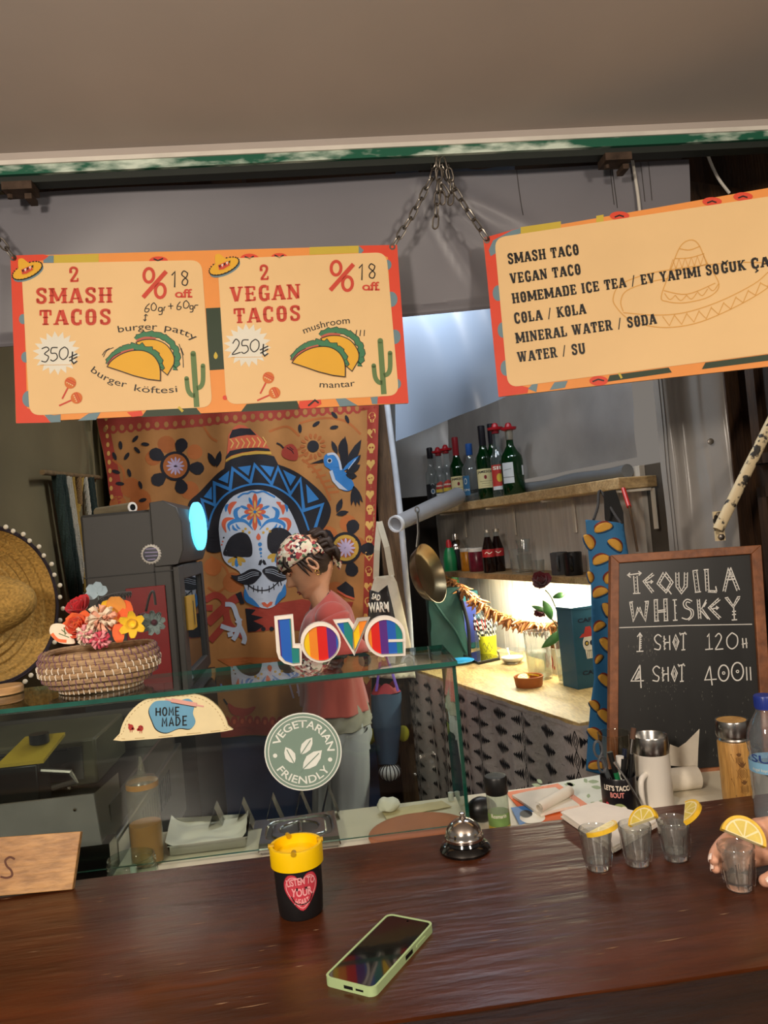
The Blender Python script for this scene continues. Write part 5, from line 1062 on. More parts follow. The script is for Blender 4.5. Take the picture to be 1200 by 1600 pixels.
for i in range(len(P_) - 1):
    d = V(P_[i + 1]) - V(P_[i]); mb.add([V(P_[i]), V(P_[i + 1]), V(P_[i + 1]) + V((.002, -.004, -.012 * (1 - i / len(P_)) - .002)), V(P_[i]) + V((.002, -.004, -.012))], [(0, 1, 2, 3)], m_fea)
mb.tube(P_, .0014, m_fea, 6); mb.tube(cr([fl(228, 955, 1.54), fl(234, 930, 1.54), fl(240, 925, 1.54), fl(243, 945, 1.54)], 5), .0022, m_fea, 6)
tag(mb.build('feather', solid=.0008), 'curved black feather sprigs rising behind the flowers', 'feather')
# felt slice leaning at the left rim
m_fg = M('slice green ink', '#4e6a3c', .7)
so2 = fl(95, 985, 1.47); N2 = V((.1, -1, .25)).normalized(); mb = MB(); SL = [(78, 990), (80, 977), (92, 974), (104, 979), (116, 1000), (114, 1006), (92, 1004)]
pts = [PP(x, y, so2, N2) for x, y in cr(SL, 3, True)]; k = len(pts); tri = tessellate_polygon([[V((x, y, 0)) for x, y in cr(SL, 3, True)]]); mb.add(pts, tri, fdp); mb.add([q - N2 * .006 for q in pts], tri, fo); mb.add(pts + [q - N2 * .006 for q in pts], [(i, (i + 1) % k, k + (i + 1) % k, k + i) for i in range(k)], fo)
a = Art(mb, planemap(so2, N2, .0004)); a.line([(81, 990), (90, 1000), (104, 1002)], 5, fo, 1, smooth=3)
for p_, q_ in (((96, 984), (104, 990)), ((100, 980), (102, 992)), ((92, 990), (108, 996))): a.line([p_, q_], 1.3, m_fg, 2)
tag(mb.build('felt_slice'), 'cream felt fruit slice with a red rind tucked in the left of the basket', 'ornament')
# ================================================================== on the worktable
m_ss = M('brushed stainless', '#a9a7a3', .26, 1, var=.08, scale=6, stretch=(1, 30, 30)); m_ss2 = M('dull stainless', '#77746f', .38, .9, var=.12, scale=5)
m_blk = M('black plastic', '#141414', .4); m_par = M('white parchment', '#ddd8cb', .75, var=.06, scale=9, bump=.15)
def at(px, py, z=WT): p = PZ(px, py, z); return V((p.x, p.y, z))
# squeeze bottle
p = PY(228, 1300, 1.468); p.z = WT; SQ = thing('squeeze_bottle', 'clear squeeze bottle half full of brown sauce inside the case', 'bottle', p)
m_sqz = TG('frosted squeeze plastic', '#f5f3ec', .9, .2, haze=.1, hazecol='#cfcabb'); m_sau = M('amber sauce', '#a8742c', .35, var=.1, scale=12, spec=.6)
mb = MB(); mb.lathe([(.026, 0), (.0295, .004), (.0295, .128), (.027, .138), (.0265, .142)], m_sqz, 32, p); mb.build('body', SQ)
mb = MB(); mb.lathe([(.025, .002), (.0282, .005), (.0282, .074), (.0001, .074)], m_sau, 32, p); mb.build('sauce', SQ)
mb = MB(); mb.lathe([(.029, .139), (.029, .150), (.024, .157), (.008, .160), (.0075, .164), (.0022, .195), (.0012, .195), (.0012, .17), (.0001, .17)], m_sqz, 28, p, cap0=False); mb.lathe([(.0292, .140), (.0292, .150)], m_sau, 28, p, cap0=False, cap1=False); mb.build('nozzle_cap', SQ)
# open glass jar
p = PY(204, 1330, 1.368); p.z = WT; m_jar = TG('jar glass', '#eff6f3', 1.5, .01); mb = MB()
mb.lathe([(.0001, .002), (.038, 0), (.043, .006), (.043, .028), (.039, .035), (.0385, .038), (.041, .040), (.0385, .043), (.041, .046), (.0385, .049), (.0395, .053), (.037, .054), (.0355, .05), (.0365, .036), (.04, .027), (.04, .008), (.0001, .006)], m_jar, 40, p, cap0=False, cap1=False)
tag(mb.build('glass_jar', sharp=70), 'open glass jar with a screw rim in front of the sauce bottle', 'jar')
# parchment in a steel tray
q = [at(x, y, .955) for x, y in ((272, 1292), (392, 1285), (388, 1322), (262, 1338))]
TR = thing('steel_tray', 'shallow steel tray lined with white paper inside the case', 'tray', sum(q, V()) / 4)
mb = MB(); B4 = lambda u, v: q[0] * (1 - u) * (1 - v) + q[1] * u * (1 - v) + q[2] * u * v + q[3] * (1 - u) * v
mb.grid(lambda u, v: B4(u, v) + V((0, 0, .018 if min(u, v, 1 - u, 1 - v) < .03 else 0)), 34, 34, m_ss, th=(0, 0, -.0015)); mb.build('tray', TR)
mb = MB(); mb.grid(lambda u, v: B4(-.02 + u * 1.0, .02 + v * .96) + V((0, 0, .009 + .016 * (abs(u - .5) * 2) ** 6 + .007 * noise.noise((u * 3, v * 4, 8)))), 26, 26, m_par, th=(0, 0, .0006)); mb.build('paper', TR)
# steel container lid with a notch for the ladle
q2 = [at(x, y, .972) for x, y in ((410, 1282), (524, 1265), (532, 1306), (402, 1320))]
B5 = lambda u, v: q2[0] * (1 - u) * (1 - v) + q2[1] * u * (1 - v) + q2[2] * u * v + q2[3] * (1 - u) * v
def gn(u, v):
    x, y = (u - .5) * 2, (v - .5) * 2; r1 = (abs(x / .84) ** 5 + abs(y / .80) ** 5) ** .2; r2 = hypot(x / .5, y / .5); z = 0
    z -= .006 * (1 if r1 < .93 else max(0, (1 - r1) / .07) if r1 < 1 else 0); z += .006 * (1 if r1 < .8 else max(0, (.87 - r1) / .07) if r1 < .87 else 0); z -= .016 * max(0, 1 - r2 * r2) ** .6 if r2 < 1 else 0
    if max(abs(x), abs(y)) > .97: z -= .015
    return B5(u, v) + V((0, 0, z))
GN = thing('container_lid', 'stainless steel food container with a recessed lid inside the case', 'food container', sum(q2, V()) / 4 - V((0, 0, .02)))
mb = MB(); mb.grid(gn, 60, 60, m_ss, th=(0, 0, -.001)); mb.build('lid', GN); mb = MB(); mb.tube([gn(.5, .30) + V((0, 0, .006)), gn(.52, .72) + V((0, 0, .006))], .004, m_ss, 10); mb.build('handle', GN)
mb = MB(); c = [B5(u, v) - V((0, 0, .003)) for u, v in ((.04, .04), (.96, .04), (.96, .96), (.04, .96))]; b_ = [V((x.x, x.y, WT)) for x in c]; mb.add(c + b_, [(0, 1, 2, 3), (4, 5, 6, 7), (0, 1, 5, 4), (1, 2, 6, 5), (2, 3, 7, 6), (3, 0, 4, 7)], m_ss2); mb.build('pan', GN)
# zigzag taco holder
xs = [PY(x, 1256, 1.595).x for x in (337, 380, 427, 472, 515)]; TH = thing('taco_holder', 'zigzag steel taco holder standing at the back of the case', 'taco holder', V((sum(xs) / 5, 1.595, WT)))
for i, x in enumerate(xs):
    mb = MB(); dx = .019; zt = WT + .052 + .002 * i
    for s in (-1, 1): mb.add([(x, 1.572, zt), (x, 1.614, zt), (x + s * dx, 1.616, WT), (x + s * dx, 1.569, WT), (x + s * .0012, 1.572, zt - .003), (x + s * .0012, 1.614, zt - .003), (x + s * (dx - .001), 1.616, WT), (x + s * (dx - .001), 1.569, WT)], [(0, 1, 2, 3), (4, 5, 6, 7), (0, 3, 7, 4), (1, 2, 6, 5)], m_ss)
    if i < 4: mb.box(x + dx - .001, xs[i + 1] - dx + .001, 1.569, 1.616, WT, WT + .0012, m_ss)
    mb.build('fold', TH)
# terracotta plate, paper, crumpled napkin
m_ter = M('terracotta', '#a4643f', .6, var=.12, scale=14); c = at(655, 1300); mb = MB(); mb.lathe([(.06, 0), (.085, .004), (.097, .012), (.094, .0125), (.08, .007), (.0001, .006)], m_ter, 48, (c.x, 1.424, WT)); tag(mb.build('clay_plate'), 'round terracotta plate lying partly under the front glass', 'plate')
mb = MB(); q3 = [at(x, y, .9505) for x, y in ((596, 1268), (690, 1253), (706, 1262), (604, 1282))]; mb.grid(lambda u, v: q3[0] * (1 - u) * (1 - v) + q3[1] * u * (1 - v) + q3[2] * u * v + q3[3] * (1 - u) * v + V((0, 0, .002 + .003 * noise.noise((u * 4, v * 3, 1)))), 14, 8, M('kraft paper', '#c9b88f', .8), th=(0, 0, .0008)); tag(mb.build('paper_sheet'), 'tan paper sheet at the rear edge of the worktable behind the clay plate', 'paper')
mb = MB(); c = at(614, 1284, .965); mb.ball((c.x, 1.572, .966), (.024, .018, .015), m_par, 24); b_ = mb
b_.v = [v + V((.004 * noise.noise(v * 90), .004 * noise.noise(v * 80 + V((5, 0, 0))), .005 * noise.noise(v * 70 + V((0, 9, 0))))) for v in b_.v]; tag(mb.build('crumpled_napkin'), 'crumpled white napkin beside the clay plate in the case', 'napkin')
# spice jar
p = PY(780, 1280, 1.372); p.z = WT; SJ = thing('spice_jar', 'rosemary jar with a black lid and green to yellow label', 'jar', p)
m_spg = M('herb green', '#6f8f4e', .5, var=.15, scale=60); m_spy = M('herb yellow', '#c7b03b', .5, var=.1, scale=60); m_spw = TG('spice glass', '#dfe8df', 1.2, .02, haze=.25, hazecol='#cfd4c6')
mb = MB(); mb.lathe([(.0185, 0), (.0195, .003), (.0195, .03), (.0195, .052), (.0195, .082), (.018, .087)], [m_spy, m_spy, m_spg, m_spw, m_spw], 28, p); a = Art(mb, cylmap(p, .0197, atan2((CAM - p).y, (CAM - p).x), 0), .005); a.txt('Rosmarin', (-.014, .046), (.014, .046), .007, c_wht, 2, flip=-1, bold=.02); mb.build('jar', SJ)
mb = MB(); mb.lathe([(.0195, .084), (.0205, .086), (.0205, .112), (.019, .115), (.012, .1155), (.0001, .1145)], m_blk, 28, p); mb.build('lid', SJ)
mb = MB(); c = PY(748, 1274, 1.455); mb.ball((c.x + .008, 1.462, .975), (.030, .022, .024), M('black leather', '#1b1b1d', .35), 20); tag(mb.build('pouch'), 'small black leather pouch behind the rosemary jar', 'pouch')
# orange menu sheet, notepad, floral paper
m_org = M('orange print', '#d9642a', .45, var=.1, scale=12); m_pbl = M('print blue', '#2f6fb0', .45); m_page = M('notepad page', '#dcd5c6', .75, var=.04, scale=20)
def flat(name, label, cat, px, z, mat, th=.0007, art=None):
    q = [at(x, y, z) for x, y in px]; mb = MB(); mb.add(q + [v - V((0, 0, th)) for v in q], [(0, 1, 2, 3), (7, 6, 5, 4), (0, 1, 5, 4), (1, 2, 6, 5), (2, 3, 7, 6), (3, 0, 4, 7)], mat)
    if art: art(Art(mb, lambda x, y, l: at(x, y, z) + V((0, 0, .0002 * l))))
    return tag(mb.build(name), label, cat)
m_leafp = M('leaf print green', '#9fb089', .7, var=.15, scale=20)
def fart(a):
    rs = random.Random(5)
    for i in range(26): x, y = rs.uniform(838, 968), rs.uniform(1216, 1258); g = rs.uniform(0, 6); a.leaf((x, y), (x + 18 * cos(g), y + 7 * sin(g)), 6, m_leafp, 1)
flat('floral_paper', 'white sheet printed with pale green leaves under the pen mug', 'paper', [(830, 1230), (952, 1208), (990, 1262), (900, 1275)], .951, M('pale print paper', '#dfe2d3', .7), art=fart)
def oart(a): a.poly([(798, 1262), (826, 1258), (840, 1278), (812, 1290)], m_pbl, 1); a.disc((832, 1278), (20, 9), c_wht, 2); a.disc((822, 1272), (10, 6), c_blk, 3)
flat('orange_flyer', 'orange printed flyer lying under the notepad', 'flyer', [(790, 1238), (872, 1224), (940, 1272), (838, 1296)], .952, m_org, art=oart)
nq = [at(x, y, .958) for x, y in ((800, 1242), (868, 1230), (906, 1258), (845, 1272))]; NP = thing('notepad', 'open notepad with its cover rolled over lying on the orange flyer', 'notepad', sum(nq, V()) / 4)
NB = lambda u, v: nq[0] * (1 - u) * (1 - v) + nq[1] * u * (1 - v) + nq[2] * u * v + nq[3] * (1 - u) * v
mb = MB(); mb.grid(lambda u, v: NB(u, v) + V((0, 0, .002 * sin(u * 3))), 10, 10, m_page, th=(0, 0, -.005)); mb.build('pages', NP)
mb = MB(); ax0, ax1 = NB(.02, .92) + V((0, 0, .007)), NB(1.05, .55) + V((0, 0, .010))
d = (ax1 - ax0); s_ = d.cross(V((0, 0, 1))).normalized()
mb.grid(lambda u, v: ax0 + d * v + (s_ * cos(u * 8.5) + V((0, 0, 1)) * sin(u * 8.5)) * (.005 + .0065 * u), 40, 4, m_page, th=(0, 0, .0005)); mb.build('rolled_cover', NP)
# pen mug
p = PY(969, 1250, 1.405); p.z = WT; MG = thing('pen_mug', 'black mug with taco lettering and a cactus face holding pens', 'mug', p)
m_mug = M('black glazed mug', '#141217', .3); m_let2 = M('mug lettering cream', '#eadfcf', .45); m_let3 = M('mug lettering pink', '#d98a84', .45); m_mgr = M('mug cactus green', '#93a06a', .45)
mb = MB(); mb.lathe([(.031, 0), (.0325, .002), (.0325, .078), (.0315, .080), (.030, .078), (.0295, .006), (.0001, .006)], m_mug, 36, p)
ma = atan2((CAM - p).y, (CAM - p).x) - .12; a = Art(mb, cylmap(p, .0327, ma, 0), .005)
a.txt("LET'S TACO", (-.025, .060), (.024, .060), .009, m_let2, 2, bold=.05, flip=-1); a.txt('BOUT', (-.013, .0475), (.012, .0475), .009, m_let3, 2, bold=.05, flip=-1)
a.disc((.002, .022), (.014, .015), m_mgr, 2, 20); a.disc((-.004, .026), .0062, c_wht, 3, 14); a.disc((.009, .026), .0062, c_wht, 3, 14); a.disc((-.003, .026), .0035, c_blk, 4, 10); a.disc((.008, .026), .0035, c_blk, 4, 10); a.line([(-.002, .016), (.002, .014), (.006, .016)], .001, c_blk, 4)
a.disc((-.021, .034), .0035, bpy.data.materials['heart red'], 2, 10); a.poly([(-.024, .006), (-.004, .006), (-.008, .013), (-.018, .015)], m_let3, 3); mb.build('cup', MG)
mb = MB(); hx = p + V((.9 * .032, .3 * .032, .04)); mb.tube(cr([p + V((.031, .008, .065)), p + V((.048, .012, .060)), p + V((.052, .013, .04)), p + V((.045, .011, .02)), p + V((.031, .008, .014))], 5), .004, m_mug, 10); mb.build('handle', MG)
def stick(name, label, cat, a_, b_, r, mats, build=None):
    a_, b_ = p + V(a_), p + V(b_); mb = MB(); d = b_ - a_; k = len(mats)
    for i, (m_, f0, f1, rr_) in enumerate(mats): mb.tube([a_ + d * f0, a_ + d * f1], r * rr_, m_, 12)
    return tag(mb.build(name), label, cat)
m_grn = M('marker green', '#1f7a4a', .4); m_dkb = M('dark navy plastic', '#1a2134', .35); m_wp = M('white plastic', '#dedad2', .4); m_bris = M('brown bristle', '#5b4031', .8)
stick('green_marker', 'green and black marker pen leaning left in the mug', 'pen', (.008, -.012, .008), (-.014, -.008, .125), .0048, [(m_grn, 0, .7, 1), (m_blk, .68, 1, 1.08)])
stick('black_marker', 'thick black marker with a cap leaning in the mug', 'pen', (-.006, .004, .008), (.014, -.002, .108), .0068, [(m_blk, 0, .7, .95), (m_blk, .66, 1, 1.1)])
stick('blue_pen', 'dark blue pen standing at the right of the mug', 'pen', (.006, .014, .008), (.021, .008, .122), .0042, [(m_wp, 0, .6, 1), (m_dkb, .58, 1, 1.1)])
stick('black_pen', 'slim black pen at the right side of the mug', 'pen', (.01, -.01, .008), (.026, -.012, .118), .0038, [(m_blk, 0, 1, 1)])
stick('white_marker', 'stubby white marker standing in the middle of the mug', 'pen', (0, .0, .008), (.008, .002, .112), .0075, [(m_wp, 0, 1, 1)])
stick('paint_brush', 'paint brush with brown bristles sticking up highest from the mug', 'brush', (.004, .0, .008), (.044, .012, .158), .0026, [(m_blk, 0, .55, 1), (m_ss, .55, .88, 1.1), (m_bris, .87, 1, 1.9)])
mb = MB(); P_ = [p + V(v) for v in ((-.012, -.02, .11), (.004, -.033, .078), (.018, -.038, .045), (.022, -.039, .03))]; mb.tube(P_, [.0022, .0022, .0026, .003], m_ss, 8); mb.ball(P_[-1] + V((.003, -.002, -.008)), (.005, .003, .012), m_ss, 12); tag(mb.build('spoon'), 'small steel spoon hooked over the mug front, bowl hanging down', 'spoon')
# scissors
m_scg = M('scissor grey', '#4d5054', .4); SX = thing('scissors', 'grey handled scissors standing in the left of the pen mug', 'scissors', p + V((-.012, .005, .008)))
for s in (0, 1):
    mb = MB(); c = p + V((-.030 + .004 * s, .008 - .004 * s, .128 - .028 * s)); mb.tube([c + V((.0085 * cos(t) - .0005 * sin(t), .002 * cos(t), .0145 * sin(t))) for t in [2 * pi * i / 20 for i in range(20)]], .0024, m_scg, 8, True); mb.tube([c + V((.004, 0, -.013)), p + V((-.012 - .004 * s, .006, .07))], .003, m_scg, 8); mb.build('handle', SX)
    mb = MB(); mb.bar(p + V((-.014 - .004 * s, .006, .075)), p + V((-.004 + .004 * s, .006, .009)), .007, .0015, m_ss); mb.build('blade', SX)
# clear plastic cup behind the mug
q = PY(964, 1200, 1.475); q.z = WT; mb = MB(); mb.lathe([(.0001, .001), (.024, 0), (.031, .135), (.032, .137), (.0305, .137), (.0235, .004), (.0001, .004)], TG('clear cup', '#f1efe8', 1.3, .02), 32, q, cap0=False, cap1=False); tag(mb.build('plastic_cup', sharp=70), 'tall clear plastic cup standing behind the pen mug', 'cup')
# white steel mug
p = PY(1024, 1240, 1.43); p.z = WT; WM_ = thing('travel_mug', 'tall white insulated mug with a steel rim right of the pens', 'mug', p); m_wm = M('white enamel mug', '#e4ded3', .3, var=.02)
mb = MB(); mb.lathe([(.030, 0), (.0325, .003), (.0325, .105), (.0327, .1055), (.0327, .136), (.0318, .138), (.0305, .136), (.030, .01), (.0001, .01)], [m_wm, m_wm, m_wm, m_ss, m_ss, m_ss, m_ss, m_ss2], 40, p); mb.build('body', WM_)
mb = MB(); d = V((-.75, -.66, 0)); mb.tube(cr([p + d * .031 + V((0, 0, .072)), p + d * .052 + V((0, 0, .066)), p + d * .056 + V((0, 0, .04)), p + d * .050 + V((0, 0, .014)), p + d * .031 + V((0, 0, .008))], 6), .0055, m_wm, 12); mb.build('handle', WM_)
# paper roll with a torn sheet
p0, p1 = PY(1040, 1214, 1.50), PY(1089, 1206, 1.50); p0.z = p1.z = WT + .0225; PR = thing('paper_roll', 'nearly used up kitchen paper roll with a torn sheet sticking up', 'paper roll', V((p0.x / 2 + p1.x / 2, 1.5, WT)))
d = (p1 - p0).normalized(); m_tis = M('kitchen paper', '#ddd5c4', .85, var=.04, scale=50, bump=.2); m_card = M('cardboard core', '#8d7658', .8)
mb = MB(); L_ = (p1 - p0).length; mb.lathe([(.0222, 0), (.0222, L_), (.0185, L_), (.0185, 0), (.0222, 0)], m_tis, 36, p0, d, cap0=False, cap1=False); mb.build('roll', PR)
mb = MB(); mb.lathe([(.0186, -.0015), (.0186, L_ + .0015), (.0168, L_ + .0015), (.0168, -.0015), (.0186, -.0015)], m_card, 32, p0, d, cap0=False, cap1=False); mb.build('core', PR)
mb = MB(); TS = [(1044, 1196), (1047, 1163), (1060, 1168), (1072, 1160), (1082, 1150), (1093, 1139), (1091, 1170), (1090, 1200)]; o_ = V((p0.x, 1.515, WT)); n_ = V((0, -1, .1)).normalized(); pts = [PP(x, y, o_, n_) for x, y in TS]; mb.add(pts + [v + V((0, .0006, 0)) for v in pts], [tuple(range(8)), tuple(range(8, 16))], m_tis); mb.build('torn_sheet', PR)
# bamboo tumbler
p = PY(1154, 1240, 1.385); p.z = WT; BT = thing('bamboo_tumbler', 'bamboo tumbler with a steel collar and engraved pineapples beside the water bottle', 'tumbler', p); m_bam = WOOD('bamboo', '#b07f3f', '#d2a35c', .4, 5, (14, 14, 1), .05); m_eng = M('engraving', '#6b4722', .7)
mb = MB(); mb.lathe([(.027, 0), (.0285, .003), (.0285, .122), (.027, .126)], m_bam, 40, p); a = Art(mb, cylmap(p, .0286, atan2((CAM - p).y, (CAM - p).x) , 0), .006)
for cx, cy, k in ((.007, .095, .6), (.011, .070, 1.0), (.012, .042, .75)):
    a.line([(cx + .0085 * k * cos(t), cy + .0115 * k * sin(t)) for t in [2 * pi * i / 20 for i in range(20)]], .0005, m_eng, 1, True)
    for i in range(-2, 3): a.line([(cx + i * .0032 * k - .005 * k, cy - .008 * k), (cx + i * .0032 * k + .005 * k, cy + .008 * k)], .0004, m_eng, 1); a.line([(cx + i * .0032 * k + .005 * k, cy - .008 * k), (cx + i * .0032 * k - .005 * k, cy + .008 * k)], .0004, m_eng, 1)
    for g in (.9, 1.3, 1.57, 1.85, 2.25): a.leaf((cx, cy + .011 * k), (cx + .012 * k * cos(g), cy + .011 * k + .012 * k * sin(g)), .003, m_eng, 1)
for x, y in ((-.006, .105), (-.009, .06), (-.004, .03), (0, .012)): a.line([(x, y), (x + .004, y - .012)], .0005, m_eng, 1); a.disc((x, y), .001, m_eng, 1, 8)
mb.build('body', BT); mb = MB(); mb.lathe([(.0265, .124), (.029, .128), (.0275, .131), (.029, .134), (.0295, .135), (.0295, .160), (.0285, .1625), (.0262, .1625)], m_ss, 40, p, cap0=False, cap1=False); mb.build('collar', BT); mb = MB(); mb.lathe([(.0263, .157), (.0262, .1618), (.0001, .162)], m_bam, 40, p); mb.build('lid_inlay', BT)

# ================================================================== chalkboard
m_cb = M('chalkboard slate', '#1d1d1c', .38, var=.3, scale=5, stretch=(3, 3, .6)); m_cf = WOOD('chalkboard frame', '#7a482a', '#9c633c', .5, 3, (3, 3, 3), .15); m_ck = M('chalk', '#d8d6d0', .9, var=.08, scale=60)
co_ = V((.79, 1.592, .955)); CN = V((-.06, -1, .15)).normalized(); fmC = planemap(co_, CN, .0004)
CB = thing('chalkboard', 'wood framed chalkboard listing tequila and whiskey shot prices', 'chalkboard', co_)
def frame_bar(q):
    mb = MB(); pts = [fmC(x, y, 0) for x, y in q]; f_ = [v + CN * .008 for v in pts]; b_ = [v - CN * .012 for v in pts]; mb.add(f_ + b_, [(0, 1, 2, 3), (7, 6, 5, 4), (0, 1, 5, 4), (1, 2, 6, 5), (2, 3, 7, 6), (3, 0, 4, 7)], m_cf); mb.build('frame', CB, bevel=.0015)
TL, TR_, BR_, BL_ = (953, 868), (1187, 852), (1209, 1202), (950, 1223); tl, tr, br, bl_ = (966, 880), (1172, 866), (1192, 1192), (964, 1211)
for q in ((TL, TR_, tr, tl), (TR_, BR_, br, tr), (BR_, BL_, bl_, br), (BL_, TL, tl, bl_)): frame_bar(q)
mb = MB(); pts = [fmC(x, y, 0) for x, y in (tl, tr, br, bl_)]; mb.add(pts + [v - CN * .004 for v in pts], [(0, 1, 2, 3), (7, 6, 5, 4)], m_cb)
a = Art(mb, fmC); a.frame(860, 760, .3)
def dbl(P, wd=16, lw=5, close=True):
    """hollow chalk stroke: two outlines with small ticks between"""
    for s in (-1, 1):
        L_ = []
        for i, q_ in enumerate(P):
            d = V(P[min(i + 1, len(P) - 1)]) - V(P[max(i - 1, 0)]); d.normalize(); L_.append((q_[0] - d.y * wd / 2 * s, q_[1] + d.x * wd / 2 * s))
        a.line(L_, lw, m_ck, 1)
    T_ = 0
    for p_, q_ in zip(P, P[1:]):
        n_ = max(1, int(hypot(q_[0] - p_[0], q_[1] - p_[1]) / 16))
        for i in range(n_): t = (i + .5) / n_; a.disc((p_[0] + (q_[0] - p_[0]) * t, p_[1] + (q_[1] - p_[1]) * t), 2.6, m_ck, 1, 6)
L5 = lambda *P: a.line(list(P), 6, m_ck, 1)
dbl([(442, 466), (448, 556)], 18); L5((402, 462), (470, 452)); L5((415, 450), (402, 462), (418, 474)); L5((458, 442), (472, 452), (460, 464)); L5((430, 558), (468, 556))
dbl([(536, 456), (488, 494), (534, 552)], 12); L5((496, 500), (530, 496)); L5((522, 488), (532, 496), (522, 506))
dbl([(594, 450), (632, 500), (602, 548), (562, 506), (594, 450)], 14); L5((606, 530), (630, 562))
dbl([(660, 448), (662, 520), (682, 552), (704, 520), (706, 448)], 16)
dbl([(752, 440), (766, 550)], 20); L5((740, 440), (768, 436)); L5((752, 552), (784, 548))
dbl([(812, 436), (818, 546)], 16); dbl([(820, 546), (866, 548)], 8); L5((860, 520), (866, 548)); L5((798, 434), (824, 432))
dbl([(904, 548), (932, 424)], 12); dbl([(932, 424), (978, 542)], 14); a.line([(918, 486), (962, 482)], 8, m_ck, 1); a.line([(930, 472), (938, 446), (952, 470)], 5, m_ck, 1, True)
dbl([(418, 600), (434, 700), (460, 630)], 12); dbl([(460, 630), (492, 698), (504, 600)], 12); L5((412, 604), (430, 600)); L5((490, 600), (512, 598))
dbl([(548, 592), (552, 700)], 16); dbl([(598, 588), (602, 698)], 16); L5((556, 648), (600, 642)); L5((556, 656), (600, 652)); L5((538, 592), (560, 590)); L5((588, 588), (610, 586)); L5((540, 702), (566, 700)); L5((590, 700), (614, 698))
L5((646, 592), (650, 696)); L5((636, 592), (658, 590)); L5((638, 698), (662, 696)); L5((648, 620), (656, 620)); L5((648, 660), (656, 660))
a.line([(738, 598), (712, 588), (692, 606), (700, 632), (728, 646), (732, 672), (712, 692), (684, 684)], 6, m_ck, 1, smooth=4); a.line([(728, 606), (710, 602), (706, 618), (720, 632), (742, 646), (742, 676), (718, 698)], 5, m_ck, 1, smooth=4)
dbl([(770, 588), (778, 690)], 12); L5((786, 640), (812, 590)); L5((784, 648), (820, 690)); L5((792, 640), (830, 694)); L5((798, 628), (812, 604))
dbl([(880, 586), (828, 632), (884, 688)], 12); L5((838, 638), (872, 632)); L5((862, 624), (874, 632), (864, 642))
dbl([(918, 582), (952, 626), (980, 578)], 12); L5((954, 630), (958, 694)); L5((944, 696), (972, 694)); L5((946, 652), (966, 650)); L5((946, 668), (966, 666)); L5((908, 582), (926, 578)); L5((972, 576), (988, 574))
a.line([(356, 736), (700, 724), (1050, 718)], 4.5, m_ck, 1)
L5((466, 766), (464, 856)); L5((452, 784), (466, 764), (478, 782)); L5((448, 860), (484, 858))
for i in range(6): L5((464, 790 + i * 11), (474, 784 + i * 11))
def shotw(dy):
    dx = -8 if dy else 0
    a.line([(578 + dx, 784 + dy), (560 + dx, 772 + dy), (542 + dx, 790 + dy), (552 + dx, 814 + dy), (572 + dx, 828 + dy), (566 + dx, 850 + dy), (540 + dx, 846 + dy)], 6, m_ck, 1, smooth=4)
    L5((592 + dx, 778 + dy), (594 + dx, 852 + dy)); L5((620 + dx, 776 + dy), (622 + dx, 852 + dy)); L5((594 + dx, 814 + dy), (622 + dx, 812 + dy)); a.line([(588 + dx, 790 + dy), (600 + dx, 796 + dy), (588 + dx, 806 + dy), (600 + dx, 820 + dy), (590 + dx, 832 + dy), (600 + dx, 846 + dy)], 4, m_ck, 1)
    a.line([(652 + dx, 772 + dy), (668 + dx, 808 + dy), (654 + dx, 852 + dy), (638 + dx, 812 + dy)], 6, m_ck, 1, True); a.line([(652 + dx, 792 + dy), (660 + dx, 810 + dy), (653 + dx, 834 + dy), (646 + dx, 812 + dy)], 4, m_ck, 1, True)
    L5((692 + dx, 770 + dy), (692 + dx, 852 + dy)); L5((672 + dx, 770 + dy), (706 + dx, 764 + dy)); L5((682 + dx, 852 + dy), (702 + dx, 850 + dy)); L5((672 + dx, 762 + dy), (680 + dx, 776 + dy)); L5((698 + dx, 758 + dy), (708 + dx, 772 + dy))
shotw(0); shotw(164)
L5((816, 784), (826, 768), (828, 848)); L5((806, 850), (846, 846)); a.line([(858, 784), (876, 766), (890, 784), (880, 812), (858, 850)], 6, m_ck, 1, smooth=4); L5((858, 850), (900, 846)); a.line([(945, 762), (920, 790), (922, 828), (946, 846), (972, 824), (972, 782), (945, 762)], 6, m_ck, 1, smooth=4)
for x in (1000, 1018): L5((x, 790), (x + 4, 842))
L5((996, 822), (1026, 816)); L5((466, 930), (472, 1050)); a.line([(466, 930), (420, 1014), (486, 1012)], 6, m_ck, 1); 
for i in range(6): L5((440 + i * 5, 1008 - i * 2), (462, 960 + i * 6))
L5((830, 936), (842, 1036)); a.line([(830, 936), (804, 1008), (866, 1004)], 6, m_ck, 1)
for cx, cy, r in ((902, 972, 32), (974, 964, 36)): a.line([(cx + r * .85 * cos(t), cy + r * 1.3 * sin(t)) for t in [2 * pi * i / 22 for i in range(22)]], 7, m_ck, 1, True); a.disc((cx, cy), 9, m_ck, 1, 10); a.disc((cx, cy), 4, m_cb, 2, 8)
for x in (1020, 1040): L5((x, 940), (x + 4, 1010))
rs = random.Random(11)
for i in range(150):   # chalk dust specks and smears
    x, y = (rs.gauss(600, 70), rs.gauss(1030, 50)) if i < 60 else (rs.uniform(380, 1050), rs.uniform(1060, 1460)) if i < 110 else (rs.gauss(500, 40), rs.gauss(840, 40)); l = rs.uniform(2, 8) if i < 60 else rs.uniform(4, 16)
    a.line([(x, y), (x + rs.uniform(-3, 3), y + l)], rs.uniform(.8, 1.8), M('faint chalk', '#77756f', .9), 1)
mb.build('board', CB)

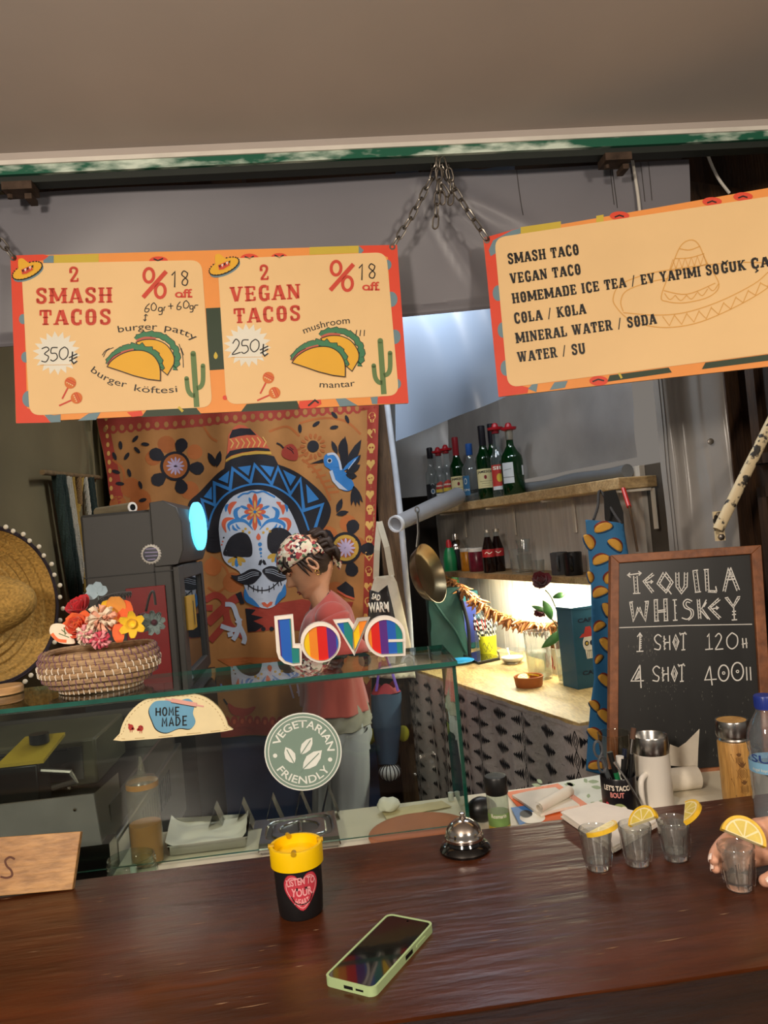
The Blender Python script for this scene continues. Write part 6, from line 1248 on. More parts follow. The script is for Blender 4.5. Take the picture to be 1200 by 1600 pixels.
# ================================================================== griddle corner at left
GX = -.43; GT = thing('griddle', 'stainless griddle with vent slots down its side at the left', 'griddle', (-.75, 1.85, .82))
mb = MB(); mb.box(-.96, GX, 1.50, 2.2, .80, .985, m_ss2); mb.build('body', GT, bevel=.003)
mb = MB()
for i in range(14): y = 1.72 + i * .022; mb.box(GX - .002, GX + .0008, y, y + .009, .90, .965, m_blk)
mb.build('vent_slots', GT)['kind'] = 'stuff'
mb = MB(); mb.box(-.95, GX - .02, 1.53, 2.16, .985, .992, M('seasoned black plate', '#1a1816', .35, var=.3, scale=9)); mb.build('cooking_plate', GT)
mb = MB(); mb.box(-.95, GX - .012, 2.165, 2.175, .985, 1.10, m_ss2); mb.box(GX - .018, GX - .012, 1.53, 2.17, .985, 1.045, m_ss2); mb.build('splash_guard', GT)
mb = MB(); mb.box(GX - .0005, GX + .0006, 1.52, 1.60, .84, .975, m_page); mb.build('rating_plate', GT)
MSP = M('satin steel panel', '#8f8b8a', .4, .35); mb = MB(); mb.box(-.96, GX + .004, 1.45, 1.497, .801, 1.0, m_ss); mb.add([(-.95, 1.45, 1.0), (GX - .01, 1.45, 1.0), (GX - .017, 1.45, 1.092), (-.95, 1.45, 1.092), (-.95, 1.456, 1.0), (GX - .01, 1.456, 1.0), (GX - .017, 1.456, 1.092), (-.95, 1.456, 1.092)], [(0, 1, 2, 3), (7, 6, 5, 4), (0, 1, 5, 4), (1, 2, 6, 5), (2, 3, 7, 6), (3, 0, 4, 7)], MSP); mb.add([(GX - .01, 1.45, .98), (GX - .01, 1.60, .98), (GX - .017, 1.62, 1.08), (GX - .017, 1.45, 1.092)], [(0, 1, 2, 3)], m_ss2); mb.build('front_plate', GT)
for px, py in ((108, 1232), (117, 1265)): mb = MB(); c = PY(px, py, 1.449); mb.lathe([(.0035, 0), (.0025, .002), (.0001, .0025)], m_chr, 12, c, (0, -1, 0)); mb.build('rivet', GT)
mb = MB(); mb.box(-.90, GX - .01, 1.5, 2.2, .0, .799, M('dark cabinet', '#2b2723', .6)); tag(mb.build('base_cabinet'), 'dark cabinet carrying the griddle at the left', 'cabinet')
OV = thing('toaster_oven', 'squat dark olive oven box behind the griddle plate at far left', 'oven', (-.8, 1.95, .992)); mb = MB(); mb.box(-.96, -.56, 1.86, 2.12, .993, 1.10, M('olive enamel', '#55523f', .4)); mb.build('body', OV, bevel=.006); mb = MB(); mb.box(-.93, -.59, 1.856, 1.862, 1.01, 1.085, m_ss2); mb.build('door', OV); mb = MB(); mb.tube([(-.9, 1.845, 1.085), (-.62, 1.845, 1.085)], .004, m_blk, 8); mb.build('handle', OV)
TD = thing('price_gun', 'black hand tool with a yellow top standing at far left in the case', 'tool', (-.66, 1.72, .992)); mb = MB(); c = PY(38, 1160, 1.70); X_ = c.x
mb.box(X_ - .055, X_ + .03, 1.68, 1.75, .993, 1.10, m_blk); mb.build('body', TD, bevel=.004); mb = MB(); mb.add([(X_ - .05, 1.676, 1.101), (X_ + .045, 1.676, 1.101), (X_ + .065, 1.76, 1.135), (X_ - .02, 1.76, 1.135), (X_ - .05, 1.676, 1.108), (X_ + .045, 1.676, 1.108), (X_ + .065, 1.76, 1.142), (X_ - .02, 1.76, 1.142)], [(0, 1, 2, 3), (7, 6, 5, 4), (0, 1, 5, 4), (1, 2, 6, 5), (2, 3, 7, 6), (3, 0, 4, 7)], M('mustard plastic', '#a8902b', .45)); mb.build('top_plate', TD); mb = MB(); mb.tube([(X_ + .03, 1.70, 1.08), (X_ + .09, 1.70, 1.07), (X_ + .10, 1.70, 1.05), (X_ + .05, 1.70, 1.04)], .006, m_ss2, 8); mb.lathe([(.02, 0), (.02, .02)], m_blk, 20, (X_ + .02, 1.73, 1.132)); mb.build('trigger', TD)
# wooden sign ending in S leaning on the bar
m_sgn = WOOD('mango wood board', '#96683a', '#c99a62', .5, 3, (2, 9, 9), .1); m_brn = M('burnt lettering', '#5a3424', .7)
bo = V((-.55, 1.285, 1.0)); bn = V((0, -1, .35)).normalized(); BQ = [(-190, 1322), (126, 1299), (113, 1390), (-190, 1417)]
bt_ = [PZ(113, 1392, 1.0), ]; bo = V((bt_[0].x, bt_[0].y, 1.0)); mb = MB(); pts = [PP(x, y, bo, bn) for x, y in BQ]; mb.add(pts + [v - bn * .012 for v in pts], [(0, 1, 2, 3), (7, 6, 5, 4), (0, 1, 5, 4), (1, 2, 6, 5), (2, 3, 7, 6), (3, 0, 4, 7)], m_sgn)
a = Art(mb, planemap(bo, bn)); a.frame(0, 1040, .28333); a.line([(82, 1068), (55, 1056), (30, 1075), (38, 1105), (62, 1130), (66, 1158), (38, 1170), (2, 1164)], 12, m_brn, 1, smooth=5); a.line([(-30, 1070), (-60, 1170)], 12, m_brn, 1); tag(mb.build('wooden_sign', bevel=.001), 'wooden board burnt with a letter S at the left back of the bar', 'sign')
# embroidered hanging
m_emb = M('embroidered purple cloth', '#4b2f4a', .85, var=.2, scale=9); m_e1 = M('orange yarn', '#b5612d', .85); m_e2 = M('pink yarn', '#9c6f80', .85); m_e3 = M('green yarn', '#3f5a44', .85)
eo = PY(262, 1220, 2.24); en = V((.25, -1, 0)).normalized(); mb = MB(); a = Art(mb, planemap(eo, en, .0008)); EQ = cr([(232, 1290), (232, 1200), (250, 1162), (262, 1158), (270, 1175), (278, 1230), (282, 1294)], 3, True)
pts = [PP(x, y, eo, en) for x, y in EQ]; k = len(pts); tri = tessellate_polygon([[V((x, y, 0)) for x, y in EQ]]); mb.add(pts, tri, m_emb); mb.add([v - en * .006 for v in pts], tri, m_emb); mb.add(pts + [v - en * .006 for v in pts], [(i, (i + 1) % k, k + (i + 1) % k, k + i) for i in range(k)], m_emb)
for i in range(13): g = -1.45 + i * .26; a.line([(238, 1206), (238 + 26 * cos(g), 1206 + 40 * sin(g))], 1.8, m_e1, 2)
for x0 in (258, 266): a.line([(x0 + (3 if i % 2 else -3) + i * .8, 1170 + i * 9) for i in range(12)], 1.6, m_e2 if x0 > 260 else m_e1, 2)
for i in range(7): g = i * .9; a.line([(270, 1200), (270 + 5 * cos(g), 1200 + 8 * sin(g))], 1.2, m_e2, 3)
a.poly([(272, 1255), (280, 1250), (281, 1292), (266, 1292)], m_e3, 2); tag(mb.build('embroidered_hanging'), 'purple hanging embroidered with orange rays beside the griddle', 'textile')

# ================================================================== fridge and the left wall
m_fg2 = M('grey fridge panel', '#3e3d3b', .5, var=.04); m_fgd = M('dark gasket', '#232322', .5); m_cyan = M('lit cyan sign', '#57c4ee', .4, var=.03, emit=1.6)
FX0, FX1, FY0, FY1, FZ0, FZ1 = -.685, -.435, 2.30, 2.76, 1.10, 1.645
FR = thing('display_fridge', 'grey countertop display fridge with a glowing cyan oval sign', 'fridge', (-.56, 2.53, 1.1))
mb = MB(); mb.box(FX0, FX1, FY0, FY1, FZ0, FZ1, m_fg2); mb.build('body', FR, bevel=.008)
mb = MB(); HP_ = [(FX1 - .0, 1.475), (FX1 + .022, 1.48), (FX1 + .038, 1.52), (FX1 + .040, 1.60), (FX1 + .028, 1.645), (FX1 - .01, 1.668), (FX1 - .05, 1.665), (FX1 - .05, 1.475)]
mb.prism([(x, z) for x, z in HP_], (0, FY0 - .004, 0), (1, 0, 0), (0, 0, 1), (0, FY1 - FY0 + .008, 0), m_fg2); mb.build('hood', FR, bevel=.004)
mb = MB(); mb.lathe([(1, -.006), (1, .004), (.8, .008), (.0001, .01)], m_cyan, 48, (FX1 + .042, 2.60, 1.592), (1, 0, 0), sx=.08, sy=.155); sgn = mb.build('lit_sign', FR)
DRX = FX1 + .02
mb = MB()
for y0, y1, z0, z1 in ((FY0, FY0 + .07, FZ0 + .01, 1.472), (FY1 - .05, FY1, FZ0 + .01, 1.472), (FY0 + .07, FY1 - .05, FZ0 + .01, FZ0 + .05), (FY0 + .07, FY1 - .05, 1.43, 1.472)): mb.box(FX1 + .001, DRX, y0, y1, z0, z1, m_fg2)
DO = mb.build('door', FR, bevel=.003); mb = MB(); mb.box(FX1 + .006, FX1 + .010, FY0 + .07, FY1 - .05, FZ0 + .05, 1.43, TG('fridge glass', '#c6d6da', 1.6, .02, haze=.25, hazecol='#6d7478')); mb.build('glass', DO)
mb = MB(); mb.box(DRX, DRX + .02, FY0 + .045, FY0 + .115, 1.278, 1.378, M('mustard handle', '#a8852a', .45)); mb.box(DRX + .0195, DRX + .0205, FY0 + .068, FY0 + .08, 1.29, 1.362, m_fgd); mb.build('handle', DO, bevel=.003)
mb = MB(); mb.box(FX0, FX1 + .005, FY0 - .003, FY0 - .001, 1.46, 1.463, m_fgd) ; mb.box(FX1 - .052, FX1 - .049, FY0 - .003, FY0 - .001, FZ0, FZ1, m_fgd); mb.build('panel_gap', FR)
mb = MB(); mb.box(FX0 - .02, FX1 + .03, FY0 - .02, FY1 + .02, 0, 1.095, M('black cabinet', '#121111', .45)); tag(mb.build('fridge_cabinet'), 'black cabinet under the grey display fridge', 'cabinet')
c = PY(236, 866, 2.296); CM = thing('cap_magnet', 'bottle cap magnet on the grey fridge side', 'magnet', c); mb = MB(); mb.lathe([(.029, 0), (.028, .002), (.024, .005), (.0001, .006)], m_wp, 42, c, (0, -1, 0), poly=lambda t: 1 + .05 * cos(21 * t)); mb.build('cap', CM); mb = MB(); mb.lathe([(.022, .0063), (.0001, .0066)], m_dkb, 30, c, (0, -1, 0)); a = Art(mb, planemap(c + V((0, -.0068, 0)), (0, -1, 0)))
for i, (x0, x1) in enumerate(((228, 244), (226, 247), (227, 246), (230, 243))): a.line([(x0, 858 + i * 5.5), (x1, 857 + i * 5.5)], 1.6, M('cap print lilac', '#8f86b0', .4), 1 + i * .1)
mb.build('print', CM)
a0, a1 = PY(205, 916, 2.29), PY(262, 1050, 2.29); mb = MB(); q = [PY(x, y, 2.29) for x, y in ((196, 920), (257, 914), (270, 1066), (202, 1070))]; mb.add(q + [v + V((0, .006, 0)) for v in q], [(0, 1, 2, 3), (7, 6, 5, 4), (0, 1, 5, 4), (1, 2, 6, 5), (2, 3, 7, 6), (3, 0, 4, 7)], M('dark red board', '#7e1416', .45)); tag(mb.build('red_board', bevel=.001), 'dark red board stuck on the fridge side behind the flowers', 'board')
m_rollc = M('beige cloth roll', '#8b8068', .85, bump=.2); a0, a1 = PY(172, 793, 2.5), PY(206, 788, 2.42); a0.z = a1.z = 1.6466 + .016; mb = MB(); mb.tube([a0 + V((-.05, .04, 0)), a0, a1], .016, m_rollc, 16); d = (a1 - a0).normalized(); mb.lathe([(.0165, 0), (.0165, .003), (.010, .0035), (.0099, .0005), (.0001, .0005)], [m_wp, m_wp, m_blk, m_blk], 20, a1, d); tag(mb.build('cloth_roll'), 'rolled beige cloth lying on top of the fridge', 'cloth roll')
# sombrero
m_str = M('woven straw', '#b08a45', .8, var=.35, scale=140, bump=.5, stretch=(1, 1, 1)); m_trim = M('dark braid trim', '#2a2028', .8); m_pom = M('cream pompom', '#e2d9c4', .9)
sc = V((-.86, 2.02, PY(-56, 950, 2.03).z)); sn = V((.90, -.42, .06)).normalized(); SO = thing('sombrero', 'large straw sombrero with cream pompoms hung at the left edge', 'hat', sc)
sx_ = V((0, 0, 1)).cross(sn).normalized(); sy_ = sn.cross(sx_)
def hatp(r, g): 
    rim = .20 * (1 + .05 * cos(2 * g)); R = r * rim; h = .045 * max(0, (r - .72) / .28) ** 1.6
    return sc + sx_ * R * cos(g) + sy_ * R * 1.04 * sin(g) + sn * (h + .004 * sin(60 * r))
mb = MB(); mb.grid(lambda u, v: hatp(.30 + .70 * v, 2 * pi * u), 72, 40, m_str, True); mb.build('brim', SO, solid=.004)
mb = MB(); mb.lathe([(.082, -.002), (.078, .03), (.07, .07), (.055, .115), (.038, .145), (.02, .158), (.0001, .161)], m_str, 36, sc, sn); mb.build('crown', SO)
mb = MB(); mb.tube([hatp(1.0, 2 * pi * i / 80) for i in range(80)], .0045, m_trim, 8, True); mb.tube([hatp(.975, 2 * pi * i / 80) + sn * .004 for i in range(80)], .0025, m_trim, 6, True); mb.build('braid', SO)
mb = MB(); mb.ball((0, 0, 0), .0065, m_pom, 10); pmm = None
for i in range(44):
    g = 2 * pi * i / 44; q = hatp(1.03 + .012 * (i % 2), g) - V((0, 0, .006))
    if pmm is None: mb.v = [v + q for v in mb.v]; o_ = mb.build('pompom', SO); pmm = o_.data; p00 = q
    else: o_ = bpy.data.objects.new('pompom', pmm); COL.objects.link(o_); o_.parent = SO; o_.location = q - p00
# macrame
m_stk = WOOD('driftwood stick', '#6b5636', '#8b7450', .8); yarn = {'g': M('dark green yarn', '#23312c', .95, bump=.6, scale=200), 'w': M('white yarn', '#b5ae9c', .95, bump=.6, scale=200), 'm': M('mustard yarn', '#a5853c', .95, bump=.6, scale=200), 'b': M('brown yarn', '#7c5f3a', .95, bump=.6, scale=200)}
def wl(px, py, off=.02):
    x = -.90 + off; d = ray(px, py); t = x / d.x; return CAM + d * t
MC = thing('yarn_hanging', 'hanging of dark green, white and mustard yarn on a stick on the left wall', 'wall hanging', wl(110, 940)); mb = MB(); mb.tube([wl(66, 738, .03), wl(154, 746, .03)], .009, m_stk, 10); mb.build('stick', MC)
for x0, y0, x1, y1, r, c_ in ((88, 742, 116, 935, .017, 'g'), (95, 742, 124, 930, .016, 'g'), (97, 744, 112, 860, .011, 'g'), (104, 744, 127, 912, .010, 'w'), (108, 745, 131, 905, .009, 'w'), (113, 745, 133, 925, .008, 'm'), (119, 800, 137, 930, .010, 'm'), (122, 746, 124, 790, .012, 'b'), (128, 746, 122, 800, .008, 'm'), (132, 746, 139, 806, .011, 'w'), (138, 746, 147, 806, .013, 'g'), (142, 746, 150, 812, .012, 'g')):
    mb = MB(); n = 10
    for k in range(5):
        g = 2 * pi * k / 5; mb.tube([wl(x0 + (x1 - x0) * t / n, y0 + (y1 - y0) * t / n, .03) + V((r * .5 * sin(g + t * .7), r * .75 * cos(g + t * .7), 0)) for t in range(n + 1)], [r * .55] * n + [r * .4], yarn[c_], 7)
    mb.build('strand', MC)
# ================================================================== plywood side counter and its patterned cloth
m_ply = WOOD('pale plywood', '#aa8b50', '#cbb07a', .5, 2.5, (9, 2, 2), .12)
CZ = .93; CP = [(.337, 3.282), (.685, 2.135), (1.05, 2.245), (.755, 3.76), (.42, 3.70)]
SCN = thing('side_counter', 'pale plywood side counter lit by the shelf light', 'counter', (.65, 3.0, 0))
mb = MB(); mb.prism(CP, (0, 0, CZ - .022), (1, 0, 0), (0, 1, 0), (0, 0, .022), m_ply); mb.build('top', SCN, bevel=.002)
for x, y in ((.42, 3.28), (.70, 2.28), (.98, 2.36), (.76, 3.68)): mb = MB(); mb.box(x - .02, x + .02, y - .02, y + .02, 0, CZ - .022, m_post); mb.build('leg', SCN)
m_dc = M('pale woven cloth', '#a79d98', .85, var=.08, scale=60, bump=.2); m_dk2 = M('black woven figure', '#17151a', .85)
FA, FB = V((.327, 3.276, 0)), V((.678, 2.118, 0)); FD = (FB - FA); FL = FD.length; FD.normalize(); FN = V((FD.y, -FD.x, 0)); FN = FN if FN.y < 0 or FN.x < 0 else -FN
ED = V((.957, .29, 0)).normalized()
def drape(x, y, l):
    d = .010 * sin(x * 24) * min(1, y * 3) + .004 * sin(x * 61)
    p = FA + FD * x + FN * (d + .0008 * l) if x < FL else FB + ED * (x - FL) + V((ED.y, -ED.x, 0)) * (d * .5 + .0008 * l)
    return p + V((0, 0, CZ - .005 - y))
mb = MB(); a = Art(mb, drape, .035); TLn = FL + .36
a.tris([(0, 0), (TLn, 0), (TLn, .9), (0, .9)], [(0, 1, 2, 3)], m_dc, 0)
a.poly([(0, 0), (TLn, 0), (TLn, .012), (0, .012)], m_dc, 1)
for ci in range(11):
    cx = .05 + ci * .142
    if cx > TLn - .03: break
    for r in range(15):
        cy = .045 + r * .057
        if ci % 2 == 0:
            a.line([(cx, cy - .028), (cx + .011, cy), (cx, cy + .028), (cx - .011, cy), (cx, cy - .028)], .0032, m_dk2, 1); a.line([(cx, cy - .014), (cx + .005, cy), (cx, cy + .014), (cx - .005, cy)], .003, m_dk2, 1, True)
            ks = 4
        else: a.poly([(cx, cy - .024), (cx + .006, cy), (cx, cy + .024), (cx - .006, cy)], m_dk2, 1); ks = 3
        for s in (-1, 1):
            x = cx + s * (.014 if ci % 2 == 0 else .006)
            for k in range(ks): h = (.021, .016, .011, .007)[k]; a.poly([(x, cy - h), (x + s * .012, cy), (x, cy + h)], m_dk2, 1); x += s * .0105
        if r % 2: 
            for s in (1, 2, 3): a.disc((cx + .071 - .012 + s * .006, cy + .028), .0016, m_dk2, 1, 6)
tag(mb.build('counter_cloth', sharp=60), 'pale cloth with black woven triangles draped round the side counter', 'cloth')
# ---- shelves
def on(px, off, fr):   # point on a shelf line (fr = front point A, dir per Y) at image column px, off metres inwards
    (ax, ay), sl = fr; y = 3.0
    for _ in range(30): x = ax + (ay - y) * sl + off; y = x / ((px - 600) / FPX + .0875) if True else y; y = max(1.5, min(5, y))
    for _ in range(60):
        x = ax + (ay - y) * sl + off; q = V((x, y, 1.4)) - CAM; cpx = 600 + FPX * q.dot(RGT) / q.dot(FWD); y += (cpx - px) * .0012
    return V((ax + (ay - y) * sl + off, y, 0))
LOWF, UPF = ((.575, 3.705), .277), ((.547, 4.15), .204)
m_shelf = WOOD('weathered shelf board', '#8d7048', '#b39468', .7, 3, (2, 9, 9), .25); m_bright = WOOD('pale pine plank', '#a98a5a', '#cdb183', .6, 2.5, (2, 9, 9), .2)
SHZ, UPZ = 1.30, 1.62
LS = thing('lower_shelf', 'lower wooden wall shelf with a light strip under it', 'shelf', (.8, 3.1, SHZ - .024))
a0, a1 = V((.575, 3.705, 0)), V((.905, 2.515, 0)); b0, b1 = V((.79, 3.73, 0)), V((1.035, 2.54, 0))
mb = MB(); mb.prism([(v.x, v.y) for v in (a0, a1, b1, b0)], (0, 0, SHZ - .024), (1, 0, 0), (0, 1, 0), (0, 0, .024), m_shelf); mb.build('board', LS, bevel=.002)
mb = MB(); mb.bar(b0 + V((-.05, -.06, SHZ - .030)), b1 + V((-.05, .04, SHZ - .030)), .014, .008, M('lit led strip', '#fff2c8', .4, var=.01, emit=9)); mb.build('led_strip', LS)
US = thing('upper_shelf', 'upper pine plank shelf carrying the liquor bottles', 'shelf', (.85, 3.1, UPZ - .036))
u0, u1 = V((.547, 4.15, 0)), V((.927, 2.29, 0)); w0, w1 = wall(-.42, -.004), wall(1.42, -.004)
mb = MB(); k = 16; fr_ = [u0 + (u1 - u0) * i / k + WN * .004 * sin(i * 2.1) for i in range(k + 1)]; mb.prism([(v.x, v.y) for v in fr_] + [(w1.x, w1.y), (w0.x, w0.y)], (0, 0, UPZ - .036), (1, 0, 0), (0, 1, 0), (0, 0, .036), m_bright); mb.build('plank', US, bevel=.003)
m_ppr = M('white shelf paper', '#cfc8bb', .8, var=.05)
for t in (.15, .45, .72, .98):
    p = u0 + (u1 - u0) * t; mb = MB(); mb.bar(p + WN * .02 + V((0, 0, UPZ - .042)), p + WN * .14 + V((0, 0, UPZ - .042)), .016, .008, m_ppr, (0, 0, 1)); mb.bar(p + WN * .15 + V((0, 0, UPZ - .04)), p + WN * .15 + V((0, 0, UPZ - .17)), .016, .006, m_ppr, WN); mb.build('bracket', US)
# ---- bottles
m_bgr = TG('green bottle glass', '#1d7a3a', 1.3, .03, haze=.25, hazecol='#0f4a22'); m_bcl = TG('clear bottle glass', '#eff3f3', 1.6, .03, haze=.08, hazecol='#aab3b5'); m_bdk = M('dark liquor', '#170b08', .15)
m_lcr = M('label cream', '#d8cb97', .6); m_lwh = M('label white', '#cdd0d2', .6); m_lbl = M('label blue', '#2f6187', .5); m_lrd = M('label red', '#b8352c', .55); m_lyl = M('label yellow', '#d1b13c', .55); m_ldk = M('label dark', '#14161c', .5)
m_cred = M('dark red foil', '#7d1620', .35); m_cblk = M('black foil', '#15131a', .35); m_cblu = M('blue cap', '#1f4a8c', .35); m_csil = M('silver cap', '#a49c8e', .35, .7); m_hatr = M('red plastic hat', '#a3141f', .35)
def face(p): return atan2(CAM.y - p.y, CAM.x - p.x)
def bottle(p, label, H, r, gm, caps, art=None, neck=.014, sh=.62, liquid=None):
    B = thing('liquor_bottle', label, 'bottle', p); s = H * sh
    mb = MB(); mb.lathe([(.0001, .004), (r * .9, 0), (r, .006), (r, s), (r * .93, s + .018), (r * .6, s + .04), (neck * 1.15, s + .062), (neck, H * .86), (neck, H - .012)], gm, 28, p, cap0=False); mb.build('glass', B, sharp=60)
    if liquid: mb = MB(); mb.lathe([(r * .93, .006), (r * .93, liquid[1] * H), (.0001, liquid[1] * H)], liquid[0], 24, p); mb.build('liquor', B)
    z0 = caps[1]; mb = MB(); mb.lathe([(neck + .0012, z0 * H), (neck + .0022, z0 * H + .002), (neck + .0022, H - .002), (neck, H), (.0001, H)], caps[0], 24, p, cap0=False); mb.build('cap', B)
    if art: mb = MB(); art(Art(mb, cylmap(p, r + .0004, face(p), 0), .006), r, H); mb.build('label', B)
    return B
def lab(a, r, y0, y1, m, w_=1.15, l=1): a.poly([(-r * w_, y0), (r * w_, y0), (r * w_, y1), (-r * w_, y1)], m, l)
def jam(a, r, H):
    lab(a, r, .05, .135, m_lcr); a.txt('JAMESON', (-r * 1.0, .117), (r * 1.0, .117), .011, c_blk, 3, flip=-1, bold=.04); a.disc((0, .098), (.006, .009), m_cred, 3); a.line([(-r * .7, .08), (r * .7, .08)], .0012, c_blk, 3); a.line([(-r * .5, .07), (r * .5, .07)], .0012, c_blk, 3); a.line([(-r * .6, .06), (r * .6, .06)], .0008, c_blk, 3)
def kal(a, r, H): lab(a, r, .045, .125, m_ldk, 1.5); a.disc((0, .085), (.011, .014), m_lwh, 3); a.disc((0, .086), (.006, .009), m_lbl, 4); a.line([(.008 * cos(t), .118 + .008 * sin(t)) for t in [pi * i / 10 for i in range(11)]], .002, m_lwh, 3)
def sier(a, r, H): a.poly([(-r * .9, .09), (-r * .6, .118), (0, .128), (r * .6, .118), (r * .9, .09)], m_lrd, 2); lab(a, r, .072, .088, m_lyl, .9, 2); lab(a, r, .02, .066, m_lwh, .9, 1); a.txt('SIERRA', (-r * .8, .101), (r * .8, .101), .008, c_wht, 3, flip=-1, bold=.04); a.line([(-r * .7, .05), (r * .7, .05)], .003, m_lbl, 3); a.line([(-r * .6, .036), (r * .6, .036)], .002, m_lrd, 3)
def blu(a, r, H): a.poly([(-r * 1.2, .03), (-r * .25, .03), (-r * .25, .12), (-r * 1.2, .12)], m_lbl, 1); a.disc((-r * .72, .095), (.008, .014), c_wht, 2); a.disc((-r * .72, .095), (.006, .011), m_lbl, 3); a.txt('GIN', (-r * 1.1, .05), (-r * .35, .05), .010, c_wht, 2, flip=-1)
def sil(a, r, H): lab(a, r, .03, .135, m_lrd, 1.1); a.txt('SIL', (-r * .8, .115), (r * .6, .115), .014, c_wht, 3, flip=-1, bold=.04); a.poly([(-r, .03), (r, .03), (r, .045), (-r, .045)], m_lwh, 2); a.disc((0, .08), (.012, .018), m_lyl, 2)
def tan_(a, r, H): a.poly([(-r * .95, .05), (r * .1, .05), (r * .1, .135), (-r * .95, .135)], m_lwh, 1); a.line([(-r * .95, .075), (r * .1, .075)], .002, c_blk, 2); a.line([(-r * .8, .105), (-r * .1, .109)], .0015, c_blk, 2); a.poly([(r * .95, .08), (r * 1.25, .08), (r * 1.25, .12), (r * .95, .12)], m_lwh, 1)
def up(px, off): p = on(px, off, UPF); p.z = UPZ; return p
BT_ = [(676, .05, .29, .031, m_bcl, (m_cblk, .82), kal, 'tall clear bottle with a black label and black cap, first from the left', (m_bdk, .14)),
 (689, .05, .255, .030, m_bcl, (m_cred, .93), sier, 'clear bottle with a red hat cap, second bottle from the left', None), (701, .055, .255, .030, m_bcl, (m_cred, .93), sier, 'clear bottle with a red hat cap just left of the first green bottle', None),
 (717, .075, .30, .036, m_bgr, (m_cred, .72), jam, 'green whiskey bottle with a plain red cap, leftmost of the green ones', None), (738, .05, .245, .040, m_bcl, (m_cblu, .80), blu, 'broad clear bottle with a blue cap and blue label', None),
 (760, .055, .30, .036, m_bgr, (m_cblk, .72), jam, 'green whiskey bottle with dark foil in the middle of the row', None), (775, .098, .305, .036, m_bgr, (m_cblk, .72), jam, 'green whiskey bottle with dark foil standing furthest back', None),
 (782, .035, .262, .031, m_bcl, (m_cred, .93), sil, 'clear bottle with a red label and red hat cap in front of the green ones', None), (803, .065, .252, .044, m_bgr, (m_csil, .83), tan_, 'wide green bottle with a red hat cap at the right end of the row', None)]
for px, off, H, r, gm, caps, art, label, liq in BT_:
    p = up(px + 9, off); H *= 1.1; r *= 1.07; B = bottle(p, label, H, r, gm, caps, art, liquid=liq, sh=.5 if H < .26 else .52)
    if 'red hat' in label:
        mb = MB(); mb.lathe([(.004, H - .012), (.031, H - .004), (.034, H + .006), (.030, H + .003), (.016, H + .004), (.0135, H + .016), (.009, H + .024), (.0001, H + .027)], m_hatr, 28, p, sx=1.0, sy=.8); mb.build('hat_cap', B)
# ---- lower shelf things
def low(px, off): p = on(px, off, LOWF); p.z = SHZ; return p
p = low(713, .09); SHK = thing('cocktail_shaker', 'cocktail shaker with a black body and steel dome on the lower shelf', 'shaker', p); mb = MB(); mb.lathe([(.032, 0), (.040, .10)], M('dark shaker body', '#26272b', .3), 28, p); mb.build('body', SHK); mb = MB(); mb.lathe([(.041, .10), (.041, .108), (.038, .125), (.024, .143), (.015, .148), (.015, .155), (.014, .175), (.0001, .177)], m_chr, 28, p, cap0=False); mb.build('dome', SHK)
m_jo = M('orange pickle', '#c07a1c', .25, var=.2, scale=40); m_jr = M('dark red onions', '#5c1623', .25, var=.35, scale=45); m_jl = M('white jar lid', '#c9c5bc', .4)
for px, off, r, h, m_, lb in ((728, .07, .030, .105, m_jo, 'jar of orange sauce with a white lid on the lower shelf'), (744, .065, .040, .105, m_jr, 'wider jar of dark red pickled onions beside the orange jar')):
    p = low(px, off); J = thing('preserve_jar', lb, 'jar', p); mb = MB(); mb.lathe([(r * .93, 0), (r, .005), (r, h * .82), (r * .85, h * .92)], m_, 28, p); mb.build('jar', J); mb = MB(); mb.lathe([(r * .98, h * .86), (r * 1.0, h), (r * .95, h * 1.02), (.0001, h * 1.02)], m_jl, 28, p); mb.build('lid', J)
m_cola = M('cola', '#150806', .12); m_clb = M('cola label red', '#a01c22', .45)
for px, off, lb in ((763, .035, 'left of two small full cola bottles on the lower shelf'), (777, .085, 'right of two small full cola bottles on the lower shelf')):
    p = low(px, off); CBt = thing('cola_bottle', lb, 'bottle', p); mb = MB(); mb.lathe([(.026, 0), (.0285, .006), (.0285, .09), (.027, .105), (.018, .135), (.0125, .155)], m_cola, 26, p); mb.build('cola', CBt); mb = MB(); mb.lathe([(.0126, .154), (.0122, .172), (.0142, .174), (.0142, .186), (.0001, .187)], [m_bcl, m_bcl, m_csil, m_csil], 22, p, cap0=False); mb.build('neck', CBt); mb = MB(); mb.lathe([(.0289, .068), (.0289, .102)], m_clb, 26, p, cap0=False, cap1=False); a = Art(mb, cylmap(p, .0289, face(p), 0), .006); a.line([(-.018, .083), (-.008, .09), (.002, .083), (.016, .09)], .003, c_wht, 1, smooth=4); mb.build('label', CBt)
m_tum = TG('tumbler glass', '#f8f9f8', 2.0, .02, haze=.06, hazecol='#b5b5b0')
def tumbler(p, label, r0, r1, h, name='tumbler_glass', mat=None): mb = MB(); mb.lathe([(.0001, .001), (r0, 0), (r1, h), (r1 - .002, h), (r0 - .002, .008), (.0001, .008)], mat or m_tum, 26, p, cap0=False, cap1=False); return tag(mb.build(name, sharp=70), label, 'glass')
p = low(806, .05); tumbler(p, 'plain tumbler, leftmost of the glasses on the lower shelf', .024, .030, .10); p = low(818, .08); tumbler(p, 'tumbler carrying a second glass on top on the lower shelf', .025, .031, .075); tumbler(p + V((0, 0, .0765)), 'small glass stacked on a tumbler on the lower shelf', .024, .030, .06); tumbler(low(838, .05), 'low empty glass left of the mugs on the lower shelf', .022, .027, .055)
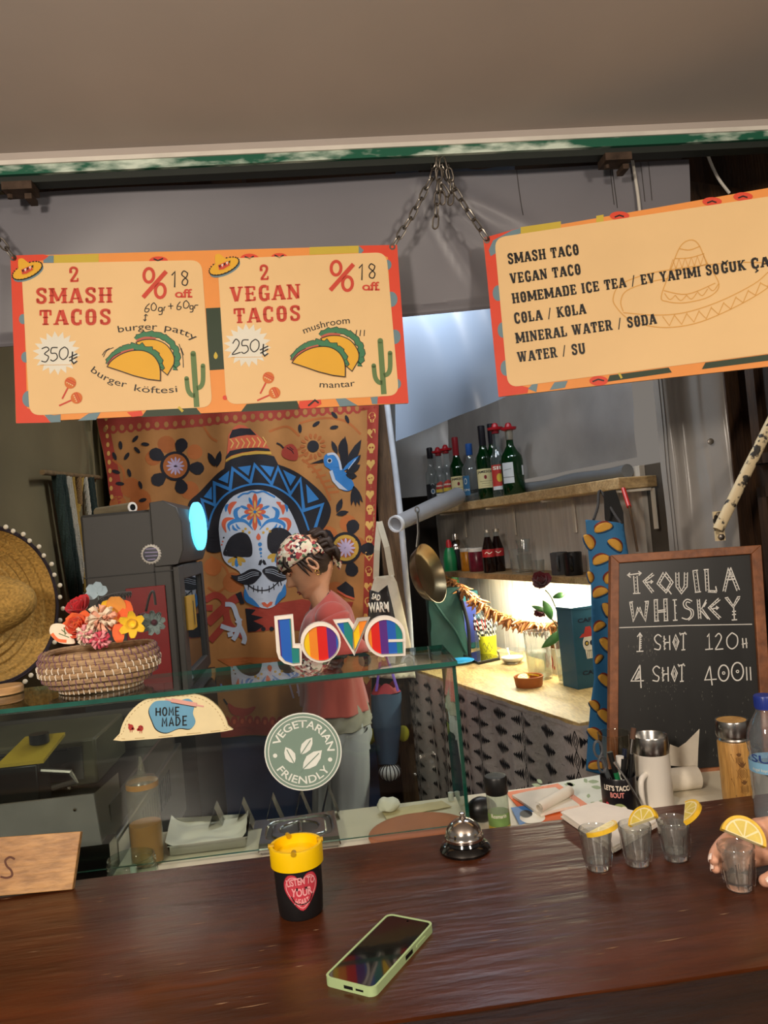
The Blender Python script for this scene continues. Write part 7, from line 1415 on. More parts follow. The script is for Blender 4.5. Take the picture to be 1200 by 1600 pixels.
for px, m_, lb, n_ in ((872, M('grey mug glaze', '#4a4b4d', .45), 'grey faceted mug on the right end of the lower shelf', 6), (893, M('black mug glaze', '#121214', .3), 'black mug rightmost on the lower shelf', 28)):
    p = low(px, .055); K = thing('mug', lb, 'mug', p); mb = MB(); mb.lathe([(.031, 0), (.033, .004), (.034, .082), (.031, .084), (.030, .08), (.029, .008), (.0001, .008)], m_, n_, p); mb.build('cup', K); mb = MB(); d = -WN * .6 + WD * .8; d.normalize(); mb.tube(cr([p + d * .032 + V((0, 0, .068)), p + d * .052 + V((0, 0, .062)), p + d * .054 + V((0, 0, .035)), p + d * .032 + V((0, 0, .018))], 5), .005, m_, 8); mb.build('handle', K)
# ---- things at the far end of the side counter
def ct(px, py): p = PZ(px, py, CZ); return V((p.x, p.y, CZ))
m_gb = M('dark green nylon', '#16423a', .6, var=.2, scale=9, bump=.3); bb = V((.535, 3.45, CZ)); GB = thing('backpack', 'dark green nylon bag at the far end of the side counter', 'bag', bb)
mb = MB(); mb.grid(lambda u, v: bb + V(((.085 - .012 * v) * max(-1, min(1, 1.35 * cos(2 * pi * u))) + .006 * noise.noise((u * 9, v * 6, 1)), (.06 - .01 * v) * max(-1, min(1, 1.35 * sin(2 * pi * u))), .30 * v + .008 * noise.noise((u * 8, v * 8, 7)))), 40, 16, m_gb, True); mb.box(bb.x - .07, bb.x + .07, bb.y - .045, bb.y + .045, CZ + .285, CZ + .31, m_gb); mb.build('body', GB)
mb = MB(); mb.tube(cr([bb + V((-.07, -.062, .29)), bb + V((-.02, -.072, .2)), bb + V((.03, -.07, .12)), bb + V((.07, -.06, .02))], 5), .006, m_gb, 8); mb.tube(cr([bb + V((.06, -.055, .3)), bb + V((.09, -.06, .15)), bb + V((.085, -.055, .0))], 5), .008, M('black strap', '#101112', .7), 8); mb.build('strap', GB)
m_teal = M('teal painted wood', '#1d6a72', .5); m_vio = M('violet blue panel', '#3c4ba0', .5); tb = V((.66, 3.63, CZ)); TBX = thing('teal_box', 'teal box with a violet blue front panel behind the green bag', 'box', tb)
mb = MB(); mb.box(.595, .725, 3.60, 3.73, CZ, CZ + .27, m_teal); mb.build('box', TBX, bevel=.004); mb = MB(); mb.box(.613, .707, 3.594, 3.60, CZ + .03, CZ + .225, m_vio); mb.build('panel', TBX)
p = V((.62, 3.675, CZ + .271)); GD = thing('detergent_bottle', 'green cleaning bottle with a red cap on the teal box', 'bottle', p); mb = MB(); mb.lathe([(.03, 0), (.033, .006), (.033, .16), (.026, .195), (.014, .215)], M('green plastic bottle', '#12703f', .35), 24, p, sy=.75); mb.build('body', GD); mb = MB(); mb.lathe([(.014, .212), (.014, .235), (.008, .25), (.0001, .251)], M('red cap', '#a81a22', .4), 20, p); mb.build('cap', GD)
p = ct(700, 1022); mb = MB(); mb.lathe([(.03, 0), (.05, .003), (.068, .012), (.067, .014), (.048, .006), (.0001, .005)], M('sky blue plastic plate', '#2f8fc4', .3), 36, (.545, 3.255, CZ)); tag(mb.build('blue_plate'), 'sky blue plastic plate in front of the green bag', 'plate')
p = ct(730, 1015); p = V((.70, 3.50, CZ)); EB = thing('cola_bottle', 'empty clear glass cola bottle with a red label on the side counter', 'bottle', p); mb = MB(); mb.lathe([(.0001, .003), (.027, 0), (.029, .01), (.027, .07), (.0285, .12), (.025, .15), (.014, .19), (.0125, .225), (.0135, .227), (.0135, .235)], m_bcl, 26, p, cap0=False, cap1=False); mb.build('glass', EB, sharp=70); mb = MB(); mb.lathe([(.0283, .10), (.0288, .12), (.0272, .145)], m_clb, 26, p, cap0=False, cap1=False); a = Art(mb, cylmap(p, .0292, face(p), 0), .006); a.line([(-.018, .118), (-.008, .125), (.002, .118), (.016, .126)], .003, c_wht, 1, smooth=4); mb.build('label', EB)
# straws
p = ct(764, 1024); m_cy = M('yellow green cup', '#c6c422', .45, var=.1, scale=30); m_s1 = M('straw white', '#d9d6cc', .6); m_s2 = M('straw black', '#1a1a1c', .6)
SCUP = thing('straw_cup', 'yellow green cup full of black and white striped straws', 'cup', p); mb = MB(); mb.lathe([(.034, 0), (.037, .004), (.040, .09), (.0385, .09), (.035, .006), (.0001, .006)], m_cy, 28, p); a = Art(mb, cylmap(p, lambda y: .037 + .003 * y / .09 + .0003, face(p), 0), .008); a.line([(-.022 + .0055 * i, .05 + .012 * sin(i * 1.6)) for i in range(9)], .002, m_dkb, 1, smooth=3); a.line([(-.022 + .0055 * i, .03 + .008 * sin(i * 1.9 + 1)) for i in range(9)], .0016, m_dkb, 1, smooth=3); mb.build('cup', SCUP)
rs = random.Random(4); sm = None
for i in range(26):
    g = i * 2.4; k = sqrt((i + .5) / 26); b0_ = p + V((.022 * k * cos(g), .022 * k * sin(g), .008)); b1_ = p + V((.062 * k * cos(g), .05 * k * sin(g), .18 + rs.uniform(-.02, .015)))
    mb = MB(); d = (b1_ - b0_); n = 14
    for j in range(n): mb.tube([b0_ + d * (j / n), b0_ + d * ((j + 1) / n)], .003, m_s2 if j % 2 else m_s1, 7)
    tag(mb.build('straw'), 'thin black and white striped paper straw standing in the yellow green cup', 'straw', 'striped straws in the cup')
q = [ct(*v) for v in ((724, 1027), (750, 1020), (785, 1031), (747, 1039))]; TAB = thing('tablet', 'black tablet lying flat on the side counter by the straws', 'tablet', sum(q, V()) / 4); mb = MB(); mb.add(q + [v + V((0, 0, .012)) for v in q], [(0, 1, 2, 3), (7, 6, 5, 4), (0, 1, 5, 4), (1, 2, 6, 5), (2, 3, 7, 6), (3, 0, 4, 7)], m_blk); mb.build('body', TAB, bevel=.002); c = sum(q, V()) / 4; mb = MB(); mb.add([c + (v - c) * .92 + V((0, 0, .0124)) for v in q], [(0, 1, 2, 3)], m_scrn); mb.build('screen', TAB)
p = ct(801, 1036); mb = MB(); mb.lathe([(.0001, .002), (.03, 0), (.05, .02), (.062, .055), (.060, .055), (.048, .022), (.03, .004), (.0001, .004)], m_tum, 36, p, cap0=False, cap1=False); tag(mb.build('glass_bowl', sharp=70), 'clear glass bowl of white cream behind the jug', 'bowl'); mb = MB(); mb.lathe([(.028, .0045), (.044, .02), (.046, .026), (.0001, .030)], M('white cream', '#dedbd0', .6), 30, p); tag(mb.build('cream'), 'white cream filling the clear glass bowl', 'food')
p = ct(845, 1060); JG = thing('glass_jug', 'tall clear glass vessel half full of water in the middle of the counter', 'jug', p); mb = MB(); mb.lathe([(.0001, .004), (.042, 0), (.045, .008), (.050, .175), (.048, .175), (.043, .012), (.0001, .012)], m_tum, 12, p, cap0=False, cap1=False); mb.build('glass', JG, sharp=70); mb = MB(); mb.lathe([(.0425, .0125), (.0455, .10), (.0001, .10)], TG('water tint', '#f2f6f0', 1.4, .02, haze=.12, hazecol='#c9cdbf'), 12, p); mb.build('water', JG)
# white box of sticks with red letters
p = ct(872, 1058); mb = MB(); p = V((p.x + .03, p.y + .09, CZ)); BX = thing('stick_box', 'small white box with red lettering full of brown sticks', 'box', p); e0 = WD; e1 = WN; mbq = lambda u, v, z: p + e0 * u + e1 * v + V((0, 0, z))
mb = MB(); sd = [(-.05, -.03), (.05, -.03), (.05, .03), (-.05, .03)]
mb.add([mbq(u, v, 0) for u, v in sd] + [mbq(u, v, .095) for u, v in sd] + [mbq(u * .94, v * .9, .095) for u, v in sd] + [mbq(u * .94, v * .9, .01) for u, v in sd], [(0, 1, 2, 3), *[(i, (i + 1) % 4, 4 + (i + 1) % 4, 4 + i) for i in range(4)], *[(4 + i, 4 + (i + 1) % 4, 8 + (i + 1) % 4, 8 + i) for i in range(4)], *[(8 + i, 8 + (i + 1) % 4, 12 + (i + 1) % 4, 12 + i) for i in range(4)], (12, 13, 14, 15)], M('cream carton', '#d9d0b8', .6))
a = Art(mb, lambda x, y, l: mbq(x, -.03 - .0005 * l, y)); a.west('BO', (-.034, .02), (.02, .02), .05, m_lrd, 1, flip=-1, fat=.9) if 'B' in WF else a.txt('BO.', (-.036, .02), (.034, .02), .052, m_lrd, 1, flip=-1, bold=.06); mb.build('box', BX)
rs = random.Random(9)
for i in range(14):
    u, v = rs.uniform(-.042, .042), rs.uniform(-.022, .022); mb = MB(); mb.tube([mbq(u, v, .012), mbq(u + rs.uniform(-.01, .01), v, .125 + rs.uniform(-.01, .015))], .0035, M('brown stick', '#8a5a2c', .7, var=.2), 7); tag(mb.build('wooden_stick'), 'brown stick standing in the small white box with red lettering', 'stick', 'brown sticks in the white box')
# tin with printed skeleton head in a red hat
m_tin = M('petrol blue tin', '#1f5266', .45, var=.06); tq = ct(904, 1078); tp = V((tq.x, tq.y, CZ)); te = V((.96, .28, 0)).normalized(); tn = V((te.y, -te.x, 0))
TI = thing('coffee_tin', 'petrol blue coffee tin with a printed skull in a red hat beside the taco apron', 'tin', tp + te * .055); tq3 = lambda u, v, z: tp + te * u - tn * v + V((0, 0, z))
mb = MB(); sd = [(0, 0), (.11, 0), (.11, .09), (0, .09)]; mb.add([tq3(u, v, 0) for u, v in sd] + [tq3(u, v, .268) for u, v in sd], [(0, 1, 2, 3), (4, 5, 6, 7), *[(i, (i + 1) % 4, 4 + (i + 1) % 4, 4 + i) for i in range(4)]], m_tin)
a = Art(mb, lambda x, y, l: tq3(x, -.0005 * l, y)); a.txt('CAFE', (.022, .222), (.095, .222), .014, m_dkb, 1, flip=-1, bold=.05); a.txt('CAFE', (.022, .045), (.095, .045), .014, m_dkb, 1, flip=-1, bold=.05); a.disc((.06, .15), (.026, .03), c_wht, 1); a.poly([(.042, .128), (.078, .128), (.074, .098), (.046, .098)], c_wht, 1); a.disc((.05, .15), .009, m_dkb, 2, 12); a.disc((.071, .15), .009, m_dkb, 2, 12); a.disc((.05, .15), .005, m_lyl, 3, 10); a.poly([(.022, .172), (.098, .172), (.085, .184), (.035, .184)], m_lrd, 2); a.poly([(.042, .184), (.078, .184), (.07, .206), (.05, .206)], m_lrd, 2)
for i in range(4): a.line([(.049 + i * .0075, .1), (.049 + i * .0075, .12)], .0018, m_dkb, 2)
mb.build('body', TI, bevel=.0025); mb = MB(); sd2 = [(-.002, -.002), (.112, -.002), (.112, .092), (-.002, .092)]; mb.add([tq3(u, v, .268) for u, v in sd2] + [tq3(u, v, .275) for u, v in sd2], [(0, 1, 2, 3), (4, 5, 6, 7), *[(i, (i + 1) % 4, 4 + (i + 1) % 4, 4 + i) for i in range(4)]], m_tin); mb.build('lid', TI, bevel=.001)
# clay dish of lemon slices
p = ct(827, 1072); mb = MB(); mb.lathe([(.0001, 0), (.044, 0), (.047, .004), (.052, .036), (.050, .038), (.0475, .036), (.043, .008), (.0001, .008)], M('terracotta dish', '#a8602f', .6, var=.1), 40, p, cap0=False, cap1=False); tag(mb.build('clay_dish'), 'small terracotta dish of lemon slices near the counter corner', 'dish')
lemon('lemon_slice', 'lemon slice lying left in the terracotta dish', p + V((-.017, .0, .033)), Euler((.25, -.2, .4)), (0, 2 * pi), .021); lemon('lemon_slice', 'lemon slice lying right in the terracotta dish', p + V((.019, .004, .036)), Euler((.2, .25, 1.4)), (0, 2 * pi), .021)
# roses in a slim glass
p = ct(884, 1067); RG = thing('rose_glass', 'slim water glass holding a red rose on the side counter', 'glass', p); mb = MB(); mb.lathe([(.0001, .002), (.024, 0), (.027, .15), (.0255, .15), (.0225, .01), (.0001, .01)], m_tum, 26, p, cap0=False, cap1=False); mb.build('glass', RG, sharp=70); mb = MB(); mb.lathe([(.0222, .011), (.0240, .09), (.0001, .09)], MATS['water tint'], 22, p); mb.build('water', RG)
ry = p.y; pt = lambda x, y, dy=0: PY(x, y, ry + dy); m_stem = M('rose stem', '#3d4a26', .6); m_lf = M('rose leaf', '#3f6b2e', .5, var=.15, scale=30); m_ros = M('dark red rose', '#5e0a16', .55, var=.15, scale=20, sheen=.3)
def roseplant(label, stem, bloom, r, ax, leaves, npet):
    Rz = thing('rose', label, 'flower', p + V((0, 0, .012))); mb = MB(); S_ = cr([p + V((.003, 0, .014))] + [pt(*s) for s in stem], 5); mb.tube(S_, .0022, m_stem, 7); mb.build('stem', Rz)
    for b_, t_, w_ in leaves:
        B_, T_ = pt(*b_), pt(*t_); d = T_ - B_; L_ = d.length; s_ = d.cross(V((0, -1, .3))).normalized() * w_; mb = MB(); mb.grid(lambda u, v: B_ + d * u + s_ * (v - .5) * sin(pi * min(1, u * .95 + .05)) ** .8 + V((0, -.012 * sin(pi * u) + .01 * (v - .5) ** 2, -.006 * u * u)), 9, 6, m_lf, th=(0, .0006, 0)); mb.build('leaf', Rz)
    c = pt(*bloom); q_ = V((0, 0, 1)).rotation_difference(V(ax)); mb = MB()
    for i in range(npet):
        k = i / npet; g = i * 2.4; tilt = 1.35 - 1.0 * k; o_ = q_ @ V((cos(g) * cos(tilt), sin(g) * cos(tilt), sin(tilt))); petalsurf(mb, c - q_ @ V((0, 0, r * .4)), o_, q_ @ V((-cos(g), -sin(g), .6)), r * (.6 + .55 * k), r * (.8 + .4 * k), .3 - .15 * k, m_ros, .03, i)
    mb.build('bloom', Rz, sharp=80)
    mb = MB(); mb.lathe([(.003, -.006), (.008, 0), (.005, .006)], m_lf, 10, c - q_ @ V((0, 0, r * .55)), ax); mb.build('calyx', Rz)
roseplant('open dark red rose standing above the shelf edge', [(888, 1010), (876, 970), (862, 935), (852, 922)], (845, 908), .040, (-.2, -.75, .6), [((864, 934), (884, 924), .022), ((876, 972), (900, 958), .02), ((880, 985), (846, 1010), .032)], 22)
roseplant('drooping wilted red rose bud below the open bloom', [(884, 1012), (868, 975), (856, 962), (848, 950)], (843, 957), .026, (-.4, -.5, -.75), [((862, 968), (848, 935), .032), ((856, 958), (830, 944), .02), ((872, 980), (880, 1000), .026)], 12)
# garland of dried chilies
m_chi = M('dried chili', '#a8702f', .5, var=.3, scale=20, col2='#6d3a1b'); GA = thing('chili_garland', 'garland of dried brown chilies hanging under the lower shelf', 'garland', PY(700, 905, 3.45))
P_ = cr([PY(696, 902, 3.62), PY(720, 918, 3.42), PY(752, 943, 3.24), PY(790, 964, 3.08), PY(828, 974, 2.95), PY(858, 975, 2.87), PY(890, 964, 2.76)], 16); mb = MB(); mb.tube(P_, .002, M('garland cord', '#6b5a3c', .8), 6); mb.build('cord', GA)
mb = MB()
for g_ in (0, 2.1, 4.2): mb.tube([(.006 * cos(g_), .006 * sin(g_), .004), (.012 * cos(g_), .012 * sin(g_), -.012), (.017 * cos(g_), .017 * sin(g_), -.030), (.026 * cos(g_ + .3), .026 * sin(g_ + .3), -.046)], [.002, .0055, .0048, .0008], m_chi, 7)
o_ = mb.build('chili_cluster', GA); chm = o_.data; rs = random.Random(2)
inv0 = WM[GA.name].inverted(); base = V((0, 0, 0)); bpy.data.objects.remove(o_); chm.transform(Matrix.Translation(WM[GA.name].translation))
for i in range(96):
    o_ = bpy.data.objects.new('chili_cluster', chm); COL.objects.link(o_); o_.parent = GA; q_ = V(P_[int(i / 96 * (len(P_) - 1))]); o_.matrix_local = inv0 @ Matrix.Translation(q_ + V((rs.uniform(-.004, .004), rs.uniform(-.004, .004), 0))) @ Euler((rs.uniform(-1.0, 1.0), rs.uniform(-1.1, 1.1), rs.uniform(0, 6))).to_matrix().to_4x4()
# ---- apron with tacos, straps beside it
m_ap = M('apron blue', '#2f6f9f', .75, var=.06, scale=9); m_tc = M('print taco yellow', '#cf9a3c', .75); m_td = M('print dark blue', '#1b4468', .75); m_tf = M('print filling', '#7a2f22', .75); AY = 2.10
def amap(x, y, l): q_ = PY(x, y, AY); q_.y += .012 * sin(q_.x * 46 + q_.z * 3) + .006 * sin(q_.z * 9) - .0008 * l; return q_
AP = thing('apron', 'blue apron printed with tacos hanging behind the chalkboard', 'apron', amap(950, 1205, 0)); mb = MB(); a = Art(mb, amap, 8)
a.poly([(918, 812), (940, 814), (974, 818), (986, 900), (998, 1000), (998, 1215), (918, 1206), (921, 1100), (926, 1060), (922, 1000), (924, 900)], m_ap, 0); a.frame(860, 760, .3)
for x, y, g, k in ((272, 210, -.35, 1), (212, 285, 1.1, 1), (335, 300, .75, 1), (262, 378, -.4, 1), (305, 470, -.9, .9), (212, 470, 1.3, .7), (256, 548, -.35, 1), (300, 640, 1.2, .9), (250, 725, -.4, .9), (292, 820, .9, 1), (246, 895, -.6, .7), (284, 1005, .75, 1.05), (226, 1135, .9, .8), (282, 1190, .8, 1.1), (232, 1285, .8, 1), (236, 1450, -.2, .9), (350, 420, .4, 1), (360, 560, -.4, 1), (370, 760, .6, 1)):
    R2 = lambda u, v: (x + k * (u * cos(g) - v * sin(g)), y + k * (u * sin(g) + v * cos(g)))
    a.poly([R2(u + 5, v + 7) for u, v in ((-42, 16), (-36, -12), (-10, -26), (22, -24), (42, -2), (40, 18), (10, 26), (-20, 26))], m_td, 1, 2); a.poly([R2(u, v) for u, v in ((-40, 14), (-34, -14), (-10, -28), (20, -26), (40, -6), (36, 4), (-20, 4))], m_tf, 2, 2); a.poly([R2(u, v) for u, v in ((-42, 16), (-34, -6), (-8, -18), (22, -16), (42, 2), (38, 18), (8, 24), (-20, 24))], m_tc, 3, 2)
mb.build('cloth', AP, solid=.0015)
mb = MB(); mb.tube(cr([amap(930, 812, 0), PY(934, 792, 2.2), V((PY(940, 772, 2.30).x, 2.31, 1.585)), PY(958, 800, 2.2), amap(970, 818, 0)], 5), .004, M('apron strap', '#2c2622', .8), 8); mb.build('strap', AP)
ST = thing('knife_rack', 'dark strap and red handled tool hanging behind the apron', 'tool', PY(960, 860, 2.2)); mb = MB(); q_ = [PY(x, y, 2.26 if y < 780 else 2.2) for x, y in ((944, 768), (962, 765), (974, 800), (978, 860), (958, 860), (946, 810))]; mb.add(q_ + [v + V((0, .006, 0)) for v in q_], [tuple(range(6)), tuple(range(6, 12))] + [(i, (i + 1) % 6, 6 + (i + 1) % 6, 6 + i) for i in range(6)], m_blk); mb.build('strap', ST); mb = MB(); mb.tube([PY(974, 764, 2.28), PY(983, 792, 2.22)], .007, M('red tool handle', '#b3281f', .4), 10); mb.build('handle', ST); mb = MB(); mb.tube([PY(983, 790, 2.22), PY(990, 825, 2.22), PY(996, 862, 2.22)], .004, m_post, 8); mb.build('shaft', ST)
# ---- post side: pipe, tote, bags, pan
m_ppe = M('bluish white pipe', '#b9c0cc', .4); mb = MB(); mb.tube(cr([PY(602, 610, 3.22), PY(612, 690, 3.22), PY(624, 790, 3.22), PY(634, 900, 3.22), PY(640, 975, 3.3), PY(643, 1032, 3.36)], 4), .013, m_ppe, 14); tag(mb.build('drain_pipe'), 'bluish white plastic pipe running down beside the wooden post', 'pipe')
m_can = M('natural canvas', '#b9b2a0', .85, var=.06, scale=40, bump=.1); TO = thing('tote_bag', 'natural canvas tote bag with a black printed patch hanging at the post', 'bag', PY(610, 1000, 3.14)); fmt = lambda x, y, l: PY(x, y, 3.14) + V((0, .012 * sin(x * .12) + .01 * sin(y * .05) - .0007 * l, 0))
mb = MB(); a = Art(mb, fmt, 8); a.poly([(586, 902), (614, 898), (620, 910), (642, 1006), (650, 1060), (576, 1060), (574, 980), (578, 930)], m_can, 0); a.poly([(578, 922), (592, 926), (606, 914), (618, 972), (574, 982)], c_blk, 1); a.txt('SAD', (580, 936), (594, 939), 9, c_wht, 2, bold=.05); a.txt('WARM', (576, 957), (608, 955), 15, c_wht, 2, bold=.05); a.disc((590, 975), (7, 3), m_lyl, 2, 8); mb.build('body', TO, solid=.006)
for P in ([(588, 905), (589, 860), (593, 815)], [(612, 900), (604, 855), (593, 815)]): mb = MB(); mb.bar(fmt(*P[0], 0), fmt(*P[1], 0), .024, .003, m_can, (0, -1, 0)); mb.bar(fmt(*P[1], 0), fmt(*P[2], 0), .024, .003, m_can, (0, -1, 0)); mb.build('handle', TO)
m_den = M('slate blue nylon', '#33475f', .65, var=.15, scale=10); m_pur = M('purple strap', '#5b3d9a', .6); BBg = thing('bucket_bag', 'slate blue bag with a red lining and purple straps hanging under the case top', 'bag', PY(604, 1190, 3.12))
mb = MB(); c0_, c1_ = PY(603, 1082, 3.12), PY(606, 1190, 3.12); mb.grid(lambda u, v: c0_ + (c1_ - c0_) * v + V(((.062 - .022 * v * v) * cos(2 * pi * u) + .004 * noise.noise((u * 8, v * 5, 3)), .045 * sin(2 * pi * u), .004 * sin(u * 20))), 36, 16, m_den, True); mb.add([c1_ + V((.04 * cos(2 * pi * u / 24), .045 * sin(2 * pi * u / 24), 0)) for u in range(24)], [tuple(range(24))], m_den); mb.build('body', BBg)
mb = MB(); mb.grid(lambda u, v: c0_ + V(((.060 - .02 * v) * cos(2 * pi * u), (.043 - .015 * v) * sin(2 * pi * u), .030 * v + .012 * v * sin(3 * 2 * pi * u))), 30, 6, M('red lining', '#8c1f2a', .7), True); mb.build('lining', BBg)
for P in ([(588, 1080), (592, 1048), (597, 1015)], [(622, 1080), (612, 1048), (600, 1015)]): mb = MB(); mb.tube([PY(x, y, 3.08) for x, y in P], .008, m_pur, 8, sq=.4); mb.build('strap', BBg)
m_net = M('white net bag', '#c6c4c4', .8, var=.2, scale=30); m_yb = M('yellow ball', '#b9b234', .6); mb = MB(); c = PY(609, 1206, 3.10); mb.ball(c, (.045, .04, .035), m_net, 20)
for i in range(8): g = i * pi / 8; mb.tube([c + V((.0455 * cos(t) * cos(g), .041 * cos(t) * sin(g) - .0, .0355 * sin(t))) for t in [2 * pi * j / 24 for j in range(24)]], .0022, m_dk2, 5, True)
tag(mb.build('net_bag'), 'small white and black net bag hanging below the slate blue bag', 'bag')
for x, y, lb in ((578, 1150, 'yellow ball hanging left of the slate blue bag'), (630, 1146, 'yellow ball peeping out beside the patterned cloth')): mb = MB(); mb.ball(PY(x, y, 3.2), (.026, .012, .034), m_yb, 18); tag(mb.build('yellow_ball'), lb, 'ball')
m_brs = M('worn brass steel pan', '#7d6f55', .3, .95, var=.2, scale=8); pc_ = PY(668, 897, 3.05); pax = V((.80, -.52, .22)).normalized(); PN = thing('frying_pan', 'worn steel frying pan hanging from the end of the upper shelf', 'pan', pc_)
mb = MB(); mb.lathe([(.0001, -.028), (.085, -.028), (.098, -.020), (.121, .018), (.123, .018), (.101, -.024), (.087, -.032), (.0001, -.032)], m_brs, 48, pc_, pax, cap0=False, cap1=False); mb.build('pan', PN)
upd = V((0, 0, 1)) - pax * pax.z; upd.normalize(); h0 = pc_ + upd * .115; h1 = PY(652, 800, 3.09); mb = MB(); mb.tube([h0 - pax * .01, h0 + (h1 - h0) * .4, h1], [.008, .007, .006], m_ss2, 10, sq=.5); mb.tube([h1 + V((.008 * cos(t), 0, .008 + .012 * sin(t))) for t in [2 * pi * i / 14 for i in range(14)]], .0025, m_ss2, 6, True); mb.build('handle', PN)
# ================================================================== the cook behind the case
WYY = 2.95
def wp_(x, y, dy=0): return PY(x, y, WYY) + V((0, dy, 0))
WO = thing('person', 'woman in a patterned headscarf and brick red t-shirt bending her head over her work', 'person', (wp_(528, 1200).x, WYY, 0))
m_sk = M('tan skin', '#cd9673', .55, var=.06, scale=30); m_hair = M('dark brown hair', '#33231a', .6, var=.4, scale=60, stretch=(1, 1, 8)); m_shirt = M('brick red jersey', '#a8443a', .85, var=.05, scale=14, sheen=.3); m_trs = M('pale grey trousers', '#a9abb0', .85, var=.05, scale=10); m_pouch = M('stone canvas', '#8d897c', .85, var=.05, scale=30)
hc = wp_(477, 879); bow = radians(30); turn = radians(8)
HM_ = Matrix.Translation(hc) @ Matrix.Rotation(pi + turn, 4, 'Z') @ Matrix.Rotation(bow, 4, 'Y')
SEC = [(-.128, .03, .03, 0), (-.120, .070, -.01, .030), (-.105, .082, -.03, .042), (-.092, .079, -.04, .050), (-.080, .084, -.048, .055), (-.070, .0835, -.055, .058), (-.056, .081, -.064, .062), (-.035, .083, -.078, .067), (-.010, .080, -.088, .071), (.012, .083, -.095, .073), (.032, .089, -.098, .074), (.055, .083, -.095, .071), (.078, .064, -.076, .057), (.094, .034, -.046, .036), (.102, -.004, -.004, 0)]
def sec(z):
    for a_, b_ in zip(SEC, SEC[1:]):
        if z <= b_[0]: t = (z - a_[0]) / (b_[0] - a_[0]); return [a_[i] + (b_[i] - a_[i]) * t for i in (1, 2, 3)]
    return SEC[-1][1:]
def headp(u, v):
    z = -.128 + .230 * v; f, b, w_ = sec(z); g = 2 * pi * u; c, s_ = cos(g), sin(g); mid = (f + b) / 2; x = mid + (f - b) / 2 * c; y = w_ * (abs(s_) ** .9) * (1 if s_ > 0 else -1)
    if c > 0:
        n_ = max(0, 1 - abs(y) / .017)
        if -.052 < z < .018: k = 1 - abs((z + .040) / (.058 if z > -.040 else .013)); x += .031 * max(0, k) ** .9 * n_ ** .8
        e = math.exp(-((abs(y) - .031) / .013) ** 2 - ((z - .006) / .011) ** 2); x -= .008 * e
        x += .004 * math.exp(-(y / .02) ** 2 - ((z + .073) / .005) ** 2) + .004 * math.exp(-(y / .018) ** 2 - ((z + .086) / .005) ** 2) + .005 * math.exp(-(y / .016) ** 2 - ((z + .110) / .01) ** 2)
    return HM_ @ V((x, y, z))
mb = MB(); mb.grid(headp, 64, 60, m_sk, True)
# neck, shoulders, arms and hands joined into the same body
def blimb(pts, rs_):
    P = cr(pts, 5); R = [x[0] for x in cr([(r_,) for r_ in rs_], 5)]; mb.tube(P, R, m_sk, 16); mb.ball(P[0], R[0], m_sk, 14); mb.ball(P[-1], R[-1], m_sk, 14)
blimb([HM_ @ V((-.045, 0, -.045)), wp_(497, 922), wp_(506, 946), wp_(512, 985)], [.046, .042, .046, .07])
blimb([wp_(508, 970, .15), wp_(510, 966), wp_(518, 970, -.15)], [.045, .055, .045])
hands = {}
for s, el, wr_, sh_ in ((-1, (550, 1022), (522, 1040), (518, 962)), (1, (530, 1022), (505, 1040), (508, 964))):
    S_, E_, W2 = wp_(*sh_, .17 * s), wp_(*el, .20 * s), wp_(*wr_, .10 * s); blimb([S_, (S_ + E_) / 2, E_], [.048, .042, .036]); blimb([E_, (E_ + W2) / 2, W2], [.037, .033, .023])
    d = (W2 - E_).normalized(); n_ = V((0, 0, -1)); sd_ = d.cross(n_).normalized(); pm = W2 + d * .05; blimb([W2, pm, pm + d * .03], [.023, .028, .022])
    for i, l in enumerate((.062, .07, .066, .052)): b_ = pm + d * .032 + sd_ * (i - 1.5) * .017; blimb([b_, b_ + d * l * .5 + n_ * .008, b_ + d * l * .85 + n_ * .026], [.009, .008, .0065])
    b_ = pm - sd_ * .022 * s * -1; blimb([pm - d * .02 - sd_ * .02, pm + d * .015 - sd_ * .038 + n_ * .008, pm + d * .04 - sd_ * .04 + n_ * .018], [.011, .009, .007])
hb = mb.build('body', WO, sharp=180); r_ = hb.modifiers.new('join', 'REMESH'); r_.mode = 'VOXEL'; r_.voxel_size = .0045; r_.use_smooth_shade = True; s2 = hb.modifiers.new('soft', 'SMOOTH'); s2.factor = .4; s2.iterations = 3
def hl(x, y, z): return HM_ @ V((x, y, z))
for s in (-1, 1):
    mb = MB(); mb.tube(cr([hl(.083, .016 * s, .024), hl(.086, .028 * s, .029), hl(.074, .045 * s, .024)], 4), [.002] * 3 + [.0028] * 4 + [.0015] * 2, m_hair, 6); mb.build('eyebrow', WO)
    mb = MB(); mb.tube(cr([hl(.0795, .018 * s, .000), hl(.081, .030 * s, -.004), hl(.073, .043 * s, .001)], 4), .0022, m_hair, 6); mb.build('eyelashes', WO)
    mb = MB(); mb.ball(hl(.077, .030 * s, .003), (.008, .011, .009), m_sk, 14, HM_.to_3x3()); mb.build('eyelid', WO)
    mb = MB(); c = hl(-.012, .073 * s, -.012); mb.tube([c + HM_.to_3x3() @ V((.013 * cos(t) + .003 * sin(t), .006 * s, .026 * sin(t) + .003 * cos(t))) for t in [2 * pi * i / 16 for i in range(16)]], .0055, m_sk, 8, True); mb.ball(c, (.011, .006, .02), m_sk, 12, HM_.to_3x3()); mb.build('ear', WO)
    mb = MB(); mb.tube([c + HM_.to_3x3() @ V((.003 + .008 * cos(t), .010 * s, -.036 + .010 * sin(t))) for t in [2 * pi * i / 16 for i in range(16)]], .0016, M('gold hoop', '#c9a45c', .25, 1), 6, True); mb.build('earring', WO)
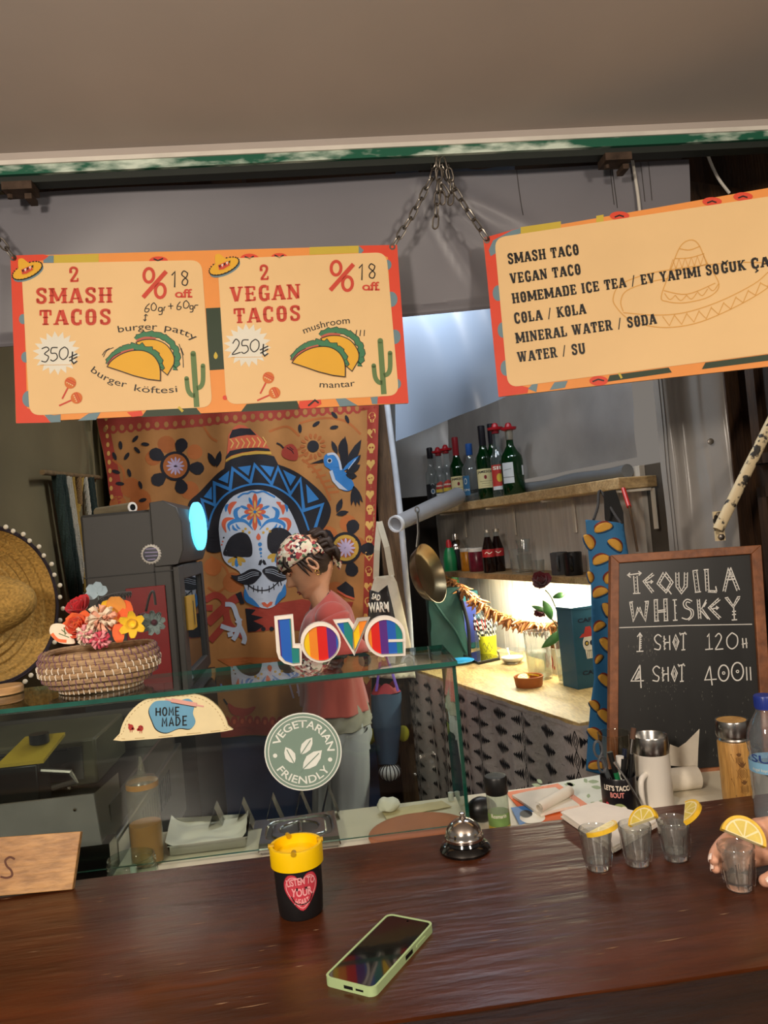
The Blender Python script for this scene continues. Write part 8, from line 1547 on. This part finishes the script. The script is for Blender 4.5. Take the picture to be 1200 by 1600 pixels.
m_lip = M('lips', '#8d4640', .5); mb = MB(); mb.tube(cr([hl(.076, -.020, -.079), hl(.087, -.008, -.076), hl(.088, 0, -.0775), hl(.087, .008, -.076), hl(.076, .020, -.079)], 4), .0034, m_lip, 8); mb.tube(cr([hl(.076, -.017, -.083), hl(.087, 0, -.086), hl(.076, .017, -.083)], 4), .0034, m_lip, 8); mb.build('lips', WO)
# hair: back of the head, fringe and locks
def shell(name, r, keep, mat, c=(0, 0, .012), n=44, bump=0, th=.002):
    b_ = MB(); b_.ball((0, 0, 0), r, mat, n); vs = b_.v; fs = [f for f in b_.f if keep(sum((vs[i] for i in f), V()) / len(f) + V(c))]
    m2 = MB(HM_); used = sorted({i for f in fs for i in f}); ix = {k: i for i, k in enumerate(used)}
    m2.add([vs[i] + V(c) + vs[i].normalized() * bump * noise.noise(vs[i] * 60) for i in used], [tuple(ix[i] for i in f) for f in fs], mat); return m2
m2 = shell('hair', (.099, .082, .099), lambda p: (p.x < -.012 and p.z > -.075) or (p.z > .028 and p.x < .075) , m_hair, (-.006, 0, .008), bump=.006)
m2.T = Matrix(); b3 = HM_
for i in range(26): y = -.06 + .12 * i / 25; m2.tube(cr([hl(.07 - abs(y) * .25, y, .066), hl(.093 - abs(y) * .35, y * 1.05, .042), hl(.092 - abs(y) * .45, y * 1.12, .018 - .012 * abs(sin(i * 2)))], 3), [.006, .006, .006, .005, .004, .003, .0015], m_hair, 5)
for s in (-1, 1):
    for i in range(6): m2.tube(cr([hl(.03 - i * .012, .073 * s, .03), hl(.028 - i * .013, .079 * s, 0), hl(.022 - i * .016, .076 * s, -.045 + .004 * i)], 3), [.007, .007, .006, .006, .005, .003, .001], m_hair, 6)
rs = random.Random(8)
for i in range(40): g = rs.uniform(-1.1, 1.1); z = rs.uniform(-.03, .085); m2.tube(cr([hl(-.075, .05 * sin(g), z), hl(-.112 - rs.uniform(0, .012), .055 * sin(g), z - .01), hl(-.105, .06 * sin(g), z - .05)], 3), [.011] * 5 + [.007, .003], m_hair, 6)
m2.build('hair', WO, sharp=180)
m_scf, nt, out = newmat('patterned scarf cotton'); bs = nt.nodes.new('ShaderNodeBsdfPrincipled'); vo = nt.nodes.new('ShaderNodeTexVoronoi'); vo.inputs['Scale'].default_value = 95; crp = nt.nodes.new('ShaderNodeValToRGB'); crp.color_ramp.interpolation = 'CONSTANT'; sep = nt.nodes.new('ShaderNodeSeparateColor'); tc = nt.nodes.new('ShaderNodeTexCoord')
for i, (ps, c_) in enumerate(((0, '#d8c6a8'), (.26, '#9a3338'), (.42, '#2c2326'), (.58, '#dcb9a0'), (.72, '#5f7a55'), (.82, '#c46a5a'), (.92, '#e8dcc8'))):
    e = crp.color_ramp.elements[i] if i < 2 else crp.color_ramp.elements.new(ps); e.position = ps; e.color = (*lin(c_), 1)
nt.links.new(tc.outputs['Object'], vo.inputs['Vector']); nt.links.new(vo.outputs['Color'], sep.inputs[0]); nt.links.new(sep.outputs[0], crp.inputs[0]); nt.links.new(crp.outputs[0], bs.inputs['Base Color']); bs.inputs['Roughness'].default_value = .85; nt.links.new(bs.outputs[0], out.inputs[0])
m2 = shell('scarf', (.108, .087, .106), lambda p: p.z > .030 + .10 * max(0, -p.x - .01) * -1 - max(0, -p.x) * .35 and p.x > -.072 + max(0, p.z - .03) * .45, m_scf, (-.004, 0, .010), bump=.004)
m2.T = Matrix(); kn = hl(-.10, -.02, -.005)
m2.ball(kn, (.016, .014, .014), m_scf, 12)
for dx, dz in ((.035, -.045), (.05, -.075)): m2.grid(lambda u, v: kn + V((dx * u + .012 * (v - .5), -.005 - .006 * sin(u * 5), dz * u + .022 * (v - .5) * (.4 + u))), 8, 5, m_scf)
m2.build('headscarf', WO, sharp=180, solid=.0025)
# clothes
def loft(mb, secs, mat, n=40, cap=False):
    """secs: (px, py, half width in px, half depth in m, tilt in m, lateral shift)"""
    S = []
    for x, y, hw, dp, tl, dy in secs: S.append((wp_(x, y, dy), hw * WYY / FPX, dp, tl))
    S = [tuple(c) for c in cr([(s_[0].x, s_[0].y, s_[0].z, s_[1], s_[2], s_[3]) for s_ in S], 5)]
    def f(u, v):
        k = v * (len(S) - 1); i = min(int(k), len(S) - 2); t = k - i; q_ = [S[i][j] + (S[i + 1][j] - S[i][j]) * t for j in range(6)]; g = 2 * pi * u
        w_ = .008 * sin(9 * g + v * 6) * min(1, v * 1.5) + .004 * sin(17 * g - v * 9) * v
        return V((q_[0] + (q_[3] + w_) * cos(g), q_[1] + (q_[4] + w_) * sin(g), q_[2] + q_[5] * cos(g)))
    mb.grid(f, n, len(S) * 2, mat, True)
mb = MB(); loft(mb, [(501, 938, 17, .080, .034, 0), (506, 945, 25, .125, .024, 0), (511, 959, 36, .185, .012, 0), (513, 990, 42, .19, 0, 0), (515, 1030, 43, .18, 0, 0), (520, 1070, 46, .19, 0, 0), (523, 1102, 51, .215, -.01, 0)], m_shirt)
mb.build('t_shirt', WO, sharp=180, solid=.004)
for s, nm in ((-1, 'sleeve'), (1, 'sleeve')):
    mb = MB(); a_, b_ = (wp_(518, 960, .155 * s), wp_(546, 1018, .205 * s)) if s < 0 else (wp_(508, 962, .155), wp_(526, 1018, .205)); P = [a_ + (b_ - a_) * i / 10 for i in range(11)]; mb.tube(P, [.062 + .004 * sin(i * 1.7) + .008 * (i / 10) for i in range(11)], m_shirt, 24, caps=False); mb.ball(a_, .062, m_shirt, 20); mb.build(nm, WO, sharp=180, solid=.003)
mb = MB(); loft(mb, [(523, 1085, 42, .18, 0, 0), (526, 1110, 46, .195, 0, 0), (530, 1140, 48, .20, 0, 0), (531, 1165, 46, .19, 0, 0)], m_trs)
for x0, x1, dy in ((545, 547, -.10), (518, 514, .09)): loft(mb, [(x0, 1130, 27, .10, 0, dy), (x0, 1180, 29, .105, 0, dy), ((x0 + x1) / 2, 1260, 26, .098, 0, dy), (x1, 1350, 23, .085, 0, dy), (x1 + 2, 1425, 22, .078, 0, dy)], m_trs, 28)
mb.build('trousers', WO, sharp=180)
mb = MB(); loft(mb, [(523, 1086, 43, .187, 0, 0), (527, 1112, 48.5, .205, 0, 0), (529, 1126, 50, .21, 0, 0)], m_pouch); mb.build('waist_apron', WO, sharp=180, solid=.004)
for x, dy in ((549, -.10), (516, .09)):
    mb = MB(); c = wp_(x, 1430, dy); c.z = 0; mb.grid(lambda u, v: c + V((-.05 + (.135 if cos(2 * pi * u) < 0 else .075) * cos(2 * pi * u) * (1 - .25 * v ** 3), .046 * sin(2 * pi * u) * (1 - .3 * v * v), .085 * v * (1 if cos(2 * pi * u) > -.3 else .75))), 24, 8, m_blk, True); mb.add([c + V((-.05 + .07 * cos(2 * pi * i / 12), .035 * sin(2 * pi * i / 12), .082)) for i in range(12)], [tuple(range(12))], m_blk); mb.build('shoe', WO)
mb = MB(); mb.tube(cr([wp_(513, 925, -.05), wp_(503, 940, -.085), wp_(490, 955, -.07), wp_(483, 962, -.02), wp_(482, 968, .02), wp_(492, 950, .07)], 5), .0022, m_blk, 6); mb.tube([wp_(483, 962, -.03), wp_(482, 980, -.045)], .0018, m_csil, 6); mb.ball(wp_(482, 982, -.045), .006, m_csil, 10); mb.build('necklace', WO)
